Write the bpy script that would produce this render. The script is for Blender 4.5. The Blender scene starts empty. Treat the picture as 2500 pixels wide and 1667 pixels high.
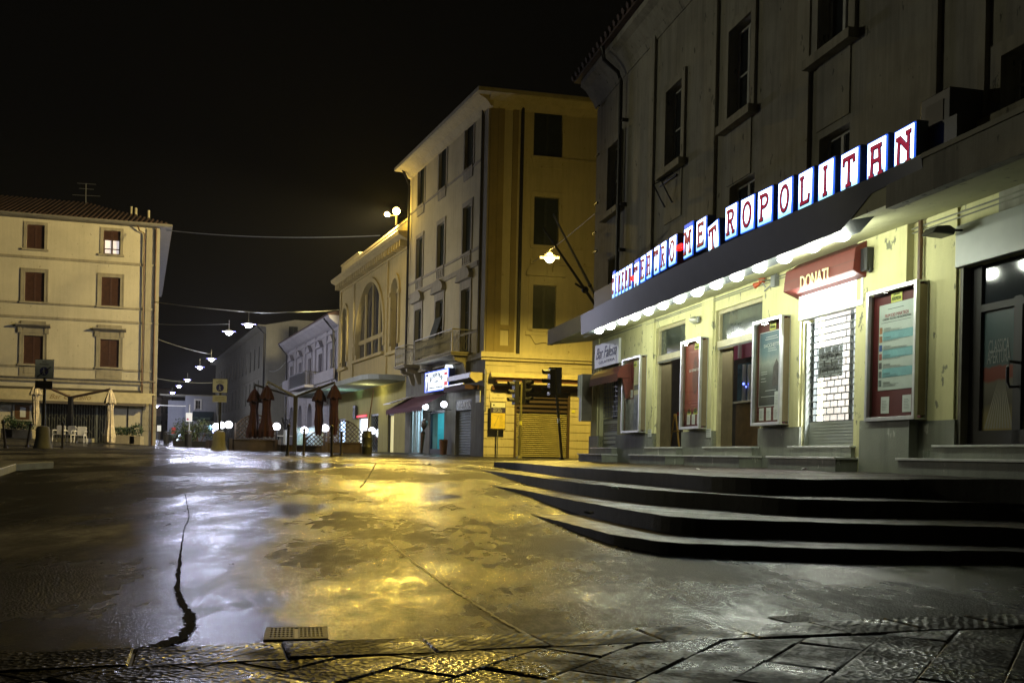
import bpy, bmesh, math, random
from mathutils import Vector, Matrix
random.seed(7)
PI = math.pi
S = bpy.context.scene
COL = S.collection
# ---------------------------------------------------------------- camera
FPX, CX, CY, ROLL, H = 2350.0, 1250.0, 1109.0, 0.022, 0.80
cr, sr = math.cos(ROLL), math.sin(ROLL)
CAM = Vector((0, 0, H)); RV = Vector((cr, 0, sr)); UV = Vector((-sr, 0, cr)); FV = Vector((0, 1, 0))
cd = bpy.data.cameras.new('camera'); cam = bpy.data.objects.new('camera', cd); COL.objects.link(cam)
cam.matrix_world = Matrix(((cr, -sr, 0, 0), (0, 0, -1, 0), (sr, cr, 0, H), (0, 0, 0, 1)))
cd.sensor_width = 36; cd.lens = FPX / 2500 * 36; cd.shift_y = (CY - 833.5) / 2500; cd.clip_end = 1500; cd.clip_start = 0.05
S.camera = cam

def ray(px, py):
    return RV * ((px - CX) / FPX) + UV * (-(py - CY) / FPX) + FV

def at(px, py, Y):
    "point seen at photo position (px,py) at depth Y"
    d = ray(px, py); return CAM + d * (Y / d.y)

def atz(px, py, z):
    d = ray(px, py); return CAM + d * ((z - H) / d.z)

class Fr:
    "vertical facade plane; local x to the right, y into the building, z up"
    def __init__(s, X, Y, dx, dy):
        n = math.hypot(dx, dy); s.o = Vector((X, Y, 0)); s.d = Vector((dx / n, dy / n, 0)); s.n = Vector((-dy / n, dx / n, 0))
        s.ang = math.atan2(dy, dx)
    def w(s, x, y, z): return s.o + s.d * x + s.n * y + Vector((0, 0, z))
    def loc(s, px, py, off=0.0):
        r = ray(px, py); p0 = s.o - s.n * off
        t = (p0 - CAM).dot(s.n) / r.dot(s.n); P = CAM + r * t
        return (P - s.o).dot(s.d), P.z
    def rect(s, xl, xr, yt, yb, off=0.0):
        xm = (xl + xr) / 2; ym = (yt + yb) / 2
        return (s.loc(xl, ym, off)[0], s.loc(xr, ym, off)[0], s.loc(xm, yb, off)[1], s.loc(xm, yt, off)[1])

# ---------------------------------------------------------------- geometry collector
class G:
    def __init__(s): s.v = []; s.f = []
    def add(s, vs, fs):
        k = len(s.v); s.v += [tuple(p) for p in vs]; s.f += [tuple(i + k for i in f) for f in fs]; return s
    def box(s, x0, x1, y0, y1, z0, z1):
        return s.add([(x0, y0, z0), (x1, y0, z0), (x1, y1, z0), (x0, y1, z0), (x0, y0, z1), (x1, y0, z1), (x1, y1, z1), (x0, y1, z1)],
                     [(0, 3, 2, 1), (4, 5, 6, 7), (0, 1, 5, 4), (1, 2, 6, 5), (2, 3, 7, 6), (3, 0, 4, 7)])
    def quad(s, a, b, c, d): return s.add([a, b, c, d], [(0, 1, 2, 3)])
    def prism_y(s, poly, y0, y1):
        n = len(poly)
        return s.add([(x, y0, z) for x, z in poly] + [(x, y1, z) for x, z in poly],
                     [tuple(range(n)), tuple(range(2 * n - 1, n - 1, -1))] + [(i, i + n, (i + 1) % n + n, (i + 1) % n) for i in range(n)])
    def prism_x(s, poly, x0, x1):
        n = len(poly)
        return s.add([(x0, y, z) for y, z in poly] + [(x1, y, z) for y, z in poly],
                     [tuple(range(n - 1, -1, -1)), tuple(range(n, 2 * n))] + [(i, (i + 1) % n, (i + 1) % n + n, i + n) for i in range(n)])
    def prism_z(s, poly, z0, z1):
        n = len(poly)
        return s.add([(x, y, z0) for x, y in poly] + [(x, y, z1) for x, y in poly],
                     [tuple(range(n - 1, -1, -1)), tuple(range(n, 2 * n))] + [(i, (i + 1) % n, (i + 1) % n + n, i + n) for i in range(n)])
    def tube(s, pts, r, n=8):
        pts = [Vector(p) for p in pts]; rs = r if isinstance(r, (list, tuple)) else [r] * len(pts)
        rings = []
        for i, p in enumerate(pts):
            t = (pts[min(i + 1, len(pts) - 1)] - pts[max(i - 1, 0)]).normalized()
            a = t.cross(Vector((0, 0, 1))) if abs(t.z) < .95 else t.cross(Vector((1, 0, 0)))
            a.normalize(); b = t.cross(a)
            rings.append([p + (a * math.cos(2 * PI * k / n) + b * math.sin(2 * PI * k / n)) * rs[i] for k in range(n)])
        vs = [q for R in rings for q in R]; fs = []
        for i in range(len(pts) - 1):
            for k in range(n):
                fs.append((i * n + k, i * n + (k + 1) % n, (i + 1) * n + (k + 1) % n, (i + 1) * n + k))
        fs.append(tuple(range(n - 1, -1, -1))); fs.append(tuple(range((len(pts) - 1) * n, len(pts) * n)))
        return s.add(vs, fs)
    def lathe(s, prof, n=16, c=(0, 0, 0)):
        vs = []; fs = []
        for r, z in prof:
            for k in range(n): vs.append((c[0] + r * math.cos(2 * PI * k / n), c[1] + r * math.sin(2 * PI * k / n), c[2] + z))
        for i in range(len(prof) - 1):
            for k in range(n): fs.append((i * n + k, i * n + (k + 1) % n, (i + 1) * n + (k + 1) % n, (i + 1) * n + k))
        fs.append(tuple(range(n - 1, -1, -1))); fs.append(tuple(range((len(prof) - 1) * n, len(prof) * n)))
        return s.add(vs, fs)
    def sphere(s, c, r, n=16, sz=1.0):
        m = n // 2
        return s.lathe([(max(r * math.sin(PI * i / m), .001), -r * sz * math.cos(PI * i / m)) for i in range(m + 1)], n, c)
    def mesh(s, name, smooth=False):
        me = bpy.data.meshes.new(name); me.from_pydata(s.v, [], s.f); me.validate()
        bm = bmesh.new(); bm.from_mesh(me); bmesh.ops.recalc_face_normals(bm, faces=bm.faces); bm.to_mesh(me); bm.free()
        if smooth:
            me.polygons.foreach_set('use_smooth', [True] * len(me.polygons)); me.set_sharp_from_angle(angle=math.radians(35))
        return me

def tag(o, label=None, cat=None, group=None, kind=None):
    if label: o['label'] = label
    if cat: o['category'] = cat
    if group: o['group'] = group
    if kind: o['kind'] = kind
    return o

def root(name, loc, label, cat, group=None, rz=0.0):
    o = bpy.data.objects.new(name, None); COL.objects.link(o); o.location = loc; o.rotation_euler = (0, 0, rz); o.empty_display_size = .2
    return tag(o, label, cat, group)

def link(name, me, m, parent=None, loc=(0, 0, 0), rz=0.0, bevel=0):
    if isinstance(me, G): me = me.mesh(name)
    o = bpy.data.objects.new(name, me); COL.objects.link(o)
    if m is not None: me.materials.clear(); me.materials.append(m)
    o.parent = parent; o.location = loc; o.rotation_euler = (0, 0, rz)
    if bevel:
        b = o.modifiers.new('bevel', 'BEVEL'); b.width = bevel; b.segments = 2; b.limit_method = 'ANGLE'
    return o

def part(R, name, g, m, fr=None, p=(0, 0, 0), bevel=0, smooth=False):
    "child of a thing; geometry in facade coordinates when fr is given"
    me = g.mesh(name, smooth) if isinstance(g, G) else g
    if fr is None: return link(name, me, m, R, p, 0, bevel)
    return link(name, me, m, R, fr.w(*p) - R.location, fr.ang, bevel)

def sub(P, name, g, m, p=(0, 0, 0), bevel=0, smooth=False):
    me = g.mesh(name, smooth) if isinstance(g, G) else g
    return link(name, me, m, P, p, 0, bevel)

def solo(name, g, m, loc, label, cat, group=None, rz=0.0, smooth=False, bevel=0):
    me = g.mesh(name, smooth) if isinstance(g, G) else g
    return tag(link(name, me, m, None, loc, rz, bevel), label, cat, group)

def clone(o, parent=None):
    c = o.copy(); COL.objects.link(c); c.parent = parent
    for ch in list(o.children): clone(ch, c)
    return c

def curve_mesh(name, polys, t):
    "flat region with holes in the xz plane, thickness t towards +y"
    cu = bpy.data.curves.new(name, 'CURVE'); cu.dimensions = '2D'; cu.fill_mode = 'BOTH'; cu.extrude = t / 2
    for P in polys:
        sp = cu.splines.new('POLY'); sp.points.add(len(P) - 1); sp.use_cyclic_u = True
        for i, (x, z) in enumerate(P): sp.points[i].co = (x, z, 0, 1)
    o = bpy.data.objects.new('tmp', cu); COL.objects.link(o)
    dg = bpy.context.evaluated_depsgraph_get(); me = bpy.data.meshes.new_from_object(o.evaluated_get(dg))
    bpy.data.objects.remove(o); bpy.data.curves.remove(cu)
    me.transform(Matrix(((1, 0, 0, 0), (0, 0, -1, t / 2), (0, 1, 0, 0), (0, 0, 0, 1)))); me.name = name
    return me

def rc(x0, x1, z0, z1): return [(x0, z0), (x1, z0), (x1, z1), (x0, z1)]
def arch(x0, x1, z0, z1, n=16):
    r = (x1 - x0) / 2; c = (x0 + x1) / 2; zs = z1 - r
    return [(x0, z0), (x1, z0)] + [(c + r * math.cos(PI * i / n), zs + r * math.sin(PI * i / n)) for i in range(n + 1)]

_tx = {}
def text_mesh(s, w, h, t=.004, shear=0.0, spacing=1.0):
    "upright text in the xz plane centred on the origin, read from -y"
    cu = bpy.data.curves.new('t', 'FONT'); cu.body = s; cu.extrude = .01; cu.shear = shear; cu.resolution_u = 3; cu.align_x = 'CENTER'; cu.space_character = spacing
    o = bpy.data.objects.new('tmp', cu); COL.objects.link(o); dg = bpy.context.evaluated_depsgraph_get()
    me = bpy.data.meshes.new_from_object(o.evaluated_get(dg)); bpy.data.objects.remove(o); bpy.data.curves.remove(cu)
    xs = [v.co.x for v in me.vertices]; ys = [v.co.y for v in me.vertices]
    if not xs: return me
    a, b, c, d = min(xs), max(xs), min(ys), max(ys); sx = w / (b - a); sy = h / (d - c)
    for v in me.vertices:
        v.co = ((v.co.x - (a + b) / 2) * sx, -v.co.z / .02 * t, (v.co.y - (c + d) / 2) * sy)
    bm = bmesh.new(); bm.from_mesh(me); bmesh.ops.recalc_face_normals(bm, faces=bm.faces); bm.to_mesh(me); bm.free()
    return me

# ---------------------------------------------------------------- materials
def _nt(name):
    m = bpy.data.materials.new(name); m.use_nodes = True; nt = m.node_tree; b = nt.nodes['Principled BSDF']
    return m, nt, b
def _noise(nt, scale, detail=5, rough=.6, vec=None):
    n = nt.nodes.new('ShaderNodeTexNoise'); n.inputs['Scale'].default_value = scale; n.inputs['Detail'].default_value = detail; n.inputs['Roughness'].default_value = rough
    if vec is None:
        tc = nt.nodes.new('ShaderNodeTexCoord'); vec = tc.outputs['Object']
    nt.links.new(vec, n.inputs['Vector']); return n
def _ramp(nt, src, stops):
    r = nt.nodes.new('ShaderNodeValToRGB'); nt.links.new(src, r.inputs[0]); e = r.color_ramp.elements
    while len(e) > 1: e.remove(e[-1])
    for i, (p, c) in enumerate(stops):
        if not isinstance(c, tuple): c = (c, c, c)
        k = e[0] if i == 0 else e.new(p)
        k.position = p; k.color = (*c, 1)
    return r
def c3(c, k): return tuple(min(1, x * k) for x in c)
def P(name, col, rough=.6, metal=0.0, var=.15, scale=3.0, bump=.0, bscale=40, spec=.5):
    m, nt, b = _nt(name)
    if var:
        n = _noise(nt, scale); r = _ramp(nt, n.outputs[0], [(.3, c3(col, 1 - var)), (.7, c3(col, 1 + var))]); nt.links.new(r.outputs[0], b.inputs['Base Color'])
    else: b.inputs['Base Color'].default_value = (*col, 1)
    b.inputs['Roughness'].default_value = rough; b.inputs['Metallic'].default_value = metal; b.inputs['Specular IOR Level'].default_value = spec
    if bump:
        n2 = _noise(nt, bscale, 4); bp = nt.nodes.new('ShaderNodeBump'); bp.inputs['Strength'].default_value = bump; bp.inputs['Distance'].default_value = .01
        nt.links.new(n2.outputs[0], bp.inputs['Height']); nt.links.new(bp.outputs[0], b.inputs['Normal'])
    return m
def stucco(name, col, dirt=.35, spots=0.0, streak=.5, rough=.85, spotcol=(.08, .08, .05)):
    "plaster with large blotches, vertical run-off streaks, fine grain and chipped spots"
    m, nt, b = _nt(name); L = nt.links.new
    tc = nt.nodes.new('ShaderNodeTexCoord')
    n1 = _noise(nt, .7, 6, .65, tc.outputs['Object'])
    mp = nt.nodes.new('ShaderNodeMapping'); mp.inputs['Scale'].default_value = (3, 3, .22); L(tc.outputs['Object'], mp.inputs['Vector'])
    n2 = _noise(nt, 1.6, 5, .7, mp.outputs[0])
    r1 = _ramp(nt, n1.outputs[0], [(.3, c3(col, 1 - dirt)), (.55, col), (.8, c3(col, 1.12))])
    r2 = _ramp(nt, n2.outputs[0], [(.32, 1 - streak * .6), (.55, 1.0)])
    mx = nt.nodes.new('ShaderNodeMix'); mx.data_type = 'RGBA'; mx.blend_type = 'MULTIPLY'; mx.inputs[0].default_value = 1
    L(r1.outputs[0], mx.inputs[6]); L(r2.outputs[0], mx.inputs[7]); out = mx.outputs[2]
    if spots:
        mp2 = nt.nodes.new('ShaderNodeMapping'); mp2.inputs['Scale'].default_value = (1, 1, .45); L(tc.outputs['Object'], mp2.inputs['Vector'])
        n3 = _noise(nt, 6.5, 6, .62, mp2.outputs[0]); r3 = _ramp(nt, n3.outputs[0], [(.655 - spots * .03, 0.0), (.675 - spots * .03, 1.0)])
        m2 = nt.nodes.new('ShaderNodeMix'); m2.data_type = 'RGBA'; L(r3.outputs[0], m2.inputs[0]); L(out, m2.inputs[6]); m2.inputs[7].default_value = (*spotcol, 1); out = m2.outputs[2]
    L(out, b.inputs['Base Color']); b.inputs['Roughness'].default_value = rough; b.inputs['Specular IOR Level'].default_value = .25
    n4 = _noise(nt, 55, 4, .6, tc.outputs['Object']); bp = nt.nodes.new('ShaderNodeBump'); bp.inputs['Strength'].default_value = .35; bp.inputs['Distance'].default_value = .012
    L(n4.outputs[0], bp.inputs['Height']); L(bp.outputs[0], b.inputs['Normal'])
    return m
def E(name, col, k):
    m, nt, b = _nt(name); b.inputs['Base Color'].default_value = (*col, 1); b.inputs['Emission Color'].default_value = (*col, 1); b.inputs['Emission Strength'].default_value = k
    return m
def glass(name, tint=(.02, .025, .03), rough=.08):
    m, nt, b = _nt(name); b.inputs['Base Color'].default_value = (*tint, 1); b.inputs['Roughness'].default_value = rough; b.inputs['Specular IOR Level'].default_value = .8
    return m
def clear(name, rough=.02):
    m, nt, b = _nt(name); nt.nodes.remove(b); o = nt.nodes['Material Output']
    t = nt.nodes.new('ShaderNodeBsdfTransparent'); g = nt.nodes.new('ShaderNodeBsdfGlossy'); g.inputs['Roughness'].default_value = rough
    t.inputs[0].default_value = (.92, .94, .93, 1)
    lw = nt.nodes.new('ShaderNodeLayerWeight'); lw.inputs[0].default_value = .5; pw = nt.nodes.new('ShaderNodeMath'); pw.operation = 'POWER'; pw.inputs[1].default_value = 5; nt.links.new(lw.outputs['Facing'], pw.inputs[0])
    fr = nt.nodes.new('ShaderNodeMath'); fr.operation = 'MULTIPLY_ADD'; fr.inputs[1].default_value = .8; fr.inputs[2].default_value = .04; nt.links.new(pw.outputs[0], fr.inputs[0]); mx = nt.nodes.new('ShaderNodeMixShader')
    nt.links.new(fr.outputs[0], mx.inputs[0]); nt.links.new(t.outputs[0], mx.inputs[1]); nt.links.new(g.outputs[0], mx.inputs[2]); nt.links.new(mx.outputs[0], o.inputs[0])
    return m
CLEAR = clear('clear_glass')
DARKGL = glass('dark_window_glass')
BLACK = P('black_paint', (.012, .012, .013), .45, var=.2)
IRON = P('wrought_iron', (.02, .02, .02), .5, .4, var=.2)
GREY = P('grey_metal', (.25, .26, .27), .4, .6, bump=.1)
ALU = P('anodised_aluminium', (.55, .56, .55), .32, .75, var=.12, scale=6, bump=.05)
WHITE = P('white_paint', (.75, .75, .72), .5, var=.08)
SHUT = P('dark_brown_shutter', (.055, .022, .012), .6, var=.3, scale=6, bump=.2)
SHUTG = P('dark_green_shutter', (.010, .019, .011), .6, var=.3, scale=6, bump=.2)
STONE = stucco('grey_pietra_stone', (.17, .17, .15), .4, .3, .5)
TRIM = stucco('ochre_stone_trim', (.30, .27, .19), .25, 0, .4)
MARB = P('pale_marble_slab', (.5, .5, .46), .35, var=.2, scale=5)
TILE = P('terracotta_roof_tile', (.06, .03, .02), .8, var=.4, scale=4, bump=.4, bscale=12)
WOOD = P('brown_wood', (.10, .05, .02), .5, var=.35, scale=5)
LEAF = P('dark_green_leaves', (.035, .07, .025), .6, var=.5, scale=9)
ROD = P('rusty_dark_steel', (.05, .04, .03), .55, .5, var=.3, scale=20, bump=.2)
PAPER = P('white_paper', (.6, .62, .58), .7, var=.06, scale=10)

def light(parent, kind, loc, power, col, size=.1, rot=None, spot=None, name='lamp_light', blend=.4, sizey=None):
    d = bpy.data.lights.new(name, kind); d.energy = power; d.color = col
    if kind in ('POINT', 'SPOT'): d.shadow_soft_size = size
    if kind == 'SPOT': d.spot_size = math.radians(spot or 120); d.spot_blend = blend
    if kind == 'AREA':
        d.size = size
        if sizey: d.shape = 'RECTANGLE'; d.size_y = sizey
    o = bpy.data.objects.new(name, d); COL.objects.link(o); o.parent = parent; o.location = loc
    if rot is not None: o.rotation_euler = rot
    return o
def aim(o, frm, to):
    o.rotation_euler = (Vector(to) - Vector(frm)).to_track_quat('-Z', 'Y').to_euler()

# ---------------------------------------------------------------- window helper
def louvre(g, x0, x1, z0, z1, y, n=None, fw=.05):
    n = n or max(6, int((z1 - z0) / .075))
    g.box(x0, x0 + fw, y, y + .04, z0, z1); g.box(x1 - fw, x1, y, y + .04, z0, z1)
    g.box(x0 + fw, x1 - fw, y, y + .04, z0, z0 + fw * 1.4); g.box(x0 + fw, x1 - fw, y, y + .04, z1 - fw, z1)
    g.box(x0 + fw, x1 - fw, y + .034, y + .038, z0 + fw, z1 - fw)
    a, b = z0 + fw * 1.4, z1 - fw; s = (b - a) / n
    for i in range(n):
        z = a + i * s
        g.add([(x0 + fw, y + .003, z), (x1 - fw, y + .003, z), (x1 - fw, y + .032, z + s * .95), (x0 + fw, y + .032, z + s * .95)], [(0, 1, 2, 3)])
def window(R, fr, x0, x1, z0, z1, kind='shutter', rec=.10, fm=None, sm=None, open_leaf=None, mull=1, bars=1, pm=None, name='window'):
    w, h = x1 - x0, z1 - z0; xc = (x0 + x1) / 2; fm = fm or WHITE; sm = sm or SHUT
    g = G(); t = .05; a = w / 2 - .002
    g.box(-a, -a + t, rec + .06, rec + .11, 0.002, h - .002); g.box(a - t, a, rec + .06, rec + .11, .002, h - .002)
    g.box(-a + t, a - t, rec + .06, rec + .11, .002, t); g.box(-a + t, a - t, rec + .06, rec + .11, h - t, h - .002)
    if kind == 'glass':
        for i in range(mull): 
            x = -a + 2 * a * (i + 1) / (mull + 1); g.box(x - .035, x + .035, rec + .055, rec + .105, t, h - t)
        for i in range(bars):
            z = h * (i + 1) / (bars + 1); g.box(-a + t, a - t, rec + .065, rec + .1, z - .015, z + .015)
    W = part(R, name, g, fm, fr, (xc, 0, z0))
    if kind == 'glass':
        p = G().quad((-a + t, rec + .085, t), (a - t, rec + .085, t), (a - t, rec + .085, h - t), (-a + t, rec + .085, h - t)); sub(W, 'pane', p, pm or DARKGL)
    else:
        for s_ in (-1, 1):
            g = G(); louvre(g, min(0, s_ * a) + .002, max(0, s_ * a) - .002, .004, h - .004, rec); sub(W, 'shutter', g, sm)
    return W
# ================================================================ SETTING: ground
_GP = [(-40, 0), (6, 0), (9, .06), (10.9, .13), (13.5, .20), (16.2, .28), (21.5, .44), (24, .50), (28, .56), (34, .60), (42, .69), (50, .75), (57, .785), (70, .79), (400, .79)]
def ground_z(X, Y):
    z = _GP[-1][1]
    for (a, za), (b, zb) in zip(_GP, _GP[1:]):
        if Y <= b:
            t = max(0, (Y - a) / (b - a)); z = za + (zb - za) * t; break
    k = min(1, max(0, (Y - 40) / 12)); return z + k * min(.9, max(0, (-21 - X) * .037))

def wet(name, dark, pale, wet_lo, wet_hi, refl_wet, refl_dry, rough_wet, rough_dry, grain=70, gdist=.006, wscale=.9, rot=.05, stretch=(1, .38, 1), wave=.035, seedbig=.2, g2w=.3, gf=2.2, wb=-.75):
    """rain-wet mineral surface: smooth water film in the hollows, drained coarse grain elsewhere"""
    m, nt, pb = _nt(name); nt.nodes.remove(pb); L = nt.links.new; out = nt.nodes['Material Output']
    def N(t): return nt.nodes.new(t)
    def mth(op, a, b_, c=None, clamp=False):
        q = N('ShaderNodeMath'); q.operation = op; q.use_clamp = clamp
        for i, v in enumerate((a, b_, c)):
            if v is None: continue
            if isinstance(v, (int, float)): q.inputs[i].default_value = v
            else: L(v, q.inputs[i])
        return q.outputs[0]
    tc = N('ShaderNodeTexCoord'); O = tc.outputs['Object']
    mp = N('ShaderNodeMapping'); mp.inputs['Scale'].default_value = stretch; mp.inputs['Rotation'].default_value = (0, 0, rot); L(O, mp.inputs['Vector'])
    big = _noise(nt, seedbig, 4, .5, O); med = _noise(nt, wscale, 8, .62, mp.outputs[0]); fin = _noise(nt, wscale * 14, 4, .6, mp.outputs[0])
    sm = mth('ADD', mth('MULTIPLY', big.outputs[0], .45), mth('ADD', mth('MULTIPLY', med.outputs[0], .45), mth('MULTIPLY', fin.outputs[0], .10)))
    W = _ramp(nt, sm, [(wet_lo, 1.0), (wet_hi, 0.0)]).outputs[0]      # 1 = standing film
    vor = N('ShaderNodeTexVoronoi'); vor.inputs['Scale'].default_value = grain; L(O, vor.inputs['Vector'])
    g2 = _noise(nt, grain * gf, 4, .7, O)
    rb = _ramp(nt, med.outputs[0], [(.3, dark), (.7, pale)]); sp = _ramp(nt, vor.outputs['Distance'], [(0, 1.8), (.25, 1.0), (.6, .5)])
    mx = N('ShaderNodeMix'); mx.data_type = 'RGBA'; mx.blend_type = 'MULTIPLY'; mx.inputs[0].default_value = 1; L(rb.outputs[0], mx.inputs[6]); L(sp.outputs[0], mx.inputs[7])
    b1 = N('ShaderNodeBump'); b1.inputs['Distance'].default_value = gdist; L(mth('MULTIPLY_ADD', W, wb, 1.0), b1.inputs['Strength']); L(mth('ADD', vor.outputs['Distance'], mth('MULTIPLY', g2.outputs[0], g2w)), b1.inputs['Height'])
    wv = _noise(nt, 6, 5, .65, mp.outputs[0]); b2 = N('ShaderNodeBump'); b2.inputs['Distance'].default_value = .02; b2.inputs['Strength'].default_value = wave; L(wv.outputs[0], b2.inputs['Height']); L(b1.outputs[0], b2.inputs['Normal']); NR = b2.outputs[0]
    df = N('ShaderNodeBsdfDiffuse'); L(mx.outputs[2], df.inputs['Color']); L(NR, df.inputs['Normal'])
    gl = N('ShaderNodeBsdfGlossy'); gl.distribution = 'GGX'; L(NR, gl.inputs['Normal']); L(mth('MULTIPLY_ADD', W, rough_wet - rough_dry, rough_dry), gl.inputs['Roughness']); gl.inputs['Color'].default_value = (1, 1, 1, 1)
    lw = N('ShaderNodeLayerWeight'); lw.inputs[0].default_value = .5; fc = mth('POWER', lw.outputs['Facing'], 3.0)
    R = mth('MULTIPLY_ADD', W, refl_wet - refl_dry, refl_dry); fac = mth('ADD', mth('MULTIPLY', fc, R), .015, clamp=True)
    ms = N('ShaderNodeMixShader'); L(fac, ms.inputs[0]); L(df.outputs[0], ms.inputs[1]); L(gl.outputs[0], ms.inputs[2]); L(ms.outputs[0], out.inputs[0])
    return m
def asphalt(): return wet('wet_asphalt', (.007, .007, .007), (.022, .021, .020), .43, .55, .42, .115, .15, .32, gdist=.007, rot=0, wave=.02, g2w=.5)
ASPH = asphalt()
def sheet(name, xs, ys, m, dz=0.0):
    g = G(); n = len(xs)
    for y in ys:
        for x in xs: g.v.append((x, y, ground_z(x, y) + dz))
    for j in range(len(ys) - 1):
        for i in range(n - 1): g.f.append((j * n + i, j * n + i + 1, (j + 1) * n + i + 1, (j + 1) * n + i))
    me = bpy.data.meshes.new(name); me.from_pydata(g.v, [], g.f); me.polygons.foreach_set('use_smooth', [True] * len(g.f))
    o = link(name, me, m); tag(o, kind='structure'); return o
xs = [-400, -200, -120, -80, -60, -50, -44, -40, -36, -32, -28, -24, -21, -18, -15, -12, -9, -6, -3, 0, 3, 6, 10, 15, 25, 40, 80, 200, 400]
ys = [-60, -20, -5, 0, 3] + [6 + i for i in range(38)] + [46, 49, 52, 57, 63, 70, 80, 100, 140, 200, 400, 900]
tag(sheet('road', xs, ys, ASPH), 'wet dark asphalt of the square rising gently away')

# tar seam / water stain running across the carriageway
def ribbon(name, pts, m, dz, ws):
    g = G(); P2 = [atz(x, y, 0) for x, y in pts]; Q = []
    # solve on the real ground: march
    for (x, y) in pts:
        d = ray(x, y); t = 1.0
        for _ in range(60):
            p = CAM + d * t
            e = p.z - ground_z(p.x, p.y)
            if abs(e) < 1e-4: break
            t += e / (-d.z + .04)
        Q.append(CAM + d * t)
    L_, R_ = [], []
    for i, q in enumerate(Q):
        t = (Q[min(i + 1, len(Q) - 1)] - Q[max(i - 1, 0)]); t.z = 0; t.normalize(); nn = Vector((-t.y, t.x, 0)); w = ws[i] if isinstance(ws, list) else ws
        a, b = q + nn * w * random.uniform(.35, 1.3), q - nn * w * random.uniform(.35, 1.3)
        L_.append((a.x, a.y, ground_z(a.x, a.y) + dz)); R_.append((b.x, b.y, ground_z(b.x, b.y) + dz))
    n = len(Q); g.add(L_ + R_, [(i, i + 1, n + i + 1, n + i) for i in range(n - 1)])
    o = link(name, g, m); tag(o, kind='structure'); return o
def dense(pts, k=5, j=2.0):
    out = []
    for (a, b), (c, d) in zip(pts, pts[1:]):
        for i in range(k):
            t = i / k; out.append((a + (c - a) * t + random.uniform(-j, j) * .6, b + (d - b) * t))
    return out + [pts[-1]]
TAR = wet('tar_seam', (.003, .003, .003), (.006, .006, .006), .1, .2, .05, .03, .5, .6)
cp = dense([(452, 1205), (458, 1235), (462, 1265), (450, 1290), (441, 1345), (438, 1380), (434, 1410), (436, 1450), (450, 1480), (462, 1500), (466, 1530), (450, 1552), (400, 1575), (330, 1590), (240, 1602)], 12, 3)
tag(ribbon('road_seam', cp, TAR, .004, [.004 + .036 * min(1, max(0, i / len(cp) - .22) * 1.6) for i in range(len(cp))]), 'ragged dark tar seam in the asphalt')
CRK = wet('crack_line', (.004, .004, .004), (.008, .008, .008), .1, .2, .05, .04, .5, .6)
cp = dense([(918, 1130), (900, 1165), (880, 1190)], 5, 2); ribbon('road_crack', cp, CRK, .004, .014)
cp = dense([(940, 1310), (965, 1335), (1000, 1365), (1060, 1410), (1130, 1455), (1200, 1500), (1290, 1552)], 14, 5)
MEND = wet('mended_asphalt', (.02, .02, .02), (.05, .048, .042), .3, .6, .4, .3, .3, .5)
ribbon('road_crack', cp, MEND, .004, .011)
LINE = P('worn_road_paint', (.42, .42, .38), .35, var=.3, scale=8)
g = G()
for (x0, y0, x1, y1, w) in [(255, 1105, 460, 1110, .12), (395, 1099, 460, 1106, .25)]:
    a, b = at(x0, y0, 33), at(x1, y1, 35); a.z = ground_z(a.x, a.y) + .006; b.z = ground_z(b.x, b.y) + .006
    g.add([a, b, (b.x, b.y + w * 2, ground_z(b.x, b.y + w * 2) + .006), (a.x, a.y + w * 2, ground_z(a.x, a.y + w * 2) + .006)], [(0, 1, 2, 3)])
tag(link('road_marking', g, LINE), 'worn white road paint lines', kind='structure')

# ---- platform and curved steps in front of the cinema
CIN = Fr(7.57 - .2255 * 24.7, 24.7, .22, -.9755)
def polyd(pts, zs):
    out = []
    for (x, y), z in zip(pts, zs): out.append(atz(x, y, H - z))
    return out
def resample(P_, n):
    d = [0]
    for a, b in zip(P_, P_[1:]): d.append(d[-1] + (b - a).length)
    out = []
    for i in range(n):
        t = d[-1] * i / (n - 1); k = 0
        while k < len(d) - 2 and d[k + 1] < t: k += 1
        f = (t - d[k]) / max(1e-6, d[k + 1] - d[k]); out.append(P_[k].lerp(P_[k + 1], f))
    return out
def smooth(P_, it=3):
    for _ in range(it): P_ = [P_[0]] + [(P_[i - 1] + P_[i] * 2 + P_[i + 1]) / 4 for i in range(1, len(P_) - 1)] + [P_[-1]]
    return P_
l4 = polyd([(1206, 1127), (1269, 1130), (1371, 1139), (1490, 1147), (1627, 1155.5), (1755, 1163.6), (1904, 1169.3), (2000, 1170.4), (2212, 1169.6), (2500, 1169.5)], [.19] * 8 + [.165, .127])
l3 = polyd([(1174, 1146.8), (1269, 1158.7), (1371, 1173), (1490, 1186.7), (1627, 1198.7), (1755, 1206), (1904, 1215.7), (2000, 1220), (2212, 1224), (2500, 1228.4)], [.36] * 10)
l2 = polyd([(1192, 1183.3), (1286, 1197.8), (1371, 1215.6), (1500, 1239), (1627, 1260.3), (1755, 1268), (1904, 1272), (2000, 1275.2), (2212, 1280.5), (2500, 1288)], [.52] * 10)
l1 = polyd([(1294, 1254.4), (1388, 1277.7), (1500, 1306), (1627, 1324), (1755, 1329.4), (1904, 1334.7), (2000, 1338.5), (2212, 1343.2), (2500, 1345)], [.67] * 9)
ext = [(l4, (5.2, 7.9)), (l3, (5.35, 7.0)), (l2, (5.0, 6.4)), (l1, (4.75, 5.9))]
for l_, (x, y) in ext: l_.append(Vector((x, y, l_[-1].z)))
N = 90
LP = [smooth(resample(l_, N), 4) for l_ in (l1, l2, l3, l4)]
wl = []
for p in LP[3]:
    s_ = (p - CIN.o).dot(CIN.d); q = CIN.o + CIN.d * s_ + CIN.n * .12; q.z = .681; wl.append(q)
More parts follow.
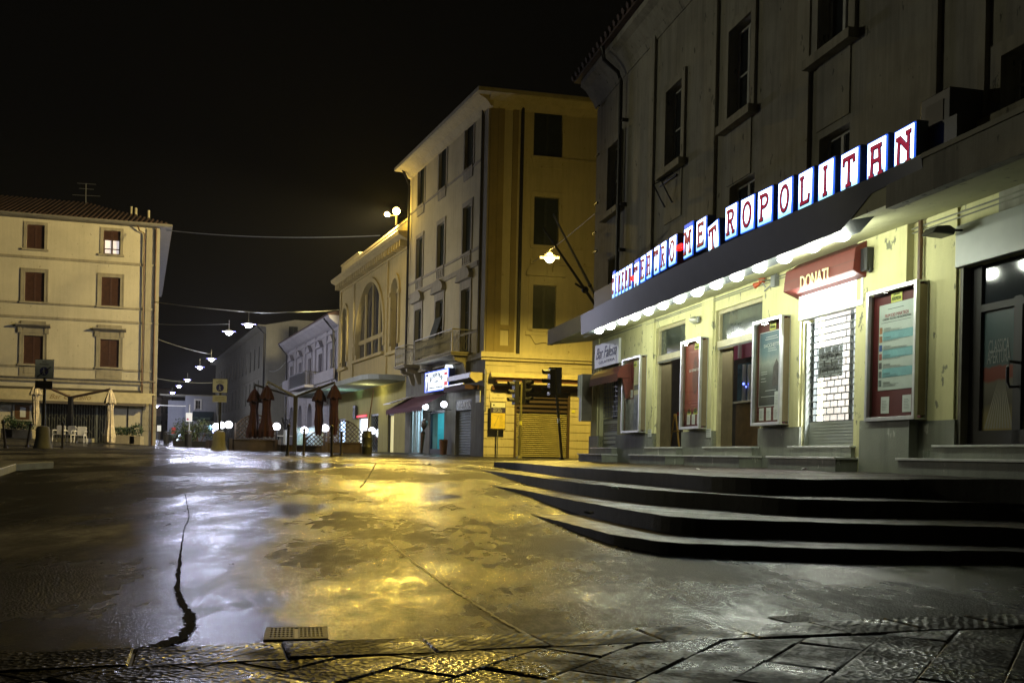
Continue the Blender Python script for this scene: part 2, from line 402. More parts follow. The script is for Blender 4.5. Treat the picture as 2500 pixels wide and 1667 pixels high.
def brickpave(name, col, mort, sc=1.0):
    m, nt, b = _nt(name); L = nt.links.new; tc = nt.nodes.new('ShaderNodeTexCoord')
    br = nt.nodes.new('ShaderNodeTexBrick'); L(tc.outputs['UV'], br.inputs['Vector']); br.inputs['Scale'].default_value = 1
    br.inputs['Brick Width'].default_value = .12 * sc; br.inputs['Row Height'].default_value = .25 * sc; br.offset = .5; br.inputs['Mortar Size'].default_value = .013
    br.inputs['Color1'].default_value = (*col, 1); br.inputs['Color2'].default_value = (*c3(col, .35), 1); br.inputs['Mortar'].default_value = (*mort, 1)
    n = _noise(nt, 2.2, 6, .65, tc.outputs['Object']); mx = nt.nodes.new('ShaderNodeMix'); mx.data_type = 'RGBA'; mx.blend_type = 'MULTIPLY'; mx.inputs[0].default_value = 1
    r = _ramp(nt, n.outputs[0], [(.3, .55), (.7, 1.15)]); L(br.outputs['Color'], mx.inputs[6]); L(r.outputs[0], mx.inputs[7]); L(mx.outputs[2], b.inputs['Base Color'])
    r2 = _ramp(nt, n.outputs[0], [(.35, .30), (.65, .6)]); L(r2.outputs[0], b.inputs['Roughness']); b.inputs['IOR'].default_value = 1.25
    bp = nt.nodes.new('ShaderNodeBump'); bp.inputs['Distance'].default_value = .012; bp.inputs['Strength'].default_value = 1; bp.invert = True; L(br.outputs['Fac'], bp.inputs['Height'])
    n2 = _noise(nt, 60, 3, .6, tc.outputs['Object']); b2 = nt.nodes.new('ShaderNodeBump'); b2.inputs['Distance'].default_value = .004; b2.inputs['Strength'].default_value = .6
    L(n2.outputs[0], b2.inputs['Height']); L(bp.outputs[0], b2.inputs['Normal']); L(b2.outputs[0], b.inputs['Normal'])
    return m
BRK = brickpave('damp_brick_paving', (.060, .046, .038), (.002, .002, .002))
RISE = stucco('damp_step_stone', (.05, .05, .043), .5, 1.0, .6, .6, (.03, .03, .025))
def strip(name, A, B, m, parent):
    me = bpy.data.meshes.new(name); n = len(A); vs = [tuple(p) for p in A] + [tuple(p) for p in B]
    me.from_pydata(vs, [], [(i, i + 1, n + i + 1, n + i) for i in range(n - 1)]); uv = me.uv_layers.new(name='uv'); d = [0]
    for a, b in zip(A, A[1:]): d.append(d[-1] + (b - a).length)
    for pl in me.polygons:
        for li, vi in zip(pl.loop_indices, pl.vertices):
            i = vi % n; w = 0 if vi < n else (B[i] - A[i]).length; uv.data[li].uv = (d[i], w)
    return link(name, me, m, parent)
ST = root('curved_steps', (0, 0, 0), 'broad curved brick and stone steps sweeping down from the cinema pavement', 'steps')
LV = [H - .67, H - .52, H - .36, None]
for k in range(4):
    A = LP[k]
    if k < 3:
        B = []
        for i, p in enumerate(A):
            q = LP[k + 1][i].copy(); t = (q - p); t.z = 0; q2 = q + t.normalized() * .04; q2.z = p.z; B.append(q2)
    else: B = wl
    edge = []
    for i, p in enumerate(A):
        t = (B[i] - p); t.z = 0; e = p + t.normalized() * min(.07, t.length * .4); e.z = p.z; edge.append(e)
    tr = strip('tread' if k < 3 else 'landing', edge, B, BRK, ST)
    g = G(); n = len(A); jit = lambda i: .006 * math.sin(i * 1.7) + .004 * math.sin(i * .61 + k)
    V0 = [(e.x, e.y, e.z) for e in edge]; V1 = [(p.x, p.y, p.z + .001 + jit(i) * .4) for i, p in enumerate(A)]
    V2 = [(p.x, p.y, p.z - .012) for p in A]; V3 = []
    for i, p in enumerate(A):
        t = (B[i] - p); t.z = 0; t.normalize(); V3.append((p.x + t.x * .012, p.y + t.y * .012, p.z - .30))
    g.add(V0 + V1 + V2 + V3, [(r * n + i, r * n + i + 1, (r + 1) * n + i + 1, (r + 1) * n + i) for r in range(3) for i in range(n - 1)])
    # end cap at the far tip
    part(ST, 'step_riser', g, RISE)
# vertical joints in the lowest kerb stones
g = G()
for px in (1819, 2033, 2295):
    a = atz(px, 1338 + (px - 2000) * .02, H - .67); g.tube([(a.x - .004, a.y - .008, a.z + .002), (a.x - .002, a.y - .004, a.z - .15)], .006, 6)
part(ST, 'stone_joint', g, CRK)
# pavement running on behind the tip to the side street
pv = G(); t0 = LP[3][0]; w0 = wl[0]
back = [(-.2, 26, .62), (.3, 30, .60), (1.0, 36, .645)]; wb = [(2.6, 27, .68), (3.2, 31, .68), (4.2, 37, .69)]
A = [tuple(t0)] + back; B = [tuple(w0)] + wb
pv.add(A + B, [(i, i + 1, 5 + i, 4 + i) for i in range(3)])
pv.add([tuple(t0), (t0.x, t0.y, .3), back[0], (back[0][0], back[0][1], .4), back[1], (back[1][0], back[1][1], .5)], [(0, 2, 3, 1), (2, 4, 5, 3)])
PAVE = P('damp_grey_pavement', (.10, .095, .085), .4, var=.35, scale=2.5, bump=.4, bscale=30)
tag(link('side_pavement', pv, PAVE), 'grey pavement leading round to the side street', kind='structure')

# ---- stone slab paving in the foreground
def clip(poly, a, b, c, keep=1):
    out = []
    for i in range(len(poly)):
        p, q = poly[i], poly[(i + 1) % len(poly)]; fp = (a * p[0] + b * p[1] - c) * keep; fq = (a * q[0] + b * q[1] - c) * keep
        if fp <= 0: out.append(p)
        if fp * fq < 0: t = fp / (fp - fq); out.append((p[0] + (q[0] - p[0]) * t, p[1] + (q[1] - p[1]) * t))
    return out
ld = Vector((4.13, 1.34)).normalized(); ln = Vector((-ld.y, ld.x)); c0 = ln.dot(Vector((-1.93, 3.63)))   # far edge of the border row
def slab_geo(g, poly, ht):
    n = len(poly); cx = sum(p[0] for p in poly) / n; cy = sum(p[1] for p in poly) / n
    def ins(d): 
        out = []
        for x, y in poly:
            v = Vector((cx - x, cy - y)); L_ = v.length; v = v / max(L_, 1e-5); out.append((x + v.x * min(d, L_ * .5), y + v.y * min(d, L_ * .5)))
        return out
    tx, ty = rnd.uniform(-.02, .02), rnd.uniform(-.02, .02); T = lambda x, y, z: (x, y, z + (x - cx) * tx + (y - cy) * ty + rnd.uniform(-.0008, .0008)); r = [[(x, y, -.03) for x, y in ins(.001)], [T(x, y, ht - .006) for x, y in ins(.002)], [T(x, y, ht) for x, y in ins(.012)], [T(x, y, ht - .0005) for x, y in ins(.05)], [T(x, y, ht - .0015) for x, y in ins(.11)]]
    vs = [p for q in r for p in q] + [(cx, cy, ht - .002)]
    fs = [(k * n + i, k * n + (i + 1) % n, (k + 1) * n + (i + 1) % n, (k + 1) * n + i) for k in range(4) for i in range(n)] + [(4 * n + i, 4 * n + (i + 1) % n, 5 * n) for i in range(n)]
    g.add(vs, fs)
gb, gs = G(), G(); rnd = random.Random(3)
s_ = -4.0
while s_ < 6:
    w = rnd.uniform(.40, .60); a = ld * s_ + ln * c0; b = ld * (s_ + w) + ln * c0; d = ln * -.33
    slab_geo(gb, [tuple(a), tuple(a + d), tuple(b + d), tuple(b)], .012 + rnd.uniform(-.003, .003)); s_ += w + .004
gu = Vector((.52, .855)).normalized(); gv = Vector((gu.y, -gu.x)); j = -34
while j < 34:
    off = rnd.uniform(0, .5); u = -4 + off
    while u < 9:
        w = rnd.uniform(.38, .56); o_ = gv * (j * .275) + gu * u
        q = [o_, o_ + gv * .2735, o_ + gv * .2735 + gu * (w - .006), o_ + gu * (w - .006)]
        pl = clip([tuple(p) for p in q], ln.x, ln.y, c0 - .338)
        if len(pl) >= 3:
            ar = abs(sum(pl[i][0] * pl[(i + 1) % len(pl)][1] - pl[(i + 1) % len(pl)][0] * pl[i][1] for i in range(len(pl)))) / 2
            cxy = Vector((sum(p[0] for p in pl) / len(pl), sum(p[1] for p in pl) / len(pl)))
            if ar > .004 and -1 < cxy.y < 6 and -3.5 < cxy.x < 5: slab_geo(gs, pl, .010 + rnd.uniform(-.004, .004))
        u += w
    j += 1
def slabmat(name, groove):
    m = wet(name, (.012, .012, .011), (.036, .035, .031), .43, .54, .42, .08, .20, .45, grain=42, gdist=.007, wscale=2.4, rot=.3 if groove else 1.0, stretch=(1, 1, 1), wave=.22, seedbig=1.6, g2w=.9, gf=.35, wb=-.35)
    if groove:
        nt = m.node_tree; L = nt.links.new; wv = nt.nodes.new('ShaderNodeTexWave'); wv.inputs['Scale'].default_value = 7; wv.inputs['Distortion'].default_value = 5; wv.inputs['Detail'].default_value = 3; mp = nt.nodes.new('ShaderNodeMapping'); mp.inputs['Rotation'].default_value = (0, 0, .45); tc = nt.nodes.new('ShaderNodeTexCoord'); L(tc.outputs['Object'], mp.inputs[0]); L(mp.outputs[0], wv.inputs[0])
        bp = nt.nodes.new('ShaderNodeBump'); bp.inputs['Distance'].default_value = .006; bp.inputs['Strength'].default_value = .6; L(wv.outputs[0], bp.inputs['Height'])
        src = [n for n in nt.nodes if n.type == 'BUMP' and n is not bp][-1]; L(bp.outputs[0], [n for n in nt.nodes if n.type == 'BUMP' and n is not bp][0].inputs['Normal'])
    return m
o = link('stone_paving', gs.mesh('stone_paving', True), slabmat('wet_hewn_stone_slab', False)); tag(o, 'wet hewn stone slabs laid diagonally in the foreground', kind='structure')
o = link('kerb_row', gb.mesh('kerb_row', True), slabmat('wet_grooved_stone', True)); tag(o, 'row of grooved border stones between asphalt and slabs', kind='structure')
jb = G().prism_z([tuple(ld * -9 + ln * (c0 + .004)), tuple(ld * 9 + ln * (c0 + .004)), (9, -6), (-9, -6)], -.02, .002)
tag(link('paving_bed', jb, P('dark_joint_sand', (.012, .012, .011), .6)), kind='structure')

# ---- kerbed traffic island at the left edge
KB = P('pale_kerb_stone', (.27, .26, .22), .6, var=.25, scale=3, bump=.3)
g = G(); A = [(-8.75, 18.4), (-8.9, 17.3), (-8.3, 15.6), (-7.5, 13.9), (-6.7, 12.2), (-5.9, 10.4)]
ctr = [(x, y) for x, y in A]; inn = [(x - .19, y + .03) for x, y in A]
for k in range(len(A) - 1):
    z0a, z0b = ground_z(*A[k]), ground_z(*A[k + 1]); h_ = .13
    a, b, c, d = ctr[k], ctr[k + 1], inn[k + 1], inn[k]
    g.add([(a[0], a[1], z0a - .1), (b[0], b[1], z0b - .1), (c[0], c[1], z0b - .1), (d[0], d[1], z0a - .1), (a[0], a[1], z0a + h_), (b[0], b[1], z0b + h_), (c[0], c[1], z0b + h_), (d[0], d[1], z0a + h_)],
          [(0, 3, 2, 1), (4, 5, 6, 7), (0, 1, 5, 4), (1, 2, 6, 5), (2, 3, 7, 6), (3, 0, 4, 7)])
tag(link('traffic_island_kerb', g, KB, bevel=.015), 'pale stone kerb edging the island at the left', kind='structure')
g = G(); top = [(x, y, ground_z(x, y) + .126) for x, y in inn]; lft = [(-20, y, ground_z(x, y) + .126) for x, y in inn]; n = len(top)
g.add(top + lft, [(i, i + 1, n + i + 1, n + i) for i in range(n - 1)])
tag(link('traffic_island', g, PAVE), 'dark paved traffic island at the left edge', kind='structure')

# ---- drain covers
def drain(name, corners, label, two=True):
    c = [atz(x, y, .008) for x, y in corners]; mid = sum(c, Vector()) / 4; u = (c[1] - c[0]); v = (c[3] - c[0]); rz = math.atan2(u.y, u.x); w, d = u.length, v.length
    R = root(name, (mid.x, mid.y, 0), label, 'drain cover', rz=rz)
    g = G(); t = .02; g.box(-w / 2, w / 2, -d / 2, -d / 2 + t, 0, .007).box(-w / 2, w / 2, d / 2 - t, d / 2, 0, .007).box(-w / 2, -w / 2 + t, -d / 2 + t, d / 2 - t, 0, .007).box(w / 2 - t, w / 2, -d / 2 + t, d / 2 - t, 0, .007)
    part(R, 'frame', g, IRONW, bevel=.002); part(R, 'pit', G().box(-w / 2 + t, w / 2 - t, -d / 2 + t, d / 2 - t, -.02, .003), BLACK)
    for s in ((-1, 1) if two else (0,)):
        g = G(); x0, x1 = (-w / 2 + t, -.012) if s < 0 else ((.012, w / 2 - t) if s > 0 else (-w / 2 + t, w / 2 - t)); nx, ny = 6, 5
        for i in range(nx + 1): x = x0 + (x1 - x0) * i / nx; g.box(x - .004, x + .004, -d / 2 + t, d / 2 - t, .0045, .0075)
        for i in range(ny + 1): y = -d / 2 + t + (d - 2 * t) * i / ny; g.box(x0, x1, y - .004, y + .004, .0045, .0072)
        part(R, 'grid', g, IRONW)
    return R
IRONW = P('worn_cast_iron', (.022, .019, .014), .6, .2, var=.3, scale=30, bump=.3)
drain('drain_grate', [(652, 1559), (812, 1556), (792, 1528), (638, 1530)], 'square cast iron drain grate with two gridded leaves in the wet asphalt')
drain('manhole_cover', [(1935, 1519), (2018, 1513), (1958, 1500), (1878, 1503)], 'ribbed metal inspection cover where the asphalt meets the slabs', False)
# ================================================================ CINEMA
F = CIN; zp = .681
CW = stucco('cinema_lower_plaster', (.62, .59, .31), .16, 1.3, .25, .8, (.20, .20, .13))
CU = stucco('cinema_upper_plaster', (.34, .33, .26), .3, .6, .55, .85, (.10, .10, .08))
PL = stucco('grey_green_plinth', (.22, .23, .18), .25, .8, .4, .6, (.36, .37, .30))
SOF = stucco('canopy_soffit', (.46, .45, .26), .25, .6, .1, .7, (.2, .19, .13))
FASC = P('dark_blue_grey_fascia', (.018, .023, .027), .45, var=.3, scale=2, bump=.1)
CORR = P('bronze_corrugated_door', (.15, .115, .06), .35, .5, var=.2, scale=3)
OAK = P('yellowed_door_frame', (.36, .32, .18), .5, var=.2, scale=4)
C = root('cinema_building', (F.o.x, F.o.y, 0), 'long two storey cinema theatre building with pale green peeling plaster, grey plinth and canopy', 'building')
SEND = 27.0
zs = .8 + 2.95          # soffit height at the wall
# openings (lower wall)
def RX(xl, xr, yt, yb, off=0): return F.rect(xl, xr, yt, yb, off)
d0 = RX(1464, 1508, 905, 1092); d1 = RX(1599, 1670, 791, 1093); d2 = RX(1744.8, 1857.6, 742, 1090); d3 = RX(1960, 2103, 680, 1087); sh = RX(2341, 2560, 600, 1080)
ops = [list(d0), list(d1), list(d2), list(d3), [sh[0], sh[0] + 4.6, sh[2], 0]]
sill = zp + .34
for o_ in ops: o_[2] = sill
ops[0][3] = 3.1; ops[1][3] = d1[3]; ops[2][3] = d2[3]; ops[3][3] = F.loc(2030, 655)[1]; ops[4][3] = F.loc(2420, 634)[1]
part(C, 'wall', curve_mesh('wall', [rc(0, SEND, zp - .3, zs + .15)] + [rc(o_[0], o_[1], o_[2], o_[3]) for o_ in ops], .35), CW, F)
# plinth, slightly proud, broken at the doors
zpl = F.loc(1500, 1062)[1]; xs_ = [-.02] + sum([[o_[0], o_[1]] for o_ in ops], []) + [SEND]
g = G()
for i in range(0, len(xs_), 2): g.box(xs_[i], xs_[i + 1], -.035, .30, 0, zpl)
for o_ in ops: g.box(o_[0], o_[1], -.032, .34, 0, sill - .002)
part(C, 'plinth', g, PL, F)
# pilasters: pale vertical strips
g = G()
for (a, b, w) in ((1453, 1464, .03), (1570, 1599, .04), (1716, 1744, .04), (1932, 1958, .04), (2262, 2336, .03), (2104, 2226, .10)):
    x0, x1, _, _ = RX(a, b, 800, 900); part(C, 'pilaster', G().box(x0, x1, -w, .01, zpl if w < .1 else 0, zs), CW, F)
g = G(); x0, x1, _, _ = RX(2104, 2226, 1040, 1100, .12); g.box(x0, x1, -.16, -.03, 0, F.loc(2160, 1024, .12)[1]); part(C, 'pier_base', g, PL, F)
g = G(); x0 = F.loc(2255, 650)[0]; g.tube([(x0, -.05, F.loc(2255, 690)[1]), (x0, -.05, zs)], .03, 8); part(C, 'conduit', g, WOOD, F)
# door steps and thresholds
for i, (o_, e1, e2) in enumerate(zip(ops, (.34, .30, .30, .22, .6), (.2, .1, .1, .1, .35))):
    g = G(); g.box(o_[0] - e1, o_[1] + e1 * .5, -.42 if i < 4 else -.34, -.036, zp - .2, zp + .15); g.box(o_[0] - e2 * .5, o_[1] + e2 * .5, -.16, -.034, zp + .182, zp + .31)
    st = part(C, 'door_step', g, PL, F)
    g = G(); g.box(o_[0] - e1 - .02, o_[1] + e1 * .5 + .02, -.45 if i < 4 else -.37, -.037, zp + .15, zp + .18); g.box(o_[0] - e2 * .5 - .02, o_[1] + e2 * .5 + .02, -.19, -.035, zp + .31, zp + .335)
    sub(st, 'tread_slab', g, MARB, bevel=.004)
# end wall and back
e = G(); e.box(.0, .35, .36, 9, 0, 10.0); part(C, 'end_wall', e, CU, F)
# upper wall with windows
ztop = F.loc(1454, 218)[1]
wins = []
for (xl, xr, ytl, ytr, ybl, ybr) in ((1487, 1515, 346, 322, 518, 500), (1629, 1668, 217, 187, 420, 388), (1783, 1838, 68, 37, 308, 268), (2004, 2080, -95, -140, 142, 85), (2452, 2560, 128, 92, 290, 225)):
    a = F.loc(xl, (ytl + ybl) / 2)[0]; b = F.loc(xr, (ytr + ybr) / 2)[0]
    zb = (F.loc(xl, ybl)[1] + F.loc(xr, ybr)[1]) / 2; zt = (F.loc(xl, ytl)[1] + F.loc(xr, ytr)[1]) / 2
    wins.append([a, b, zb, zt])
zb = sum(w[2] for w in wins[:4]) / 4; zt = sum(w[3] for w in wins[:4]) / 4
print('UPPER WINS', [[round(q, 2) for q in w] for w in wins], zb, zt, 'top', ztop)
for w in wins[:4]: w[2], w[3] = zb, zt
wins.append([wins[4][1] + 1.6, wins[4][1] + 3.4, wins[4][2], wins[4][3]])
low = []
for (xl, xr, yt, yb) in ((2000, 2074, 320, 372), (1781, 1842, 440, 480), (1485, 1512, 628, 670)):
    a, b, _, z1 = F.rect(xl, xr, yt, yb); low.append([a, b, zs + .9, z1])
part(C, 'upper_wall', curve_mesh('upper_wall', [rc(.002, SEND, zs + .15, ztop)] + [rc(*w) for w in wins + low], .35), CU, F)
WF = P('grey_window_frame', (.55, .57, .55), .5, var=.15)
for w in wins: window(C, F, w[0], w[1], w[2], w[3], 'glass', .08, WF, mull=1, bars=1)
for w in low: window(C, F, w[0], w[1], w[2], w[3], 'glass', .08, WF, mull=1, bars=0)
for w in wins:
    g = G(); a, b, z0, z1 = w; t = .16; g.box(a - t, a, -.05, .01, z0 - .02, z1 + t).box(b, b + t, -.05, .01, z0 - .02, z1 + t).box(a, b, -.05, .01, z1, z1 + t)
    g.box(a - t - .05, b + t + .05, -.17, .05, z0 - .14, z0); g.box(a - .02, b + .02, -.02, .01, z0 - 1.1, z0 - .14)
    part(C, 'window_surround', g, CU, F)
g = G()
for (xa, xb) in ((1589, 1601), (1731, 1752), (1951, 1980), (2279, 2294), (2394, 2412)):
    x0 = F.loc(xa, 300)[0]; x1 = F.loc(xb, 300)[0]; part(C, 'pilaster_strip', G().box(x0, x1, -.06, .01, zs + .5, ztop - .45), CU, F)
# eave: cove, board and tile edge
g = G(); g.prism_x([(-.02, ztop - .55), (.2, ztop - .55), (.2, ztop + .12), (-.42, ztop + .12), (-.42, ztop - .02), (-.28, ztop - .12), (-.08, ztop - .4)], -.14, SEND); part(C, 'cornice', g, CU, F)
g = G(); g.prism_x([(-.56, ztop + .12), (9, ztop + .12), (9, ztop + 2.8), (-.56, ztop + .24)], -.3, SEND)
for i in range(90): 
    x = -.25 + i * .3; g.tube([(x, -.62, ztop + .22), (x, 1.2, ztop + .82)], .075, 6)
part(C, 'roof', g, TILE, F)
# downpipe
dx = F.loc(1526, 300)[0]; g = G(); g.tube([(dx - .1, -.56, ztop + .1), (dx - .1, -.52, ztop - .2), (dx, -.2, ztop - .5), (dx, -.12, ztop - .7), (dx, -.12, zs + .6)], .05, 8)
for y in (112, 300, 500, 610):
    z = F.loc(1526, y)[1]; g.box(dx, dx + .2, -.13, -.11, z - .012, z + .012).box(dx + .17, dx + .2, -.13, 0, z - .04, z + .04)
part(C, 'downpipe', g, BLACK, F)
g = G()
for (x, y) in ((1467, 263), (1466, 380), (1463, 498), (1458, 570), (1461, 615)):
    a, z = F.loc(x, y); g.box(a - .12, a + .12, -.1, -.06, z - .02, z + .02)
part(C, 'wall_bracket', g, IRON, F)
# iron bracket under window two
a, z = F.loc(1640, 440); g = G(); g.tube([(a - .5, -.06, z), (a + .4, -.06, z)], .02, 6)
for q in (-.25, .15): g.tube([(a + q, -.04, z - .5), (a + q, -.3, z - .05), (a + q, -.04, z + .1)], .02, 6)
part(C, 'flag_bracket', g, IRON, F)
# ---- canopy
t0 = F.loc(1337, 822, 1.34)[0]
zf = .8 + 2.70
n_ = 1.34
ca = root('entrance_canopy', tuple(F.w(0, 0, 0)), 'long concrete canopy with dark fascia over the cinema doors, bent round the corner', 'canopy')
poly = [(-.02, -.001), (t0, -n_), (SEND, -n_), (SEND, -.001)]
g = G(); k = len(poly); zt_ = {0: zs, 1: zf + .02, 2: zf + .02, 3: zs}
g.add([(x, y, zt_[i]) for i, (x, y) in enumerate(poly)] + [(x, y, zs + .14) for x, y in poly], [(3, 2, 1, 0), (4, 5, 6, 7), (0, 1, 5, 4), (1, 2, 6, 5), (2, 3, 7, 6), (3, 0, 4, 7)])
part(ca, 'soffit_slab', g, SOF, F)
LPX = [(1448, 794), (1475.6, 784), (1504.5, 773), (1534, 762), (1566, 748.6), (1601, 733.6), (1640.6, 721), (1683, 704), (1729, 688), (1778, 669), (1833, 646.5), (1893, 624), (1960, 599.6), (2031, 571)]
x_f0 = F.loc(1420, 795, n_)[0]; x_f1 = F.loc(2059, 556, n_)[0]
curve = [(1480, 3.1), (1498, 3.1), (1543, 3.1), (1602, 3.1), (1651, 3.1), (1725, 3.12), (1801, 3.13), (1867, 3.12), (1933, 3.12), (2016, 3.1), (2097, 3.08), (2165, 3.06), (2232, 3.03), (2260, 3.02)]
ybot = {1480: 738, 1498: 730, 1543: 708, 1602: 668, 1651: 638, 1725: 604, 1801: 575, 1867: 548, 1933: 524, 2016: 491, 2097: 461, 2165: 440, 2232: 414, 2260: 404}
CP = [atz(x, ybot[x], .8 + z) for x, z in curve]
CPl = []
for p in CP: CPl.append(((p - F.o).dot(F.d), (p - F.o).dot(F.n)))
print('SIGN CURVE', [(round(a, 2), round(b, 2)) for a, b in CPl])
xs2 = [c[0] for c in CPl]
def sign_y(x):
    t = (x - xs2[0]) / (xs2[-1] - xs2[0]); return -(1.34 + .12 * math.sin(PI * min(1, max(0, t * 1.05))) - .22 * max(0, t - .6) / .4)
def sign_pt(px):
    "point of the letter row seen at photo x"
    r = ray(px, 600); best = None
    for i in range(400):
        x = xs2[0] - .5 + (xs2[-1] - xs2[0] + 1) * i / 399; w = F.w(x, sign_y(x), 3.9); q = w - CAM
        u = FPX * q.dot(RV) / q.y + CX
        if best is None or abs(u - px) < best[0]: best = (abs(u - px), x)
    return best[1]
g = G(); NN = 40; xa, xb = x_f0, x_f1; V = []
xe = xs2[-1] + .15
for i in range(NN + 1):
    x = xa + (xe - xa) * i / NN; zb_ = zf - .06 if x < x_f1 else min(zf + .22, zf - .06 + (x - x_f1) * .5)
    yb_ = -n_ - .01
    yt_ = yb_ - .02 - .14 * math.sin(PI * min(1, max(0, (x - xa) / (xe - xa)))) ** 1.0 * (1 if x < xe else 0); V.append([(x, yb_, zb_), (x, yt_, 3.86), (x, yt_ + .5, 3.86), (x, yb_ + .25, zb_)])
g.add([p for r in V for p in r], [(4 * i + a, 4 * i + b, 4 * i + 4 + b, 4 * i + 4 + a) for i in range(NN) for a, b in ((0, 1), (1, 2), (2, 3), (3, 0))] + [(0, 1, 2, 3), (4 * NN + 3, 4 * NN + 2, 4 * NN + 1, 4 * NN)])
part(ca, 'fascia', g, FASC, F, smooth=True)
g = G(); g.box(xe - .6, SEND, -n_ - .012, -n_ + .1, zf - .02, zf + .33); part(ca, 'edge_beam', g, CU, F)
g = G(); g.box(xe, SEND, -n_ - .03, -n_ + .1, zf + .33, zf + .38); g.tube([(1.0, -.03, zs - .05), (SEND - .2, -.03, zs - .10)], .012, 5); g.tube([(4, -.035, zs - .09), (8, -.03, zs - .1), (14, -.03, zs - .13), (SEND - 1, -.03, zs - .13)], .01, 5)
a = F.loc(1895, 640)[0]; g.tube([(a, -.03, zs - .1), (a + .05, -.9, zf + .1), (a + .05, -1.2, zf + .05)], .012, 5)
part(ca, 'cable', g, P('dusty_cable', (.2, .2, .14), .7), F)
# ---- letter sign
SG = root('cinema_letter_sign', tuple(F.w(0, 0, 0)), 'curved row of white lightboxes with red slab letters reading CINEMA TEATRO METROPOLITAN', 'sign')
LW = E('white_lightbox', (.66, .86, 1.0), 6.5)
_n = LW.node_tree; _t = _n.nodes.new('ShaderNodeTexCoord'); _s = _n.nodes.new('ShaderNodeSeparateXYZ'); _n.links.new(_t.outputs['Generated'], _s.inputs[0]); _z = _noise(_n, 2.5, 3, .5, _t.outputs['Object']); _a = _n.nodes.new('ShaderNodeMath'); _a.operation = 'MULTIPLY_ADD'; _a.inputs[1].default_value = .25; _n.links.new(_z.outputs[0], _a.inputs[0]); _n.links.new(_s.outputs['Z'], _a.inputs[2])
_r = _ramp(_n, _a.outputs[0], [(.1, (.05, .16, .22)), (.28, (.16, .28, .34)), (.5, (.60, .85, 1)), (1.0, (.72, .90, 1))]); _n.links.new(_r.outputs[0], _n.nodes['Principled BSDF'].inputs['Emission Color'])
LB_ = E('blue_lightbox_rim', (.03, .14, .9), .9); RED = P('crimson_letter', (.32, .0, .03), .5, var=.05); RED.node_tree.nodes['Principled BSDF'].inputs['Emission Color'].default_value = (.5, 0, .05, 1); RED.node_tree.nodes['Principled BSDF'].inputs['Emission Strength'].default_value = .5
EDG = P('navy_letter_edge', (.02, .02, .12), .5, var=.05); SIDE = P('sign_box_side', (.03, .06, .09), .4, var=.1); RDOT = E('red_lit_dash', (1, .01, .01), 1.6)
Wd = .085
def strokes(ch):
    "slab-serif letter strokes on a 1 x 2 cell: list of ((x0,z0),(x1,z1),width)"
    k = .13; s = []
    def L_(a, b, w=k): s.append((a, b, w))
    def ser(x, z, w=.30): L_((x - w / 2, z), (x + w / 2, z), .12)
    if ch == 'C': s.append(('arc', .5, 1, .38, .85, 50, 310, k)); L_((.74, 1.35), (.86, 1.75)); L_((.74, .3), (.86, .55))
    if ch == 'I': L_((.5, .1), (.5, 1.9)); ser(.5, 1.9); ser(.5, .1)
    if ch == 'N': L_((.18, .1), (.22, 1.75)); L_((.8, .15), (.8, 1.9)); L_((.22, 1.8), (.8, .9), .16); ser(.2, .1); ser(.8, 1.9); ser(.8, .12); ser(.16, 1.75, .2)
    if ch == 'E': L_((.25, .1), (.25, 1.9)); L_((.12, 1.88), (.82, 1.88)); L_((.12, .12), (.85, .12)); L_((.25, 1.05), (.68, 1.05)); L_((.82, 1.6), (.82, 1.9), .1); L_((.86, .1), (.86, .4), .1); L_((.68, .9), (.68, 1.2), .1)
    if ch == 'M': L_((.15, .1), (.2, 1.85)); L_((.85, .1), (.8, 1.85)); L_((.2, 1.85), (.5, .9), .14); L_((.8, 1.85), (.5, .9), .14); ser(.15, .1); ser(.85, .1); ser(.16, 1.88, .26); ser(.84, 1.88, .26)
    if ch == 'A': L_((.22, .1), (.28, 1.85)); L_((.80, .1), (.70, 1.85)); L_((.15, 1.85), (.85, 1.85), .14); L_((.2, 1.0), (.76, 1.0)); ser(.22, .1); ser(.82, .1)
    if ch == 'T': L_((.5, .1), (.5, 1.85)); L_((.1, 1.85), (.9, 1.85), .14); L_((.12, 1.45), (.16, 1.85), .12); L_((.88, 1.45), (.84, 1.85), .12); ser(.5, .1, .34)
    if ch == 'R': L_((.25, .1), (.25, 1.85)); L_((.12, 1.87), (.5, 1.87)); s.append(('arc', .5, 1.47, .26, .40, -90, 90, k)); L_((.25, 1.05), (.5, 1.05)); L_((.5, 1.05), (.8, .1)); ser(.25, .1); ser(.82, .1, .24)
    if ch == 'P': L_((.25, .1), (.25, 1.85)); L_((.12, 1.87), (.5, 1.87)); s.append(('arc', .5, 1.44, .28, .43, -90, 90, k)); L_((.25, 1.0), (.5, 1.0)); ser(.25, .1)
    if ch == 'O': s.append(('arc', .5, 1, .34, .88, 0, 360, k))
    if ch == 'L': L_((.25, .1), (.25, 1.9)); L_((.12, .12), (.85, .12)); L_((.84, .1), (.9, .6), .11); ser(.25, 1.9)
    return s
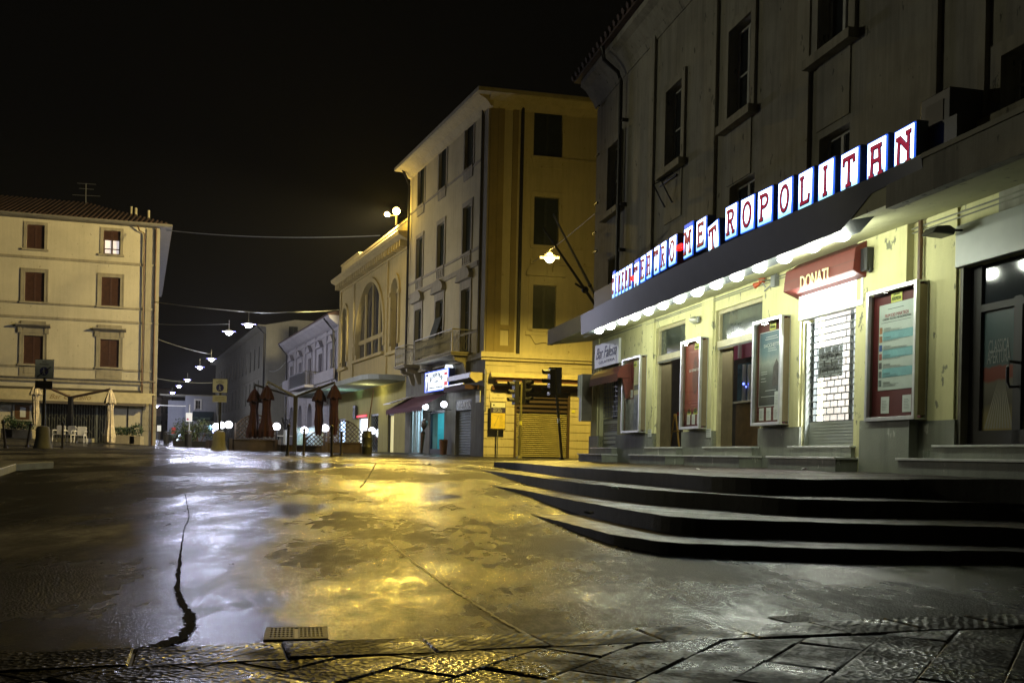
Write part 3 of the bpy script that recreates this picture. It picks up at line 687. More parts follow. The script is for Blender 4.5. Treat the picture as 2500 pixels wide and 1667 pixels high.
def letter_geo(ch, w, h, y, grow=0.0, dz=0.0):
    g = G(); i = 0
    def q(a, b, wd):
        nonlocal i
        a = Vector((a[0] * w - w / 2, a[1] * h / 2)); b = Vector((b[0] * w - w / 2, b[1] * h / 2)); d = (b - a); L_ = d.length; d = d / max(L_, 1e-6); nn = Vector((-d.y, d.x)) * (wd * w / 2 + grow); a -= d * grow; b += d * grow
        yy = y - i * .0006; i += 1
        g.prism_y([(p.x, p.y + dz) for p in (a - nn, b - nn, b + nn, a + nn)], yy - .006, yy)
    for s in strokes(ch):
        if s[0] == 'arc':
            _, cx, cz, rx, rz, a0, a1, wd = s; n = 22; o_, i_ = [], []
            for t in range(n + 1):
                an = math.radians(a0 + (a1 - a0) * t / n); cc, ss = math.cos(an), math.sin(an); kx = wd * w / 2 + grow
                o_.append(((cx * w - w / 2) + cc * (rx * w + kx), cz * h / 2 + ss * (rz * h / 2 + kx) + dz)); i_.append(((cx * w - w / 2) + cc * (rx * w - kx), cz * h / 2 + ss * (rz * h / 2 - kx) + dz))
            yy = y - i * .0006; i += 1
            for t in range(n):
                P4 = [o_[t], o_[t + 1], i_[t + 1], i_[t]]; g.add([(p[0], yy - .006, p[1]) for p in P4] + [(p[0], yy, p[1]) for p in P4], [(0, 1, 2, 3), (0, 4, 5, 1), (2, 6, 7, 3)])
        else: q(*s)
    return g
row = [('C', 1497, 0, 1), ('I', 1505, 0, 0), ('N', 1513, 0, 0), ('E', 1521.5, 0, 0), ('M', 1530, 0, 0), ('A', 1539, 0, 0), ('T', 1553.5, -.05, 1), ('E', 1568.6, 0, 0), ('A', 1584, 0, 0), ('T', 1602, 0, 0), ('R', 1619, 0, 0), ('O', 1640.6, 0, 0),
       ('M', 1679, 0, 1), ('E', 1711, .02, 0), ('T', 1742, -.13, 0), ('R', 1783, 0, 0), ('O', 1824, 0, 0), ('P', 1866, 0, 0), ('O', 1915, 0, 0), ('L', 1964, 0, 0), ('I', 2016, 0, 0), ('T', 2073, 0, 0), ('A', 2137, 0, 0), ('N', 2205, 0, 0)]
def rowz(px):
    x = sign_pt(px); 
    ks = sorted(ybot); 
    for a, b in zip(ks, ks[1:]):
        if a <= px <= b: yb = ybot[a] + (ybot[b] - ybot[a]) * (px - a) / (b - a); break
    p = F.w(x, sign_y(x), 0); d = ray(px, yb); return x, H + d.z / d.y * p.y
locs = [(ch, px, dz, bl) + rowz(px) for ch, px, dz, bl in row]
for i, (ch, px, dz, bl, x, z) in enumerate(locs):
    gap = min(abs(x - locs[j][4]) for j in (i - 1, i + 1) if 0 <= j < len(locs)); w = min(.37, gap * .82); hh = .47; z = z * .5 + 3.92 * .5 + dz
    y = sign_y(x); sl = (sign_y(x + .1) - sign_y(x - .1)) / .2; rz = F.ang + math.atan(sl) - (.10 if px > 1900 else .03); W = F.w(x, y, z)
    g = G().box(-w / 2, w / 2, .02, .16, 0, hh + (.07 if bl else .02))
    B = link('letter_box', g, SIDE, SG, W - SG.location, rz)
    if ch == 'T' and px == 1742: B.rotation_euler = (0, math.radians(-7), rz)
    g = G().box(-w / 2 + .008, w / 2 - .008, 0, .019, .008, hh - .008); sub(B, 'lit_panel', g, LW)
    t = .008; g = G().box(-w / 2, -w / 2 + t, -.003, .018, 0, hh).box(w / 2 - t, w / 2, -.003, .018, 0, hh).box(-w / 2 + t, w / 2 - t, -.003, .018, 0, t).box(-w / 2 + t, w / 2 - t, -.003, .018, hh - t * 1.3, hh + (.06 if bl else 0)); sub(B, 'blue_rim', g, LB_)
    m_ = .76; sub(B, 'letter_edge', letter_geo(ch, w * .82, hh * m_, -.004, .010, hh * .12 - .004), EDG); sub(B, 'letter', letter_geo(ch, w * .82, hh * m_, -.012, 0, hh * .12), RED)
for px, w in ((1546, .12), (1659.5, .2)):
    x, z = rowz(px); g = G().box(-w / 2, w / 2, -.03, .05, .16, .24); B = link('lit_dash', g, RDOT, SG, F.w(x, sign_y(x), z) - SG.location, F.ang)
g = G(); NN = 30
for i in range(NN):
    x = x_f0 + .3 + (xe - x_f0 - .35) * i / NN; x2 = x_f0 + .3 + (xe - x_f0 - .35) * (i + 1) / NN
    y, y2 = sign_y(x) + .18, sign_y(x2) + .18
    g.add([(x, y, 3.84), (x2, y2, 3.84), (x2, y2 + .05, 3.84), (x, y + .05, 3.84), (x, y, 4.34), (x2, y2, 4.34), (x2, y2 + .05, 4.34), (x, y + .05, 4.34)], [(0, 1, 5, 4), (4, 5, 6, 7), (3, 2, 6, 7), (0, 3, 7, 4), (1, 2, 6, 5)])
part(SG, 'backing_panel', g, FASC, F)
# ---- canopy lamps
DOME = E('white_dome_lamp', (.9, .94, 1.0), 6); ordn = 'nearest the far end|second|third|fourth|fifth|sixth|seventh|eighth|ninth|tenth|eleventh|twelfth|thirteenth|last and nearest'.split('|')
CLC = (.90, .97, .80)
lampM = None
for i, (px, py) in enumerate(LPX):
    x, z = F.loc(px, py - 3, n_ - .06); W = F.w(x, -n_ + .19, zf - .01)
    lab = ('white dome lamp under the cinema canopy, ' + ordn[i] + (' counting from the far end' if 0 < i < 13 else (' of the row' if i == 13 else '')))
    if lampM is None:
        lampM = root('canopy_lamp', W, lab, 'ceiling lamp', 'dome lamps under the canopy edge', F.ang)
        part(lampM, 'rim', G().lathe([(.112, .02), (.116, 0), (.107, -.02)], 20), GREY, smooth=True)
        part(lampM, 'dome', G().lathe([(.105 * math.cos(a * PI / 12), -.02 - .075 * math.sin(a * PI / 12)) for a in range(6)] + [(.004, -.095)], 20), DOME, smooth=True)
        light(lampM, 'POINT', (0, 0, -.19), 31, CLC, .08)
    else:
        c = clone(lampM); c.location = W; c['label'] = lab
# ---- doors 1 and 2
def cin_door(o_, ybarL, xbar, leafw, name):
    x0, x1, z0, z1 = o_; zb = F.loc(xbar, ybarL)[1]
    g = G(); t = .07; g.box(x0, x0 + t, .05, .15, z0, z1).box(x1 - t, x1, .05, .15, z0, z1).box(x0 + t, x1 - t, .05, .15, z1 - t, z1).box(x0 + t, x1 - t, .0, .15, zb - .12, zb)
    D = part(C, 'door_frame', g, OAK, F)
    sub(D, 'transom_pane', G().box(x0 + t, x1 - t, .1, .11, zb, z1 - t), P('streaky_transom_glass', (.05, .06, .05), .12, var=.5, scale=2))
    g = G(); n = 22; a, b = x0 + t + .005, x0 + t + leafw
    for i in range(n):
        u = a + (b - a) * i / n; g.add([(u, .12, z0), (u + (b - a) / n / 2, .105, z0), (u + (b - a) / n, .12, z0), (u, .12, zb - .15), (u + (b - a) / n / 2, .105, zb - .15), (u + (b - a) / n, .12, zb - .15)], [(0, 1, 4, 3), (1, 2, 5, 4)])
    g.box(a, b, .121, .14, z0, zb - .15); sub(D, 'door_leaf', g, CORR)
    g = G(); g.tube([(a, .02, zb - .14), (x1 - t, .02, zb - .14)], .015, 6); sub(D, 'track_rail', g, ALU)
    return D
cin_door(ops[1], 862, 1635, F.loc(1638, 950, -.12)[0] - ops[1][0] - .07, 'door')
cin_door(ops[2], 821, 1800, F.loc(1787, 950, -.12)[0] - ops[2][0] - .07, 'door')
# foyer behind the doors
INT = P('foyer_wall', (.06, .05, .04), .6, var=.3); MAG = P('magenta_foyer_panel', (.22, .03, .06), .6, var=.1); 
fx0, fx1 = ops[0][1] + .75, ops[2][1] + .8
g = G().box(fx0, fx1, 1.9, 2.0, 0, zs).box(fx0 - .1, fx0, .36, 2.0, 0, zs).box(fx1, fx1 + .1, .36, 2.0, 0, zs).box(fx0, fx1, .36, 1.9, sill - .06, sill - .01).box(fx0, fx1, .36, 1.9, zs, zs + .1); part(C, 'foyer', g, INT, F)
m1, m2 = ops[2][0] + .5, ops[2][1]
u0, u1 = F.loc(1788, 850, -1.6)[0], F.loc(1850, 850, -1.6)[0]; part(C, 'foyer_panel', G().box(u0, u1, 1.6, 1.65, F.loc(1815, 874, -1.6)[1], F.loc(1815, 836, -1.6)[1]), MAG, F)
v_ = lambda px, py, d=1.5: F.loc(px, py, -d); part(C, 'foyer_window', G().box(v_(1801, 860)[0], v_(1805, 860)[0], 1.5, 1.55, v_(1803, 874)[1], v_(1803, 815)[1]).box(v_(1812, 920)[0], v_(1816, 920)[0], 1.5, 1.55, v_(1812, 980)[1], v_(1812, 890)[1]).box(v_(1826, 920)[0], v_(1829, 920)[0], 1.5, 1.55, v_(1826, 980)[1], v_(1826, 890)[1]).box(v_(1808, 920)[0], v_(1845, 920)[0], 1.5, 1.55, v_(1820, 981)[1], v_(1820, 978)[1]), ALU, F); part(C, 'foyer_dark_glass', G().box(v_(1794, 920)[0], v_(1845, 920)[0], 1.56, 1.58, v_(1820, 976)[1], v_(1820, 885)[1]), P('slate_blue_glass', (.05, .09, .11), .2, var=.5, scale=4), F)
q0, q1 = F.loc(1790, 1020, -.9)[0], F.loc(1850, 1020, -.9)[0]; ch_ = F.loc(1815, 984, -.9)[1] - sill; ct = root('ticket_counter', tuple(F.w((q0 + q1) / 2, .9, sill)), 'brown wooden ticket counter seen through the half open second cinema door', 'counter', rz=F.ang)
hw = (q1 - q0) / 2; part(ct, 'counter_front', G().box(-hw * .8, hw, 0, .5, 0, ch_), P('oak_brown_panel', (.16, .10, .04), .5, var=.35, scale=5), bevel=.01); part(ct, 'counter_top', G().box(-hw * .85, hw + .05, -.06, .55, ch_, ch_ + .04), MARB, bevel=.004)
light(C, 'POINT', F.w(q1 + .3, .6, 3.3) - C.location, 40, (1, .9, .75), .15, name='foyer_light'); light(C, 'POINT', F.w(F.loc(1649, 1050, -.6)[0] + .6, .6, 3.2) - C.location, 12, (.9, .9, 1), .1, name='foyer_light')
part(C, 'status_light', G().sphere((v_(1821, 937)[0], 1.45, v_(1821, 937)[1]), .025, 8).sphere((v_(1827, 944)[0], 1.45, v_(1827, 944)[1]), .018, 8), E('blue_led', (.1, .15, 1), 6), F)
# trestle ladder and leaning board behind door one
bx = F.loc(1649, 1050, -.6)[0]
ld_ = root('step_ladder', tuple(F.w(bx, .55, sill)), 'yellow wooden step ladder standing inside the first cinema door', 'ladder', rz=F.ang)
YW = P('yellow_wood', (.45, .27, .05), .5, var=.2)
part(ld_, 'rail', G().tube([(-.18, 0, 0), (.05, 0, .72)], .02, 6).tube([(.35, 0, 0), (.12, 0, .72)], .02, 6), YW); part(ld_, 'rung', G().box(-.07, .3, -.02, .02, .34, .37), YW)
bd = root('standing_poster_board', tuple(F.w(bx + .02, .75, sill + .72)), 'white poster board with red foot leaning inside the first cinema door', 'poster board', rz=F.ang)
part(bd, 'board', G().box(-.2, .3, 0, .03, .06, 1.0), PAPER); part(bd, 'red_base', G().box(-.24, .34, -.03, .08, -.02, .06), P('red_plastic', (.4, .02, .01), .5)); part(bd, 'picture', G().box(-.14, .2, -.004, 0, .12, .34), P('grey_photo', (.15, .15, .14), .6, var=.6, scale=15))
# ---- bar Falesia door (roller grille), sign, awning, side case
def grille(g, x0, x1, z0, z1, y, sx=.09, sz=.08, r=.006):
    n = int((z1 - z0) / sz)
    for i in range(n + 1): z = z0 + i * sz; g.box(x0, x1, y, y + .01, z - r, z + r)
    k = int((x1 - x0) / sx)
    for i in range(k + 1): x = x0 + (x1 - x0) * i / k; g.box(x - r, x + r, y + .002, y + .012, z0, z1)
x0, x1, z0, z1 = ops[0]; g = G(); grille(g, x0, x1, z0 + .75, z1, .10, .12, .12, .008)
for i in range(14): z = z0 + .05 * i; g.add([(x0, .11, z), (x1, .11, z), (x1, .095, z + .025), (x0, .095, z + .025), (x1, .11, z + .05), (x0, .11, z + .05)], [(0, 1, 2, 3), (3, 2, 4, 5)])
R_ = part(C, 'roller_grille', g, GREY, F)
gp = G()
for z in (.1, .2, .3, .58): gp.box(x0 + .12, x1 - .08, .085, .09, z0 + z, z0 + z + .07)
sub(R_, 'sticker', gp, PAPER)
part(C, 'bar_interior', G().box(x0 - .3, x1 + .6, 1.2, 1.25, 0, zs).box(x0 - .3, x0 - .25, .36, 1.2, 0, zs).box(x1 + .6, x1 + .65, .36, 1.2, 0, zs), P('dark_bar_room', (.05, .045, .05), .6, var=.5, scale=5), F)
light(C, 'POINT', F.w((x0 + x1) / 2, .8, 1.9) - C.location, .6, (.9, .85, 1), .1, name='bar_light')
a, b, z0, z1 = F.rect(1454, 1512, 838, 893, .05); b_ = F.loc(1512, 865, .05)[0]; w, h_ = b - a, z1 - z0
bs = root('bar_sign', tuple(F.w((a + b) / 2, -.04, z0)), 'white bar sign with blue script lettering above the small red awning', 'sign', rz=F.ang)
part(bs, 'panel', G().box(-w / 2, w / 2, -.03, .03, 0, h_ * 1.06), P('off_white_sign', (.62, .63, .60), .4, var=.08), bevel=.004)
NAVY = P('navy_lettering', (.02, .025, .12), .5, var=.05)
o = part(bs, 'lettering', text_mesh('Bar Falesia', w * .86, h_ * .5, .004, .45), NAVY); o.location = (0, -.034, h_ * .64)
o = part(bs, 'small_lettering', text_mesh('GELATERIA', w * .66, h_ * .13, .004), NAVY); o.location = (.04, -.034, h_ * .22)
part(bs, 'rule', G().box(-w * .3, w * .42, -.033, -.03, h_ * .36, h_ * .37).box(w * .41, w * .42, -.033, -.03, h_ * .08, h_ * .36), NAVY)
REDC = P('faded_red_canvas', (.10, .020, .010), .8, var=.3, scale=5, bump=.3, bscale=15)
a, b, z0, z1 = F.rect(1442, 1510, 897, 925, .4); 
aw = root('scalloped_red_awning', tuple(F.w(a, 0, z0)), 'small domed red awning with scalloped hem over the bar door', 'awning', rz=F.ang)
w = b - a; g = G(); n = 14; prof = [(0, .31), (-.12, .30), (-.26, .25), (-.37, .16), (-.42, .06), (-.42, -.04)]
rows = []
for i in range(n + 1):
    x = w * i / n; rows.append([(x, y, z) for y, z in prof])
V = [p for r in rows for p in r]; m_ = len(prof); g.add(V, [(i * m_ + j, i * m_ + j + 1, (i + 1) * m_ + j + 1, (i + 1) * m_ + j) for i in range(n) for j in range(m_ - 1)])
g.add([(0, y, z) for y, z in prof] + [(0, 0, -.04)], [tuple(range(m_ + 1))]); g.add([(w, y, z) for y, z in prof] + [(w, 0, -.04)], [tuple(range(m_ + 1))])
part(aw, 'canvas', g, REDC)
g = G()
for i in range(n):
    x = w * i / n; g.prism_y([(x, -.04), (x + w / n, -.04), (x + w / n, -.09), (x + w / n / 2, -.13), (x, -.09)], -.424, -.42)
part(aw, 'hem', g, REDC)
g = G().add([(w - .03, -.3, -.04), (w, -.06, -.04), (w - .02, -.1, -.45), (w - .05, -.2, -.5)], [(0, 1, 2, 3)]).add([(w - .04, -.3, -.04), (w - .2, -.25, -.04), (w - .16, -.2, -.42), (w - .06, -.2, -.5)], [(0, 1, 2, 3)]); part(aw, 'hanging_canvas', g, REDC)
# ---- poster cases
def case(px0, px1, pyt, pyb, depth, label, fill):
    a, b, z0, z1 = F.rect(px0, px1, pyt, pyb, depth); w, h_ = b - a, z1 - z0
    R = root('poster_case', tuple(F.w((a + b) / 2, -.005, z0)), label, 'poster case', 'aluminium poster cases on the cinema wall', F.ang)
    t = .05; g = G(); D = -depth
    for s in (-1, 1): g.box(min(s * w / 2, s * (w / 2 - t)), max(s * w / 2, s * (w / 2 - t)), D, D + .05, 0, h_)
    g.box(-w / 2 + t, w / 2 - t, D, D + .05, 0, t); g.box(-w / 2 + t, w / 2 - t, D, D + .05, h_ - t, h_); part(R, 'front_frame', g, ALU, bevel=.004)
    SMK = P('smoked_side', (.20, .16, .10), .3, .3); part(R, 'side_panel', G().box(w / 2 - .012, w / 2 - .002, D + .05, -.04, .05, h_ - .05), SMK); part(R, 'side_panel', G().box(-w / 2 + .002, -w / 2 + .012, D + .05, -.04, .05, h_ - .05), SMK)
    g = G(); g.box(-w / 2, w / 2, D + .05, 0, 0, .02).box(-w / 2, w / 2, D + .05, 0, h_ - .02, h_).box(w / 2 - .03, w / 2, -.05, 0, .02, h_ - .02).box(-w / 2, -w / 2 + .03, -.05, 0, .02, h_ - .02); part(R, 'rear_frame', g, ALU)
    part(R, 'back_board', G().box(-w / 2 + .013, w / 2 - .013, D + .10, D + .11, .021, h_ - .021), P('oxblood_board', (.10, .011, .010), .7, var=.15))
    part(R, 'glass', G().quad((-w / 2 + t, D + .03, t), (w / 2 - t, D + .03, t), (w / 2 - t, D + .03, h_ - t), (-w / 2 + t, D + .03, h_ - t)), CLEAR)
    fill(R, w, h_, D + .098); return R
YLW = P('yellow_label', (.60, .58, .08), .6, var=.1); GRN = P('dark_green_print', (.03, .08, .03), .6, var=.1); INK = P('grey_ink', (.08, .09, .09), .7, var=.1)
def ticket(R, x, z, y, w=.22):
    L_ = part(R, 'yellow_label', G().box(x - w / 2, x + w / 2, y - .004, y, z, z + .12), YLW); sub(L_, 'print', text_mesh('METROPOLITAN', w * .8, .05, .002), GRN, (x, y - .006, z + .045)); sub(L_, 'small_print', text_mesh('CINEMA TEATRO', w * .6, .018, .002), GRN, (x, y - .006, z + .095))
def notes(R, xs, z, y, w=.17, h_=.21):
    for i, x in enumerate(xs):
        g = G(); k = random.uniform(-.03, .03); g.prism_y([(x - w / 2, z), (x + w / 2, z + k * w), (x + w / 2 - k * .1, z + h_ + k * w), (x - w / 2 - k * .1, z + h_)], y - .003, y)
        n_1 = part(R, 'notice', g, PAPER); t = G()
        for j in range(7): t.box(x - w * .33, x + w * random.uniform(.1, .33), y - .0045, y - .0035, z + h_ * (.2 + j * .09), z + h_ * (.2 + j * .09) + .004)
        sub(n_1, 'print', t, INK)
def film_list(R, w, h_, y):
    z0, z1 = h_ * .235, h_ * .885; pw = w * .70; x0 = -pw / 2
    p = part(R, 'film_programme', G().box(x0, x0 + pw, y - .004, y, z0, z1), P('pale_green_paper', (.45, .50, .45), .6, var=.08, scale=5)); H_ = z1 - z0
    for z, c in ((.58, 0), (.37, 1), (.15, 2)): sub(p, 'blue_band', G().box(x0 + pw * .12, x0 + pw - .005, y - .006, y - .005, z0 + H_ * z, z0 + H_ * (z + .10)), P('cyan_print', (.16, .36, .38), .6, var=.15, scale=6))
    sub(p, 'heading', text_mesh('FILM DEI MARTEDI', pw * .66, .042, .002), P('red_print', (.30, .04, .05), .6), (0, y - .006, z0 + H_ * .865))
    sub(p, 'subheading', text_mesh('CINEMA TEATRO METROPOLITAN', pw * .8, .028, .002), INK, (0, y - .006, z0 + H_ * .825))
    t = G(); t.box(x0 + pw * .25, x0 + pw * .7, y - .006, y - .005, z0 + H_ * .935, z0 + H_ * .942).box(x0 + .05, x0 + pw * .9, y - .006, y - .005, z0 + H_ * .785, z0 + H_ * .79)
    for i in range(7):
        zz = z0 + H_ * (.72 - i * .105)
        for j in range(5): t.box(x0 + pw * .15, x0 + pw * (random.uniform(.5, .9) if j > 1 else .35), y - .0075, y - .0065, zz - j * .013, zz - j * .013 + (.005 if j < 2 else .003))
    sub(p, 'text_lines', t, INK)
    for i in range(7): zz = z0 + H_ * (.665 - i * .103); sub(p, 'film_picture', G().box(x0 + .012, x0 + pw * .1, y - .006, y - .005, zz, zz + H_ * .075), P('film_still', random.choice([(.12, .15, .14), (.25, .08, .06), (.05, .10, .28), (.1, .1, .1), (.3, .14, .06)]), .6, var=.5, scale=30))
    ticket(R, 0, h_ * .885 + .005, y - .005); notes(R, (-w * .2, w * .23), h_ * .06, y)
def film_blue(R, w, h_, y):
    z0, z1 = h_ * .19, h_ * .88; pw = w * .74; x0 = -w / 2 + .10
    m, nt, b = _nt('storm_sky_poster'); tc = nt.nodes.new('ShaderNodeTexCoord'); sp = nt.nodes.new('ShaderNodeSeparateXYZ'); nt.links.new(tc.outputs['Generated'], sp.inputs[0])
    n = _noise(nt, 4, 5, .6, tc.outputs['Generated']); ad = nt.nodes.new('ShaderNodeMath'); ad.operation = 'MULTIPLY_ADD'; ad.inputs[1].default_value = .25; nt.links.new(n.outputs[0], ad.inputs[0]); nt.links.new(sp.outputs['Z'], ad.inputs[2])
    r = _ramp(nt, ad.outputs[0], [(.12, (.03, .035, .03)), (.5, (.06, .07, .06)), (.72, (.30, .33, .28)), (.85, (.12, .20, .22)), (1.0, (.05, .12, .16))]); nt.links.new(r.outputs[0], b.inputs['Base Color']); b.inputs['Roughness'].default_value = .5
    q = part(R, 'film_poster', G().box(x0 - .012, x0 + pw + .012, y - .004, y, z0 - .012, z1 + .012), PAPER); sub(q, 'artwork', G().box(x0, x0 + pw, y - .006, y - .005, z0, z1), m)
    sub(q, 'title', text_mesh('SACCHETTI', pw * .72, .055, .002), PAPER, (x0 + pw * .55, y - .008, z0 + (z1 - z0) * .82))
    t = G()
    for zz, a, b_ in ((.93, .3, .8), (.90, .25, .85), (.77, .4, .75), (.74, .4, .8), (.46, .08, .38), (.43, .08, .38), (.37, .08, .3), (.33, .08, .34), (.2, .3, .8), (.12, .1, .9)): t.box(x0 + pw * a, x0 + pw * b_, y - .008, y - .007, z0 + (z1 - z0) * zz, z0 + (z1 - z0) * zz + .008)
    sub(q, 'text_lines', t, PAPER); sub(q, 'figures', G().prism_y([(x0 + pw * .62, z0 + .3), (x0 + pw * .95, z0 + .3), (x0 + pw * .92, z0 + .62), (x0 + pw * .8, z0 + .72), (x0 + pw * .66, z0 + .6)], y - .0075, y - .0068), P('dark_figures', (.06, .05, .04), .6, var=.6, scale=12))
    ticket(R, w * .05, h_ * .895, y - .005, .2); notes(R, (-w * .3, -w * .05, w * .2), h_ * .05, y, .15, .2); notes(R, (w * .25,), h_ * .16, y - .012, .16, .26)
def film_red(R, w, h_, y):
    q = part(R, 'film_poster', G().box(-w / 2 + .05, w / 2 - .05, y - .004, y, h_ * .2, h_ * .97), P('brick_red_poster', (.20, .028, .016), .6, var=.12, scale=2))
    g = G(); pts = [(.06 + .13 * math.cos(a * PI / 12) * (1 - .15 * math.sin(a * PI / 12)), h_ * .60 + .36 * math.sin(a * PI / 12)) for a in range(24)]; g.prism_y(pts, y - .006, y - .005); sub(q, 'portrait', g, P('dark_red_tone', (.10, .018, .01), .6, var=.5, scale=9))
    sub(q, 'title', text_mesh('LO SPARTITO', w * .55, .05, .002), PAPER, (.04, y - .009, h_ * .66)); t = G()
    for zz, a, b_ in ((.87, -.2, .2), (.86, -.1, .25), (.3, -.2, .25), (.27, -.1, .2)): t.box(a * w * 1.2, b_ * w * 1.2, y - .006, y - .005, h_ * zz, h_ * zz + .006)
    sub(q, 'text_lines', t, P('salmon_print', (.5, .2, .15), .6)); ticket(R, w * .12, h_ * .885, y - .006, .2); ticket(R, -w * .22, h_ * .165, y, .17); ticket(R, w * .1, h_ * .165, y, .17); notes(R, (-w * .25, w * .0, w * .26), h_ * .055, y, .14, .19)
def film_mixed(R, w, h_, y):
    q = part(R, 'paper_sheet', G().box(-w * .02, w / 2 - .06, y - .004, y, h_ * .5, h_ * .95), P('cream_paper', (.5, .48, .3), .6, var=.2)); q2 = part(R, 'photo_sheet', G().box(0, w / 2 - .06, y - .006, y - .0045, h_ * .04, h_ * .5), P('grey_photo_print', (.16, .17, .19), .5, var=.7, scale=7))
    part(R, 'pale_sheet', G().box(-w / 2 + .05, -.01, y - .004, y, h_ * .03, h_ * .45), P('grey_paper', (.30, .30, .26), .6, var=.4, scale=4)); part(R, 'dark_strip', G().box(.0, w / 2 - .06, y - .006, y - .0045, h_ * .56, h_ * .63), P('slate_print', (.08, .1, .12), .6, var=.4))
    ticket(R, w * .05, h_ * .87, y - .006, .18); notes(R, (-w * .12,), h_ * .47, y - .006, .13, .17)
case(2113, 2235, 699, 1026, .20, 'large aluminium poster case with film programme nearest the glass shop door', film_list)
case(1835, 1905, 778, 1038, .20, 'aluminium poster case with grey blue film poster beside the lit shop', film_blue)
case(1660, 1708, 829, 1047, .20, 'narrow poster case with brick red film poster between the two cinema doors', film_red)
case(1517, 1561, 872, 1056, .20, 'poster case with mixed pale sheets beside the bar door', film_mixed)
# end case on the corner, seen edge on
W = F.w(.18, -.06, F.loc(1432, 1030)[1]); ec = root('corner_display_case', W, 'narrow display case hanging edge-on at the building corner under the red awning', 'display case', rz=F.ang)
hh = F.loc(1432, 918)[1] - W.z; part(ec, 'case_body', G().box(-.16, .0, -.24, .03, 0, hh), P('weathered_case', (.16, .14, .09), .6, var=.3), bevel=.01); part(ec, 'case_edge', G().box(-.16, .0, -.27, -.242, 0, hh * .98), WHITE)
part(ec, 'sheets', G().box(-.03, -.01, -.34, -.28, hh * .55, hh * .98).box(-.08, -.06, -.34, -.28, hh * .5, hh * .98), PAPER)
# ---- Donati shop: lightbox, awning, brick-pattern shutter
x0, x1, z0, z1 = ops[3]
zb0 = F.loc(2030, 750, .1)[1]; zt0 = F.loc(2030, 662, .1)[1]
a, b = F.loc(1951, 740, .1)[0], F.loc(2108, 700, .1)[0]
sb = root('lit_shop_sign', tuple(F.w((a + b) / 2, -.02, zb0)), 'blank glowing white shop lightbox under the red awning', 'sign', rz=F.ang); w = b - a; h_ = zt0 - zb0
t = .05; g = G().box(-w / 2, w / 2, -.09, .02, -.08, 0).box(-w / 2, -w / 2 + t, -.09, .02, 0, h_).box(w / 2 - t, w / 2, -.09, .02, 0, h_).box(-w / 2 + t, w / 2 - t, -.01, .02, 0, h_); part(sb, 'frame', g, WHITE, bevel=.004)
part(sb, 'lit_panel', G().box(-w / 2 + t, w / 2 - t, -.075, -.015, .001, h_), E('white_shop_panel', (1, 1, .96), 6))
g = G(); g.tube([(.33 + .12 * math.cos(i * PI / 12), -.077, h_ * .55 + .14 * math.sin(i * PI / 12)) for i in range(25)], .006, 5); part(sb, 'faint_logo', g, P('faint_grey_print', (.5, .5, .46), .6))
light(sb, 'AREA', (0, -.16, h_ / 2), 60, (1, 1, .92), w * .9, (PI / 2, 0, PI), sizey=h_ * .9)
az0, az1 = F.loc(1950, 718, .3)[1], F.loc(1950, 655, .1)[1]
da = root('shop_awning', tuple(F.w((a + b) / 2 + .02, 0, az0)), 'brick red cassette awning lettered DONATI above the glowing shop sign', 'awning', rz=F.ang); w2 = w + .28; hA = .42
RC2 = P('brick_red_awning', (.12, .020, .014), .6, var=.12)
g = G().prism_x([(0, hA + .14), (-.26, hA - .02), (-.27, .16 + hA - .22), (-.30, .10), (-.05, .0), (0, .02)], -w2 / 2, w2 / 2 - .1); part(da, 'awning_body', g, RC2, bevel=.006)
part(da, 'seam', G().box(-w2 / 2 - .002, w2 / 2 - .1, -.285, -.27, hA * .52, hA * .56), BLACK)
o = part(da, 'lettering', text_mesh('DONATI', .74, .2, .01), P('cream_lettering', (.85, .72, .40), .5, var=.05)); o.location = (-.08, -.312, hA * .34); o.rotation_euler = (0, 0, 0)
part(da, 'end_motor', G().box(w2 / 2 - .09, w2 / 2 + .06, -.2, -.02, .08, .38).tube([(w2 / 2 + .02, -.14, .3), (w2 / 2 + .05, -.14, .05)], .03, 6), BLACK, bevel=.01)
zg = F.loc(2030, 1026)[1]; ztop_s = zb0 - .09
g = G(); k = 0; z = zg; bw, bh = .19, .098; rr = .0085
while z < ztop_s:
    g.box(x0 + .04, x1 - .04, .10, .112, z - rr, z + rr); xx = x0 + .04 + (bw / 2 if k % 2 else 0)
    while xx < x1 - .04: g.box(xx - rr * .8, xx + rr * .8, .101, .111, z, min(z + bh, ztop_s)); xx += bw
    z += bh; k += 1
RG = part(C, 'brick_pattern_grille', g, P('galvanised_grille', (.07, .075, .075), .5, .4), F)
g = G(); n = 8
for i in range(n): z = sill + (zg - sill) * i / n; g.box(x0 + .04, x1 - .04, .10, .115, z + .004, sill + (zg - sill) * (i + 1) / n - .006)
g.box(x0 + .04, x1 - .04, .117, .12, sill, zg); g.box(x0, x0 + .04, .04, .14, sill, ztop_s).box(x1 - .04, x1, .04, .14, sill, ztop_s); sub(RG, 'solid_slats', g, P('grey_green_steel', (.27, .29, .26), .45, .3, var=.1))
SW = P('white_shop_room', (.85, .85, .83), .6, var=.03)
g = G().box(x0 - .6, x1 + .8, 1.5, 1.55, sill, 3.6).box(x0 - .65, x0 - .6, .36, 2.05, sill, 3.6).box(x1 + .8, x1 + .85, .36, 2.05, sill, 3.6).box(x0 - .6, x1 + .8, .36, 2.0, 3.6, 3.65).box(x0 - .6, x1 + .8, .36, 2.0, sill - .05, sill - .005); part(C, 'shop_room', g, SW, F)
xm = x0 + (x1 - x0) * .68; g = G().box(xm, xm + .09, .13, .2, sill, 3.4).box(x0 + .04, x0 + .1, .13, .2, sill, 3.4).box(x0 + .1, x1, .13, .19, sill, sill + .12); part(C, 'shop_door_frame', g, P('dark_shop_frame', (.06, .07, .07), .4, .3), F)
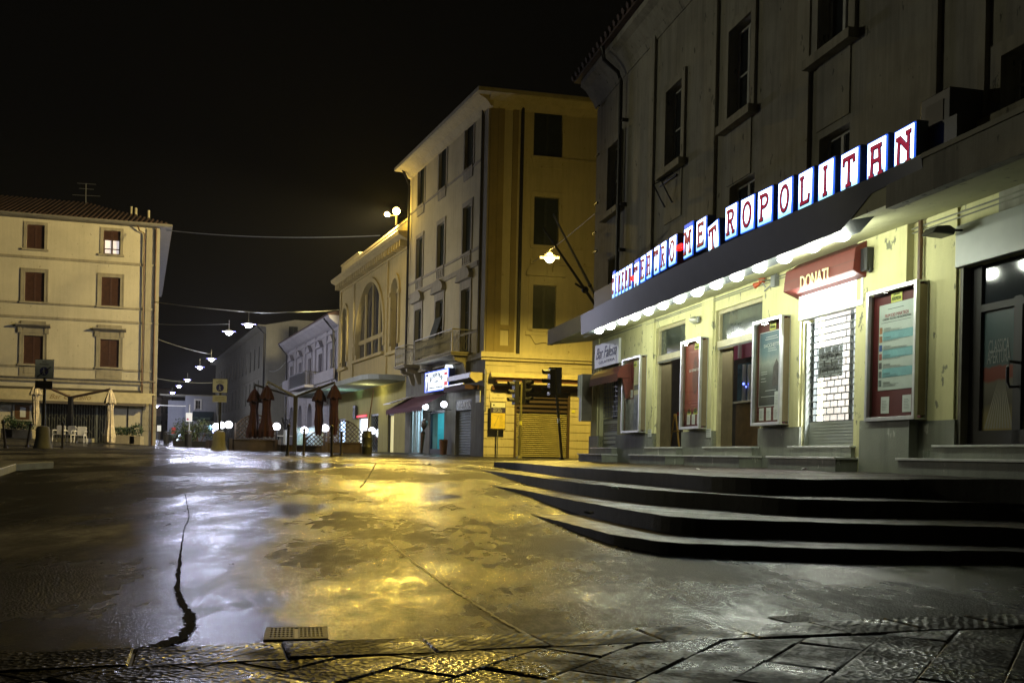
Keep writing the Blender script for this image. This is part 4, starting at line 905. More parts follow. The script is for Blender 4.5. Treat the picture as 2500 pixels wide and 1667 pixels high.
g = G().box(x0 + .18, xm - .2, .15, .155, sill + 1.0, sill + 1.45); nn = part(C, 'shop_notice', g, P('grey_notice', (.25, .27, .27), .6, var=.1), F); t = G()
for j in range(2): sub(nn, 'lettering', text_mesh(('SI AFFITTA', 'QUESTO FONDO')[j], (xm - x0) * .42, .1, .003), BLACK, ((x0 + xm) / 2 - .01, .146, sill + 1.33 - j * .2))
part(C, 'shop_shelves', G().box(xm + .2, x1 + .5, 1.5, 1.55, sill, 2.9).box(xm + .2, x1 + .5, 1.2, 1.5, sill + .8, sill + .84), P('cream_shelving', (.5, .42, .25), .6, var=.3, scale=5), F)
light(C, 'AREA', F.w((x0 + x1) / 2 + .5, .95, 3.5) - C.location, 1500, (.94, .97, 1), .9, (0, 0, 0), name='shop_ceiling_light')
# ---- glass shop at the right
x0, x1, z0, z1 = ops[4]; zfa = F.loc(2339, 652)[1]; DKF = P('dark_door_frame', (.010, .008, .006), .6, 0, var=.1, spec=.3)
part(C, 'shop_fascia', G().box(x0 - .02, x1 + .2, -.06, .02, z1, F.loc(2339, 556)[1]), P('pale_grey_fascia', (.40, .42, .38), .45, var=.08, bump=.05), F, bevel=.006)
g = G(); pz0 = F.loc(2430, 1050, -.1)[1]; pz1 = F.loc(2430, 755, -.1)[1]; pa = F.loc(2392, 900, -.1)[0]; pb = F.loc(2473, 900, -.1)[0]; pc = F.loc(2493, 900, -.1)[0]; pw = pb - pa
edges = [pa, pb, pc, pc + pw, pc + pw + .18, pc + 2 * pw + .18]
D4 = part(C, 'glazed_doors', G().box(x0, pa, .10, .16, sill, z1).box(pb, pc, .10, .16, sill, pz1 + .1).box(pc + pw, x1, .10, .16, sill, z1).box(pa, pc + pw, .10, .16, sill, pz0).box(pa, pc + pw, .101, .16, pz1, pz1 + .08), DKF, F)
part(C, 'door_lining', G().box(x0 + .001, x0 + .05, .0, .10, sill, z1 - .001), P('dusty_lining', (.12, .11, .08), .6, var=.2), F)
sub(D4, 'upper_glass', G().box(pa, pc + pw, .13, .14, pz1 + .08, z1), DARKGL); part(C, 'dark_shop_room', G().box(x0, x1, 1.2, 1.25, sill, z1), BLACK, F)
m, nt, b = _nt('bottle_field_poster'); tc = nt.nodes.new('ShaderNodeTexCoord'); sp = nt.nodes.new('ShaderNodeSeparateXYZ'); nt.links.new(tc.outputs['Generated'], sp.inputs[0])
n = _noise(nt, 3, 4, .5, tc.outputs['Generated']); ad = nt.nodes.new('ShaderNodeMath'); ad.operation = 'MULTIPLY_ADD'; ad.inputs[1].default_value = .10; nt.links.new(n.outputs[0], ad.inputs[0]); nt.links.new(sp.outputs['Z'], ad.inputs[2])
r = _ramp(nt, ad.outputs[0], [(.05, (.20, .16, .06)), (.2, (.13, .11, .05)), (.28, (.06, .055, .04)), (.45, (.08, .075, .055)), (.47, (.11, .025, .015)), (.56, (.11, .025, .015)), (.58, (.035, .06, .06)), (.9, (.02, .055, .06))]); nt.links.new(r.outputs[0], b.inputs['Base Color']); b.inputs['Roughness'].default_value = .25
for j, e0 in enumerate((pa, pc)):
    q = sub(D4, 'door_poster', G().box(e0, e0 + pw, .135, .145, pz0, pz1), m); sub(q, 'lettering', text_mesh('CLASSICA', pw * .62, .14, .003), P('pale_print', (.11, .13, .12), .5), (e0 + pw * .5, .133, pz0 + (pz1 - pz0) * .70)); sub(q, 'lettering', text_mesh('APERTURA', pw * .7, .14, .003), P('pale_print', (.11, .13, .12), .5), (e0 + pw * .5, .133, pz0 + (pz1 - pz0) * .61))
    t = G(); cx = e0 + pw * .6; top = pz0 + (pz1 - pz0) * .43
    for i in range(14):
        a = -1.2 + 2.4 * i / 13; bxx = cx + a * pw * .48; t.add([(cx + a * .05, .134, top), (bxx - .012, .134, pz0 + .02), (bxx + .022, .134, pz0 + .02)], [(0, 1, 2)]) if e0 < bxx - .02 and bxx + .03 < e0 + pw else None
    sub(q, 'sun_rays', t, P('ray_print', (.14, .13, .09), .5))
hx = F.loc(2460, 900, -.02)[0]; ha, hb = F.loc(2462, 944, -.02)[1], F.loc(2462, 882, -.02)[1]; sub(D4, 'pull_handle', G().tube([(hx + .10, .09, hb - .02), (hx + .02, .03, hb), (hx, .02, hb - .06), (hx, .02, ha + .05), (hx + .02, .03, ha), (hx + .10, .09, ha)], .017, 8), BLACK, smooth=True)
# ---- small wall things
a, z = F.loc(2300, 568, .25); fl = root('black_wall_spotlight', tuple(F.w(a, -.02, z)), 'unlit black spotlight on the wall left of the pale shop fascia', 'wall lamp', rz=F.ang)
part(fl, 'arm', G().tube([(.1, 0, .02), (.05, -.2, .02)], .015, 6), BLACK); part(fl, 'lamp_head', G().prism_x([(-.42, -.03), (-.36, .05), (-.2, .07), (-.12, .03), (-.14, -.04)], -.13, .1), BLACK, bevel=.015)
a, z = F.loc(1850, 692, .15); al = root('red_siren_lamp', tuple(F.w(a, -.02, z)), 'small red alarm beacon on the wall above the second cinema door', 'alarm lamp', rz=F.ang); RP = P('red_orange_plastic', (.40, .07, .02), .35)
part(al, 'siren', G().tube([(-.02, -.05, .02), (-.02, -.05, .11)], [.05, .06], 12), RP); part(al, 'horn', G().tube([(-.16, -.1, -.01), (-.06, -.06, .02)], [.05, .02], 10), RP); part(al, 'bracket', G().tube([(.02, 0, -.06), (0, -.05, .02)], .01, 6), GREY)
a, z = F.loc(1890, 686, .06); jb_ = root('junction_box', tuple(F.w(a, -.04, z)), 'grey electrical junction box with conduits right of the alarm beacon', 'junction box', rz=F.ang); part(jb_, 'box', G().box(-.07, .07, -.05, .03, -.09, .09), GREY, bevel=.006); part(jb_, 'conduit', G().tube([(-.02, 0, .09), (-.02, 0, .45)], .015, 6).tube([(.04, 0, .09), (.04, 0, .42)], .012, 6).tube([(-.07, 0, -.02), (-.35, 0, -.10)], .012, 6), GREY)
a, z = F.loc(1696, 781, .1); ob = root('bulkhead_lamp', tuple(F.w(a, -.045, z)), 'oval bulkhead lamp with wire guard on the wall between the cinema doors', 'wall lamp', rz=F.ang); part(ob, 'lens', G().sphere((0, -.05, 0), .12, 14, .55), P('frosted_lens', (.5, .5, .4), .3), smooth=True); part(ob, 'guard', G().tube([(-.12, -.06, 0), (0, -.16, 0), (.12, -.06, 0)], .008, 5).tube([(0, -.06, -.07), (0, -.17, 0), (0, -.06, .07)], .008, 5), GREY); part(ob, 'base', G().box(-.12, .12, -.05, 0, -.06, .06), GREY, bevel=.01)
a, z = F.loc(1458, 812, .6); tb = root('fluorescent_tube_lamp', tuple(F.w(a + .2, -.8, zs - .14)), 'unlit tube lamp fixed under the canopy above the bar sign', 'tube lamp', rz=F.ang); part(tb, 'tube', G().tube([(-.55, 0, 0), (.55, 0, 0)], .035, 10), WHITE, smooth=True); part(tb, 'clip', G().box(-.4, -.36, -.04, .04, 0, .1).box(.36, .4, -.04, .04, 0, .1), GREY)
for px, lab in ((1586, 'left'), (1730, 'right')):
    a, z = F.loc(px, 1057, .05); s_ = root('wall_notice_plate', tuple(F.w(a, -.045, z)), 'small white notice plate on the plinth just left of the ' + ('first' if lab == 'left' else 'second') + ' cinema door', 'notice', 'small notice plates by the cinema doors', F.ang); w = .1
    part(s_, 'plate', G().box(-w, w, -.01, 0, -.08, .08), PAPER, bevel=.003); t = G(); [t.box(-w * .8, w * .7, -.0125, -.0105, -.05 + j * .035, -.042 + j * .035) for j in range(4)]; part(s_, 'print', t, INK)
x, z = F.loc(2262, 1112, .3); cupl = F.w(x, -.30, zp + .181); cu_ = root('drinking_glass', cupl, 'small glass tumbler left on the step by the glass shop door', 'glass'); part(cu_, 'cup', G().lathe([(.03, 0), (.04, .09), (.037, .09), (.027, .008)], 12), CLEAR, smooth=True)
# AC unit on the upper wall
a, b, z0, z1 = F.rect(2268, 2384, 235, 345, .25); ac = root('air_conditioner', tuple(F.w((a + b) / 2, -.02, z0)), 'big dark boxed air conditioner on the upper wall right of the letter sign', 'air conditioner', rz=F.ang); w = b - a - .3
part(ac, 'housing', G().prism_x([(0, 0), (-.45, 0), (-.45, (z1 - z0)), (0, (z1 - z0))], -w / 2, w / 2), BLACK, bevel=.01); part(ac, 'louvre_panel', G().box(-w * .3, w * .3, -.46, -.45, .1, (z1 - z0) * .8), IRON); part(ac, 'bracket', G().box(-w / 2, w / 2, -.5, 0, -.12, 0), IRON)
# flag poles at the corner
for k, (x0_, y0_, x1_, y1_, lab) in enumerate(((1470, 740, 1326, 556, 'thicker lower bare flagpole with a ball joint leaning out from the cinema corner'), (1466, 738, 1351, 524, 'thinner upper bare flagpole leaning out from the cinema corner'))):
    A = F.w(.35 + k * .25, -.05, F.loc(x0_, y0_)[1]); B = at(x1_, y1_, 21.5 - k); fp = root('flagpole', A, lab, 'flagpole', 'flagpoles on the cinema corner'); part(fp, 'pole', G().tube([(0, 0, 0), tuple(B - A)], [.04, .02], 8), IRON if k == 0 else GREY)
    m_ = (B - A) * .22; part(fp, 'socket', G().sphere(tuple(m_), .09, 10).tube([tuple(m_ - Vector((.25, .0, -.15))), tuple(m_)], .03, 6) if k == 0 else G().sphere(tuple(m_), .05, 8), IRON)
# ================================================================ LEFT PALAZZO
DL = 62.0
YEL = stucco('cream_facade_plaster', (.50, .46, .33), .12, .2, .15, .85, (.3, .27, .2))
PILM = stucco('stone_quoins', (.34, .31, .22), .2, 0, .25)
LF = Fr((365 - 1250) / FPX * DL + .35, DL, .963, .271)
bz = ground_z(LF.o.x, LF.o.y)
LBR = root('cream_palazzo', (LF.o.x, LF.o.y, 0), 'cream four storey palazzo with brown shutters and tiled roof on the left', 'building')
W0, W1 = -17.0, 0.0
zt = LF.loc(372, 556)[1]
cols = [[(66, 106), (63, 108), (57, 105)], [(254, 292), (249, 290), (247, 290)]]
rows = [(564, 621), (678, 748), (830, 898)]
rows1 = [(548, 608), (664, 736), (818, 887)]
def rowavg(fr, a, b): return (fr.rect(250, 290, *a)[2:], fr.rect(65, 105, *b)[2:])
holes = []; wz = []
for r in range(3):
    p, q = rowavg(LF, rows[r], rows1[r]); wz.append(((p[0] + q[0]) / 2, (p[1] + q[1]) / 2))
cx = [sum(LF.loc(sum(c) / 2, 720)[0] for c in col) / 3 for col in cols]; cw = [1.02, 1.12, 1.12]
cx.append(2 * cx[0] - cx[1])
for c in cx:
    for r in range(3): holes.append((c - cw[r] / 2, c + cw[r] / 2, wz[r][0], wz[r][1]))
g0, g1 = LF.loc(98, 1030)[0], LF.loc(275, 1030)[0]; zgt = LF.loc(200, 985)[1]
part(LBR, 'wall', curve_mesh('wall', [rc(W0, W1, 0, zt)] + [rc(*h) for h in holes] + [rc(g0, g1, bz - .2, zgt)], .4), YEL, LF)
sd = Vector((-.388, 1, 0)).normalized(); lx, ly = sd.dot(LF.d), sd.dot(LF.n); SDp = [(-.001, .401), (-.001 + lx * 30, .401 + ly * 30), (-.5 + lx * 30, .401 + ly * 30), (-.5, .401)]
part(LBR, 'side_wall', G().prism_z(SDp, 0, zt), YEL, LF)
litw = None
for i, h in enumerate(holes):
    if i == 3:   # top right window: shutters half raised, lit panes below
        zm = h[2] + (h[3] - h[2]) * .60
        g = G(); louvre(g, h[0] + .01, (h[0] + h[1]) / 2 - .01, zm, h[3] - .01, .06); louvre(g, (h[0] + h[1]) / 2 + .01, h[1] - .01, zm, h[3] - .01, .06)
        W = part(LBR, 'window', G().box(h[0], h[0] + .09, .1, .16, h[2], zm).box(h[1] - .09, h[1], .1, .16, h[2], zm).box((h[0] + h[1]) / 2 - .05, (h[0] + h[1]) / 2 + .05, .1, .16, h[2], zm).box(h[0] + .09, h[1] - .09, .1, .16, h[2], h[2] + .07).box(h[0] + .09, h[1] - .09, .11, .15, h[2] + .32, h[2] + .38), SHUT, LF)
        sub(W, 'shutter', g, SHUT); sub(W, 'lit_pane', G().box(h[0] + .08, h[1] - .08, .165, .17, h[2], zm), E('lit_room_window', (.75, .68, .66), .75))
    else: window(LBR, LF, *h, 'shutter', .06, SHUT, SHUT)
    a, b, z0, z1 = h; r = i % 3; g = G(); t = .2 if r else .17
    g.box(a - t, a, -.05, .01, z0 - .02, z1 + t).box(b, b + t, -.05, .01, z0 - .02, z1 + t).box(a, b, -.05, .01, z1, z1 + t)
    if r: g.box(a - t - .03, a - t + .04, -.075, -.05, z0, z1 + t + .03).box(b + t - .04, b + t + .03, -.075, -.05, z0, z1 + t + .03).box(a - t, b + t, -.075, -.05, z1 + t - .04, z1 + t + .03)
    g.box(a - t - .08, b + t + .08, -.14, .02, z0 - .12, z0)
    if r == 2:
        g.box(a - .32, a - .08, -.12, 0, z1 + .15, z1 + .5).box(b + .08, b + .32, -.12, 0, z1 + .15, z1 + .5); g.box(a - .05, b + .05, -.06, 0, z1 + .2, z1 + .48); g.prism_x([(0, z1 + .5), (-.18, z1 + .5), (-.42, z1 + .62), (-.42, z1 + .70), (0, z1 + .70)], a - .42, b + .42); g.box(a - .15, b + .15, -.1, 0, z1 + .70, z1 + .9)
        g.box(a - .2, b + .2, -.05, .0, z0 - .75, z0 - .12).box(a + .05, b - .05, -.07, -.05, z0 - .58, z0 - .2)
    part(LBR, 'window_surround', g, TRIM, LF)
# string courses
g = G()
for y, hh, d in ((647, .16, .07), (755, .12, .06), (789, .15, .06), (906, .13, .05), (936, .22, .14)):
    z = LF.loc(348, y)[1]; g.box(W0, -.75, -d, .01, z - hh / 2, z + hh / 2)
    if hh > .2: g.box(W0, -.002, -d * 1.8, .01, z + hh / 2, z + hh / 2 + .05)
part(LBR, 'string_course', g, TRIM, LF)
g = G(); zc = LF.loc(348, 936)[1]
for (a, b) in ((-.78, -.42), (-.32, .03)):
    g.box(a, b, -.09, .01, 0, zt - .1)
    z = bz + .9
    while z < zc: g.box(a - .01, b + .01, -.125, -.08, z + .03, z + .37); z += .4
for y in (647, 755, 789, 906): z = LF.loc(348, y)[1]; g.box(-.80, .05, -.12, -.08, z - .06, z + .06)
part(LBR, 'corner_pilaster', g, PILM, LF)
part(LBR, 'downpipe', G().tube([(-1.3, -.5, zt + .02), (-1.2, -.2, zt - .3), (-.9, -.17, zt - .45), (-.86, -.17, bz + 3)], .05, 8), WOOD, LF); part(LBR, 'downpipe', G().tube([(-.18, -.2, zt), (-.18, -.17, bz)], .045, 8), WOOD, LF)
# roof
g = G().prism_x([(-.75, zt + .02), (-.75, zt + .10), (6, zt + 2.9), (12, zt + .1), (12, zt + .02)], W0 - .6, .72); part(LBR, 'roof', G().add([(W0 - .6, -.75, zt + .10), (.72, -.75, zt + .10), (.72 + lx * 14, -.75 + ly * 14, zt + .1), (W0 - .6, 13, zt + .1), (-5 + lx * 6, 6, zt + 2.6), (W0 - .6, 6, zt + 2.6)], [(0, 1, 4, 5), (1, 2, 4), (2, 3, 5, 4), (3, 0, 5), (3, 2, 1, 0)]), TILE, LF)
g = G(); n = 62
for i in range(n):
    x = W0 - .5 + (17.9) * i / (n - 1); k_ = min(1, max(.02, (.9 - x) / 6.2)); g.tube([(x, -.82, zt + .12), (x, -.75 + 6.6 * k_, zt + .12 + 2.45 * k_)], .085, 6)
part(LBR, 'tile_row', g, TILE, LF)
part(LBR, 'eave', G().box(W0 - .6, .72, -.74, .0, zt - .04, zt + .018).prism_z([(-.2, .001), (.72, .001), (.72 + lx * 30, ly * 30), (-.2 + lx * 30, ly * 30)], zt - .04, zt + .018).tube([(W0 - .6, -.84, zt + .06), (.78, -.84, zt + .06), (.78 + lx * 30, -.84 + ly * 30, zt + .06)], .07, 8), P('grey_eave_board', (.16, .15, .12), .7), LF)
def onroof(px, py0, py1, Y): a, b = at(px, py0, Y), at(px, py1, Y); return a, b
for i, (px, y0, y1) in enumerate(((321, 545, 505), (332, 546, 508), (363, 545, 514))):
    a, b = onroof(px, y0, y1, DL + 1.6 - i * .1); part(LBR, 'flue_pipe', G().tube([tuple(a - LBR.location - Vector((0, 0, .6))), tuple(b - LBR.location)], .085, 10), P('pale_flue', (.38, .35, .25), .6))
a, b = onroof(210, 505, 448, DL + 3.5); a = a - LBR.location; b = b - LBR.location; g = G().tube([tuple(a - Vector((0, 0, 1))), tuple(b)], .03, 6)
for k, w in ((0, .6), (.35, .45), (.8, .9)): g.tube([(b.x - w, b.y, b.z - k), (b.x + w, b.y + .2, b.z - k)], .015, 5)
part(LBR, 'tv_antenna', g, GREY)
# ground floor: awning box, folding gate, side panels
za, zb = LF.loc(200, 960)[1], LF.loc(200, 979)[1]; zc2 = LF.loc(200, 990)[1]
aw = root('bar_awning', tuple(LF.w(-8.2, 0, za)), 'long cream closed awning with pale script along the cream palazzo', 'awning', rz=LF.ang)
CAN = P('cream_awning_canvas', (.48, .42, .24), .75, var=.15)
part(aw, 'awning_box', G().box(-9, 8.15, -.5, -.1, 0, .12).box(-9, 8.0, -.62, -.5, -.55, 0), CAN); part(aw, 'awning_dark_board', G().box(-9, 8.15, -.1, -.01, .02, .3), P('dark_board', (.06, .05, .03), .7))  # dark brown board behind the awning box
part(aw, 'underside', G().box(-9, 7.6, -.66, -.05, -.72, -.56), P('dark_brown_canvas', (.12, .10, .07), .8)); tx = part(aw, 'lettering', text_mesh('Bar Castello', 2.4, .3, .01, .4), P('tan_lettering', (.25, .17, .06), .7)); tx.location = (LF.loc(172, 971, .6)[0] + 8.2, -.63, -.28)  # underside in a darker brown than the awning face
g = G(); x = g0 + .05
while x < g1 - .05:
    g.box(x - .012, x + .012, .05, .075, bz - .1, zgt - .05); x += .155
for z in (bz + .2, bz + .9, bz + 1.7, bz + 2.4):
    k = 0; x = g0 + .05
    while x < g1 - .2: g.tube([(x, .045, z), (x + .155, .045, z + .25 * (1 if k % 2 else -1))], .008, 4); x += .155; k += 1
g.box(LF.loc(236, 1030)[0] - .06, LF.loc(236, 1030)[0] + .06, .03, .08, bz - .1, zgt)
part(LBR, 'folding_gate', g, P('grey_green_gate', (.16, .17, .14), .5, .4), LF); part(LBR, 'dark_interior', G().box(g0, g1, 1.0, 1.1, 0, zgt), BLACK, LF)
bx = LF.loc(55, 1005)[0]; nb = root('framed_menu_board', tuple(LF.w(bx, -.03, LF.loc(55, 1028)[1])), 'framed brown menu board on the cream palazzo wall', 'notice board', rz=LF.ang)
part(nb, 'frame', G().box(-.55, .55, -.06, 0, 0, 1.15), P('pale_grey_frame', (.35, .34, .30), .5), bevel=.02); part(nb, 'board', G().box(-.42, .42, -.075, -.061, .12, 1.02), WOOD); part(nb, 'sheet', G().box(-.12, .2, -.085, -.076, .25, .85), PAPER)
for px, y0 in ((34, 985), (75, 985), (312, 992)):
    x = LF.loc(px, 1040)[0]; dpp = part(LBR, 'drain_pipe', G().tube([(x, -.05, LF.loc(px, y0)[1]), (x, -.05, bz)], .035, 6), IRON, LF)

# ================================================================ CORNER BUILDING (centre)
MC = Vector(((1180 - 1250) / FPX * 42, 42))
ML = Fr(MC.x, MC.y, .385, -.923); MR = Fr(MC.x, MC.y, 10950 / FPX, 1.0); mz = ground_z(MC.x, MC.y)
GRYW = stucco('grey_cream_plaster', (.46, .40, .23), .15, .2, .25, .85, (.25, .24, .2)); YPL = stucco('ochre_plaster', (.50, .45, .31), .12, .3, .25, .85, (.3, .25, .15))
M = root('corner_building', (MC.x, MC.y, 0), 'tall four storey corner building with dark green shutters, balconies and rusticated base', 'building')
ztM = MR.loc(1230, 243)[1]; zcor = MR.loc(1300, 872)[1]
LLEN = 12.2; RLEN = 16.0
def avg(fr, L_):
    R_ = [fr.rect(*q) for q in L_]; z0 = sum(r[2] for r in R_) / len(R_); z1 = sum(r[3] for r in R_) / len(R_); return R_, z0, z1
r4, a4, b4 = avg(ML, [(1137, 1156, 301, 409), (1074, 1091, 355, 458), (1022, 1037, 405, 502)])
r3, a3, b3 = avg(ML, [(1131, 1151, 500, 616), (1068.7, 1086.6, 545, 651), (1017, 1032, 586, 680)])
r1, a1, b1 = avg(ML, [(1127, 1147.7, 707, 812), (1061.6, 1082, 733, 835), (1013.8, 1029.7, 757, 850)])
print('MB rows', a4, b4, a3, b3, a1, b1, 'top', ztM, 'cornice', zcor)
xc = [sum((R_[i][0] + R_[i][1]) / 2 for R_ in (r4, r3, r1)) / 3 for i in range(3)]; print('cols', xc, [(R_[0][1] - R_[0][0]) for R_ in (r4, r3, r1)])
bal = zcor + .25
hl = []
for i, x in enumerate(xc):
    hl += [(x - .58, x + .58, a4, b4, 4), (x - .55, x + .55, a3, b3, 3), (x - .58, x + .58, bal if i != 1 else bal + 1.1, b1, 1)]
shops = [ML.rect(1111.8, 1149.3, 975, 1113), ML.rect(1048, 1085, 1002, 1111), ML.rect(1001, 1031, 990, 1109)]
shops = [(s[0], s[1], mz, s[3]) for s in shops]
# lower stone storey + upper plaster for both facades
part(M, 'street_wall', curve_mesh('w', [rc(-LLEN, 0, zcor, ztM)] + [rc(*h[:4]) for h in hl], .4), GRYW, ML)
part(M, 'shop_wall', curve_mesh('w', [rc(-LLEN, 0, 0, zcor)] + [rc(*s) for s in shops], .45), STONE, ML)
r4r = MR.rect(1303, 1379, 275, 384); r3r = MR.rect(1303, 1364, 487, 594); r1r = MR.rect(1300, 1357, 697, 811); rs = MR.rect(1255, 1391, 950, 1113)
hr = [(r4r[0], r4r[1] - .1, a4, b4, 4), (r3r[0], r3r[1], a3 - .05, b3 - .05, 3), (r1r[0], r1r[1], r1r[2], r1r[3], 1)]
print('MR wins', r4r, r3r, r1r, rs)
part(M, 'side_wall', curve_mesh('w', [rc(0.0, RLEN, zcor, ztM)] + [rc(*h[:4]) for h in hr], .4), YPL, MR)
gs = G(); z = zcor; k = 0; jz = .355   # rusticated courses with recessed joints
xs_cut = [(0.0, rs[0]), (rs[1], RLEN)]
for (a, b) in xs_cut:
    z = mz - .3
    gs.box(a, b, .03, .4, 0, zcor)
    while z < zcor - .05:
        z2 = min(z + jz, zcor); gs.box(a, b, 0, .03, z + .03, z2); z = z2
z = rs[3] ; gs.box(rs[0], rs[1], .03, .4, rs[3], zcor); z = rs[3]
while z < zcor - .05: z2 = min(z + jz, zcor); gs.box(rs[0], rs[1], 0, .03, z + .03, z2); z = z2
part(M, 'rusticated_base', gs, YPL, MR)
for h in hl + [(*q, 'R') for q in hr]:
    fr = MR if h[-1] == 'R' else ML; lv = h[4]; a, b, z0, z1 = h[:4]
    window(M, fr, a, b, z0, z1, 'shutter' if not (lv == 1 and fr is ML) else 'glass', .12, SHUTG, SHUTG, mull=1, bars=2)
    g = G(); t = .16; 
    if lv == 4: g.box(a - .08, b + .08, -.09, .02, z0 - .12, z0); g.prism_y([(a, z0 - .5), (b, z0 - .5), (b + .06, z0 - .12), (a - .06, z0 - .12)], -.05, .01); g.box(a - t, a, -.03, .01, z0, z1 + .1).box(b, b + t, -.03, .01, z0, z1 + .1).box(a, b, -.03, .01, z1, z1 + .1)
    elif lv == 3:
        g.box(a - .12, b + .12, -.10, .02, z0 - .12, z0); g.box(a - .02, b + .02, -.05, .01, z0 - .55, z0 - .12)
        for j in range(4): x = a + .1 + (b - a - .2) * j / 3; g.box(x - .03, x + .03, -.08, -.05, z0 - .5, z0 - .18)
        g.box(a - t, a, -.05, .01, z0, z1 + .22).box(b, b + t, -.05, .01, z0, z1 + .22).box(a, b, -.05, .01, z1, z1 + .22)
    else:
        g.box(a - .2, a, -.05, .01, z0, z1 + .1).box(b, b + .2, -.05, .01, z0, z1 + .1); c = (a + b) / 2; w = (b - a) / 2 + .25
        ar = [(c - w - .1, z1 + .45)] + [(c + (w + .1) * math.cos(PI - PI * q / 10), z1 + .45 + .55 * math.sin(PI * q / 10)) for q in range(11)]
        g.prism_y(ar, -.22, 0); g.box(a - .2, b + .2, -.06, .01, z1, z1 + .45); g.box(c - w - .08, c + w + .08, -.26, 0, z1 + .38, z1 + .47)
        if fr is MR: g.box(a - .3, b + .3, -.1, .01, z0 - .16, z0); g.prism_y([(a - .1, z0 - .16), (b + .1, z0 - .16), (b - .15, z0 - .55), (c, z0 - .45), (a + .15, z0 - .55)], -.08, 0)
    part(M, 'window_surround', g, TRIM if fr is ML else YPL, fr)
# half open shutter leaf
x = xc[1]; g = G(); g.add([(x - .56, -.02, bal + 2.2), (x + .5, -.02, bal + 2.2), (x + .5, -.62, bal + .25), (x - .56, -.62, bal + .25)], [(0, 1, 2, 3)]); g.add([(x - .56, -.06, bal + 2.2), (x + .5, -.06, bal + 2.2), (x + .5, -.66, bal + .25), (x - .56, -.66, bal + .25)], [(0, 1, 2, 3)]); part(M, 'open_shutter_flap', g, SHUTG, ML)
g = G(); g2 = G()
for z, hh, d in ((a4 - .06, .1, .05), (a3 - .06, .12, .05), (a3 - .75, .22, .09), (bal + .95, .12, .05)):
    g.box(-LLEN, -1.05, -d, .01, z - hh / 2, z + hh / 2); g2.box(1.9, RLEN, -d, .01, z - hh / 2, z + hh / 2)
g.box(-LLEN, .12, -.2, .01, zcor - .12, zcor + .12); g2.box(-.2, RLEN, -.12, .01, zcor - .2, zcor - .08).box(-.23, RLEN, -.2, .01, zcor - .08, zcor + .1).box(-.2, RLEN, -.08, .01, zcor + .1, zcor + .16)
part(M, 'string_course', g, TRIM, ML); part(M, 'string_course', g2, YPL, MR)
PS = stucco('ochre_pilaster', (.26, .21, .10), .2, 0, .2)
part(M, 'corner_pilaster', G().box(-.95, -.75, -.07, .01, zcor + .12, ztM).box(-.55, -.02, -.08, .01, zcor + .12, ztM), TRIM, ML)
part(M, 'corner_pilaster', G().box(0, .35, -.05, .01, zcor + .16, ztM).box(.35, .62, -.08, .01, zcor + .16, ztM).box(1.0, 1.25, -.08, .01, zcor + .16, ztM).box(.62, 1.0, -.079, .01, zcor + .16, zcor + .45).box(.62, 1.0, -.079, .01, bal + .9, bal + 1.1), PS, MR)
part(M, 'downpipe', G().tube([(1.42, -.12, ztM), (1.42, -.12, zcor + .1)], .075, 8), BLACK, MR); g = G().tube([(-.62, -.14, ztM), (-.62, -.14, zcor)], .05, 8); part(M, 'downpipe', g, IRON, ML); g = G().tube([(-LLEN + .25, -.6, ztM + .1), (-LLEN + .3, -.3, ztM - .5), (-LLEN + .3, -.14, ztM - .9), (-LLEN + .3, -.14, zcor)], .07, 8); part(M, 'downpipe', g, IRON, ML)
# overhanging eave
A0 = ML.w(-LLEN, 0, 0); C0 = ML.w(0, 0, 0); B0 = MR.w(RLEN, 0, 0); ov = .85
A1 = ML.w(-LLEN - .3, -ov, 0); 
ph = (PI - abs(MR.ang - ML.ang)) ; n1, n2 = -ML.n, -MR.n; bis = (n1 + n2); bis = bis / bis.dot(n1) * ov; C1 = C0 + bis; B1 = MR.w(RLEN, -ov, 0); D = ML.w(-LLEN, 12, 0)
g = G(); up = lambda p, z: (p.x - MC.x, p.y - MC.y, z)
poly = [A1, C1, B1, MR.w(RLEN, 10, 0), ML.w(-LLEN - .3, 10, 0)]
g.add([up(p, ztM - .02) for p in poly] + [up(p, ztM + .14) for p in poly], [(4, 3, 2, 1, 0), (5, 6, 7, 8, 9)] + [(i, (i + 1) % 5, (i + 1) % 5 + 5, i + 5) for i in range(5)]); ap = sum(poly, Vector()) / 5
g.add([up(p, ztM + .15) for p in poly] + [up(ap, ztM + 2.2)], [(i, (i + 1) % 5, 5) for i in range(5)]); part(M, 'roof', g, P('pale_eave_render', (.36, .33, .22), .8))
cov = G(); 
for (fr, a, b) in ((ML, -LLEN, .25), (MR, -.1, RLEN)): pass
part(M, 'cornice_cove', G().prism_x([(0, ztM - .45), (-.12, ztM - .42), (-.30, ztM - .2), (-.70, ztM - .022), (0, ztM - .022)], -LLEN, .3), GRYW, ML); part(M, 'cornice_cove', G().prism_x([(0, ztM - .45), (-.12, ztM - .42), (-.30, ztM - .2), (-.70, ztM - .022), (0, ztM - .022)], -.12, RLEN), YPL, MR)
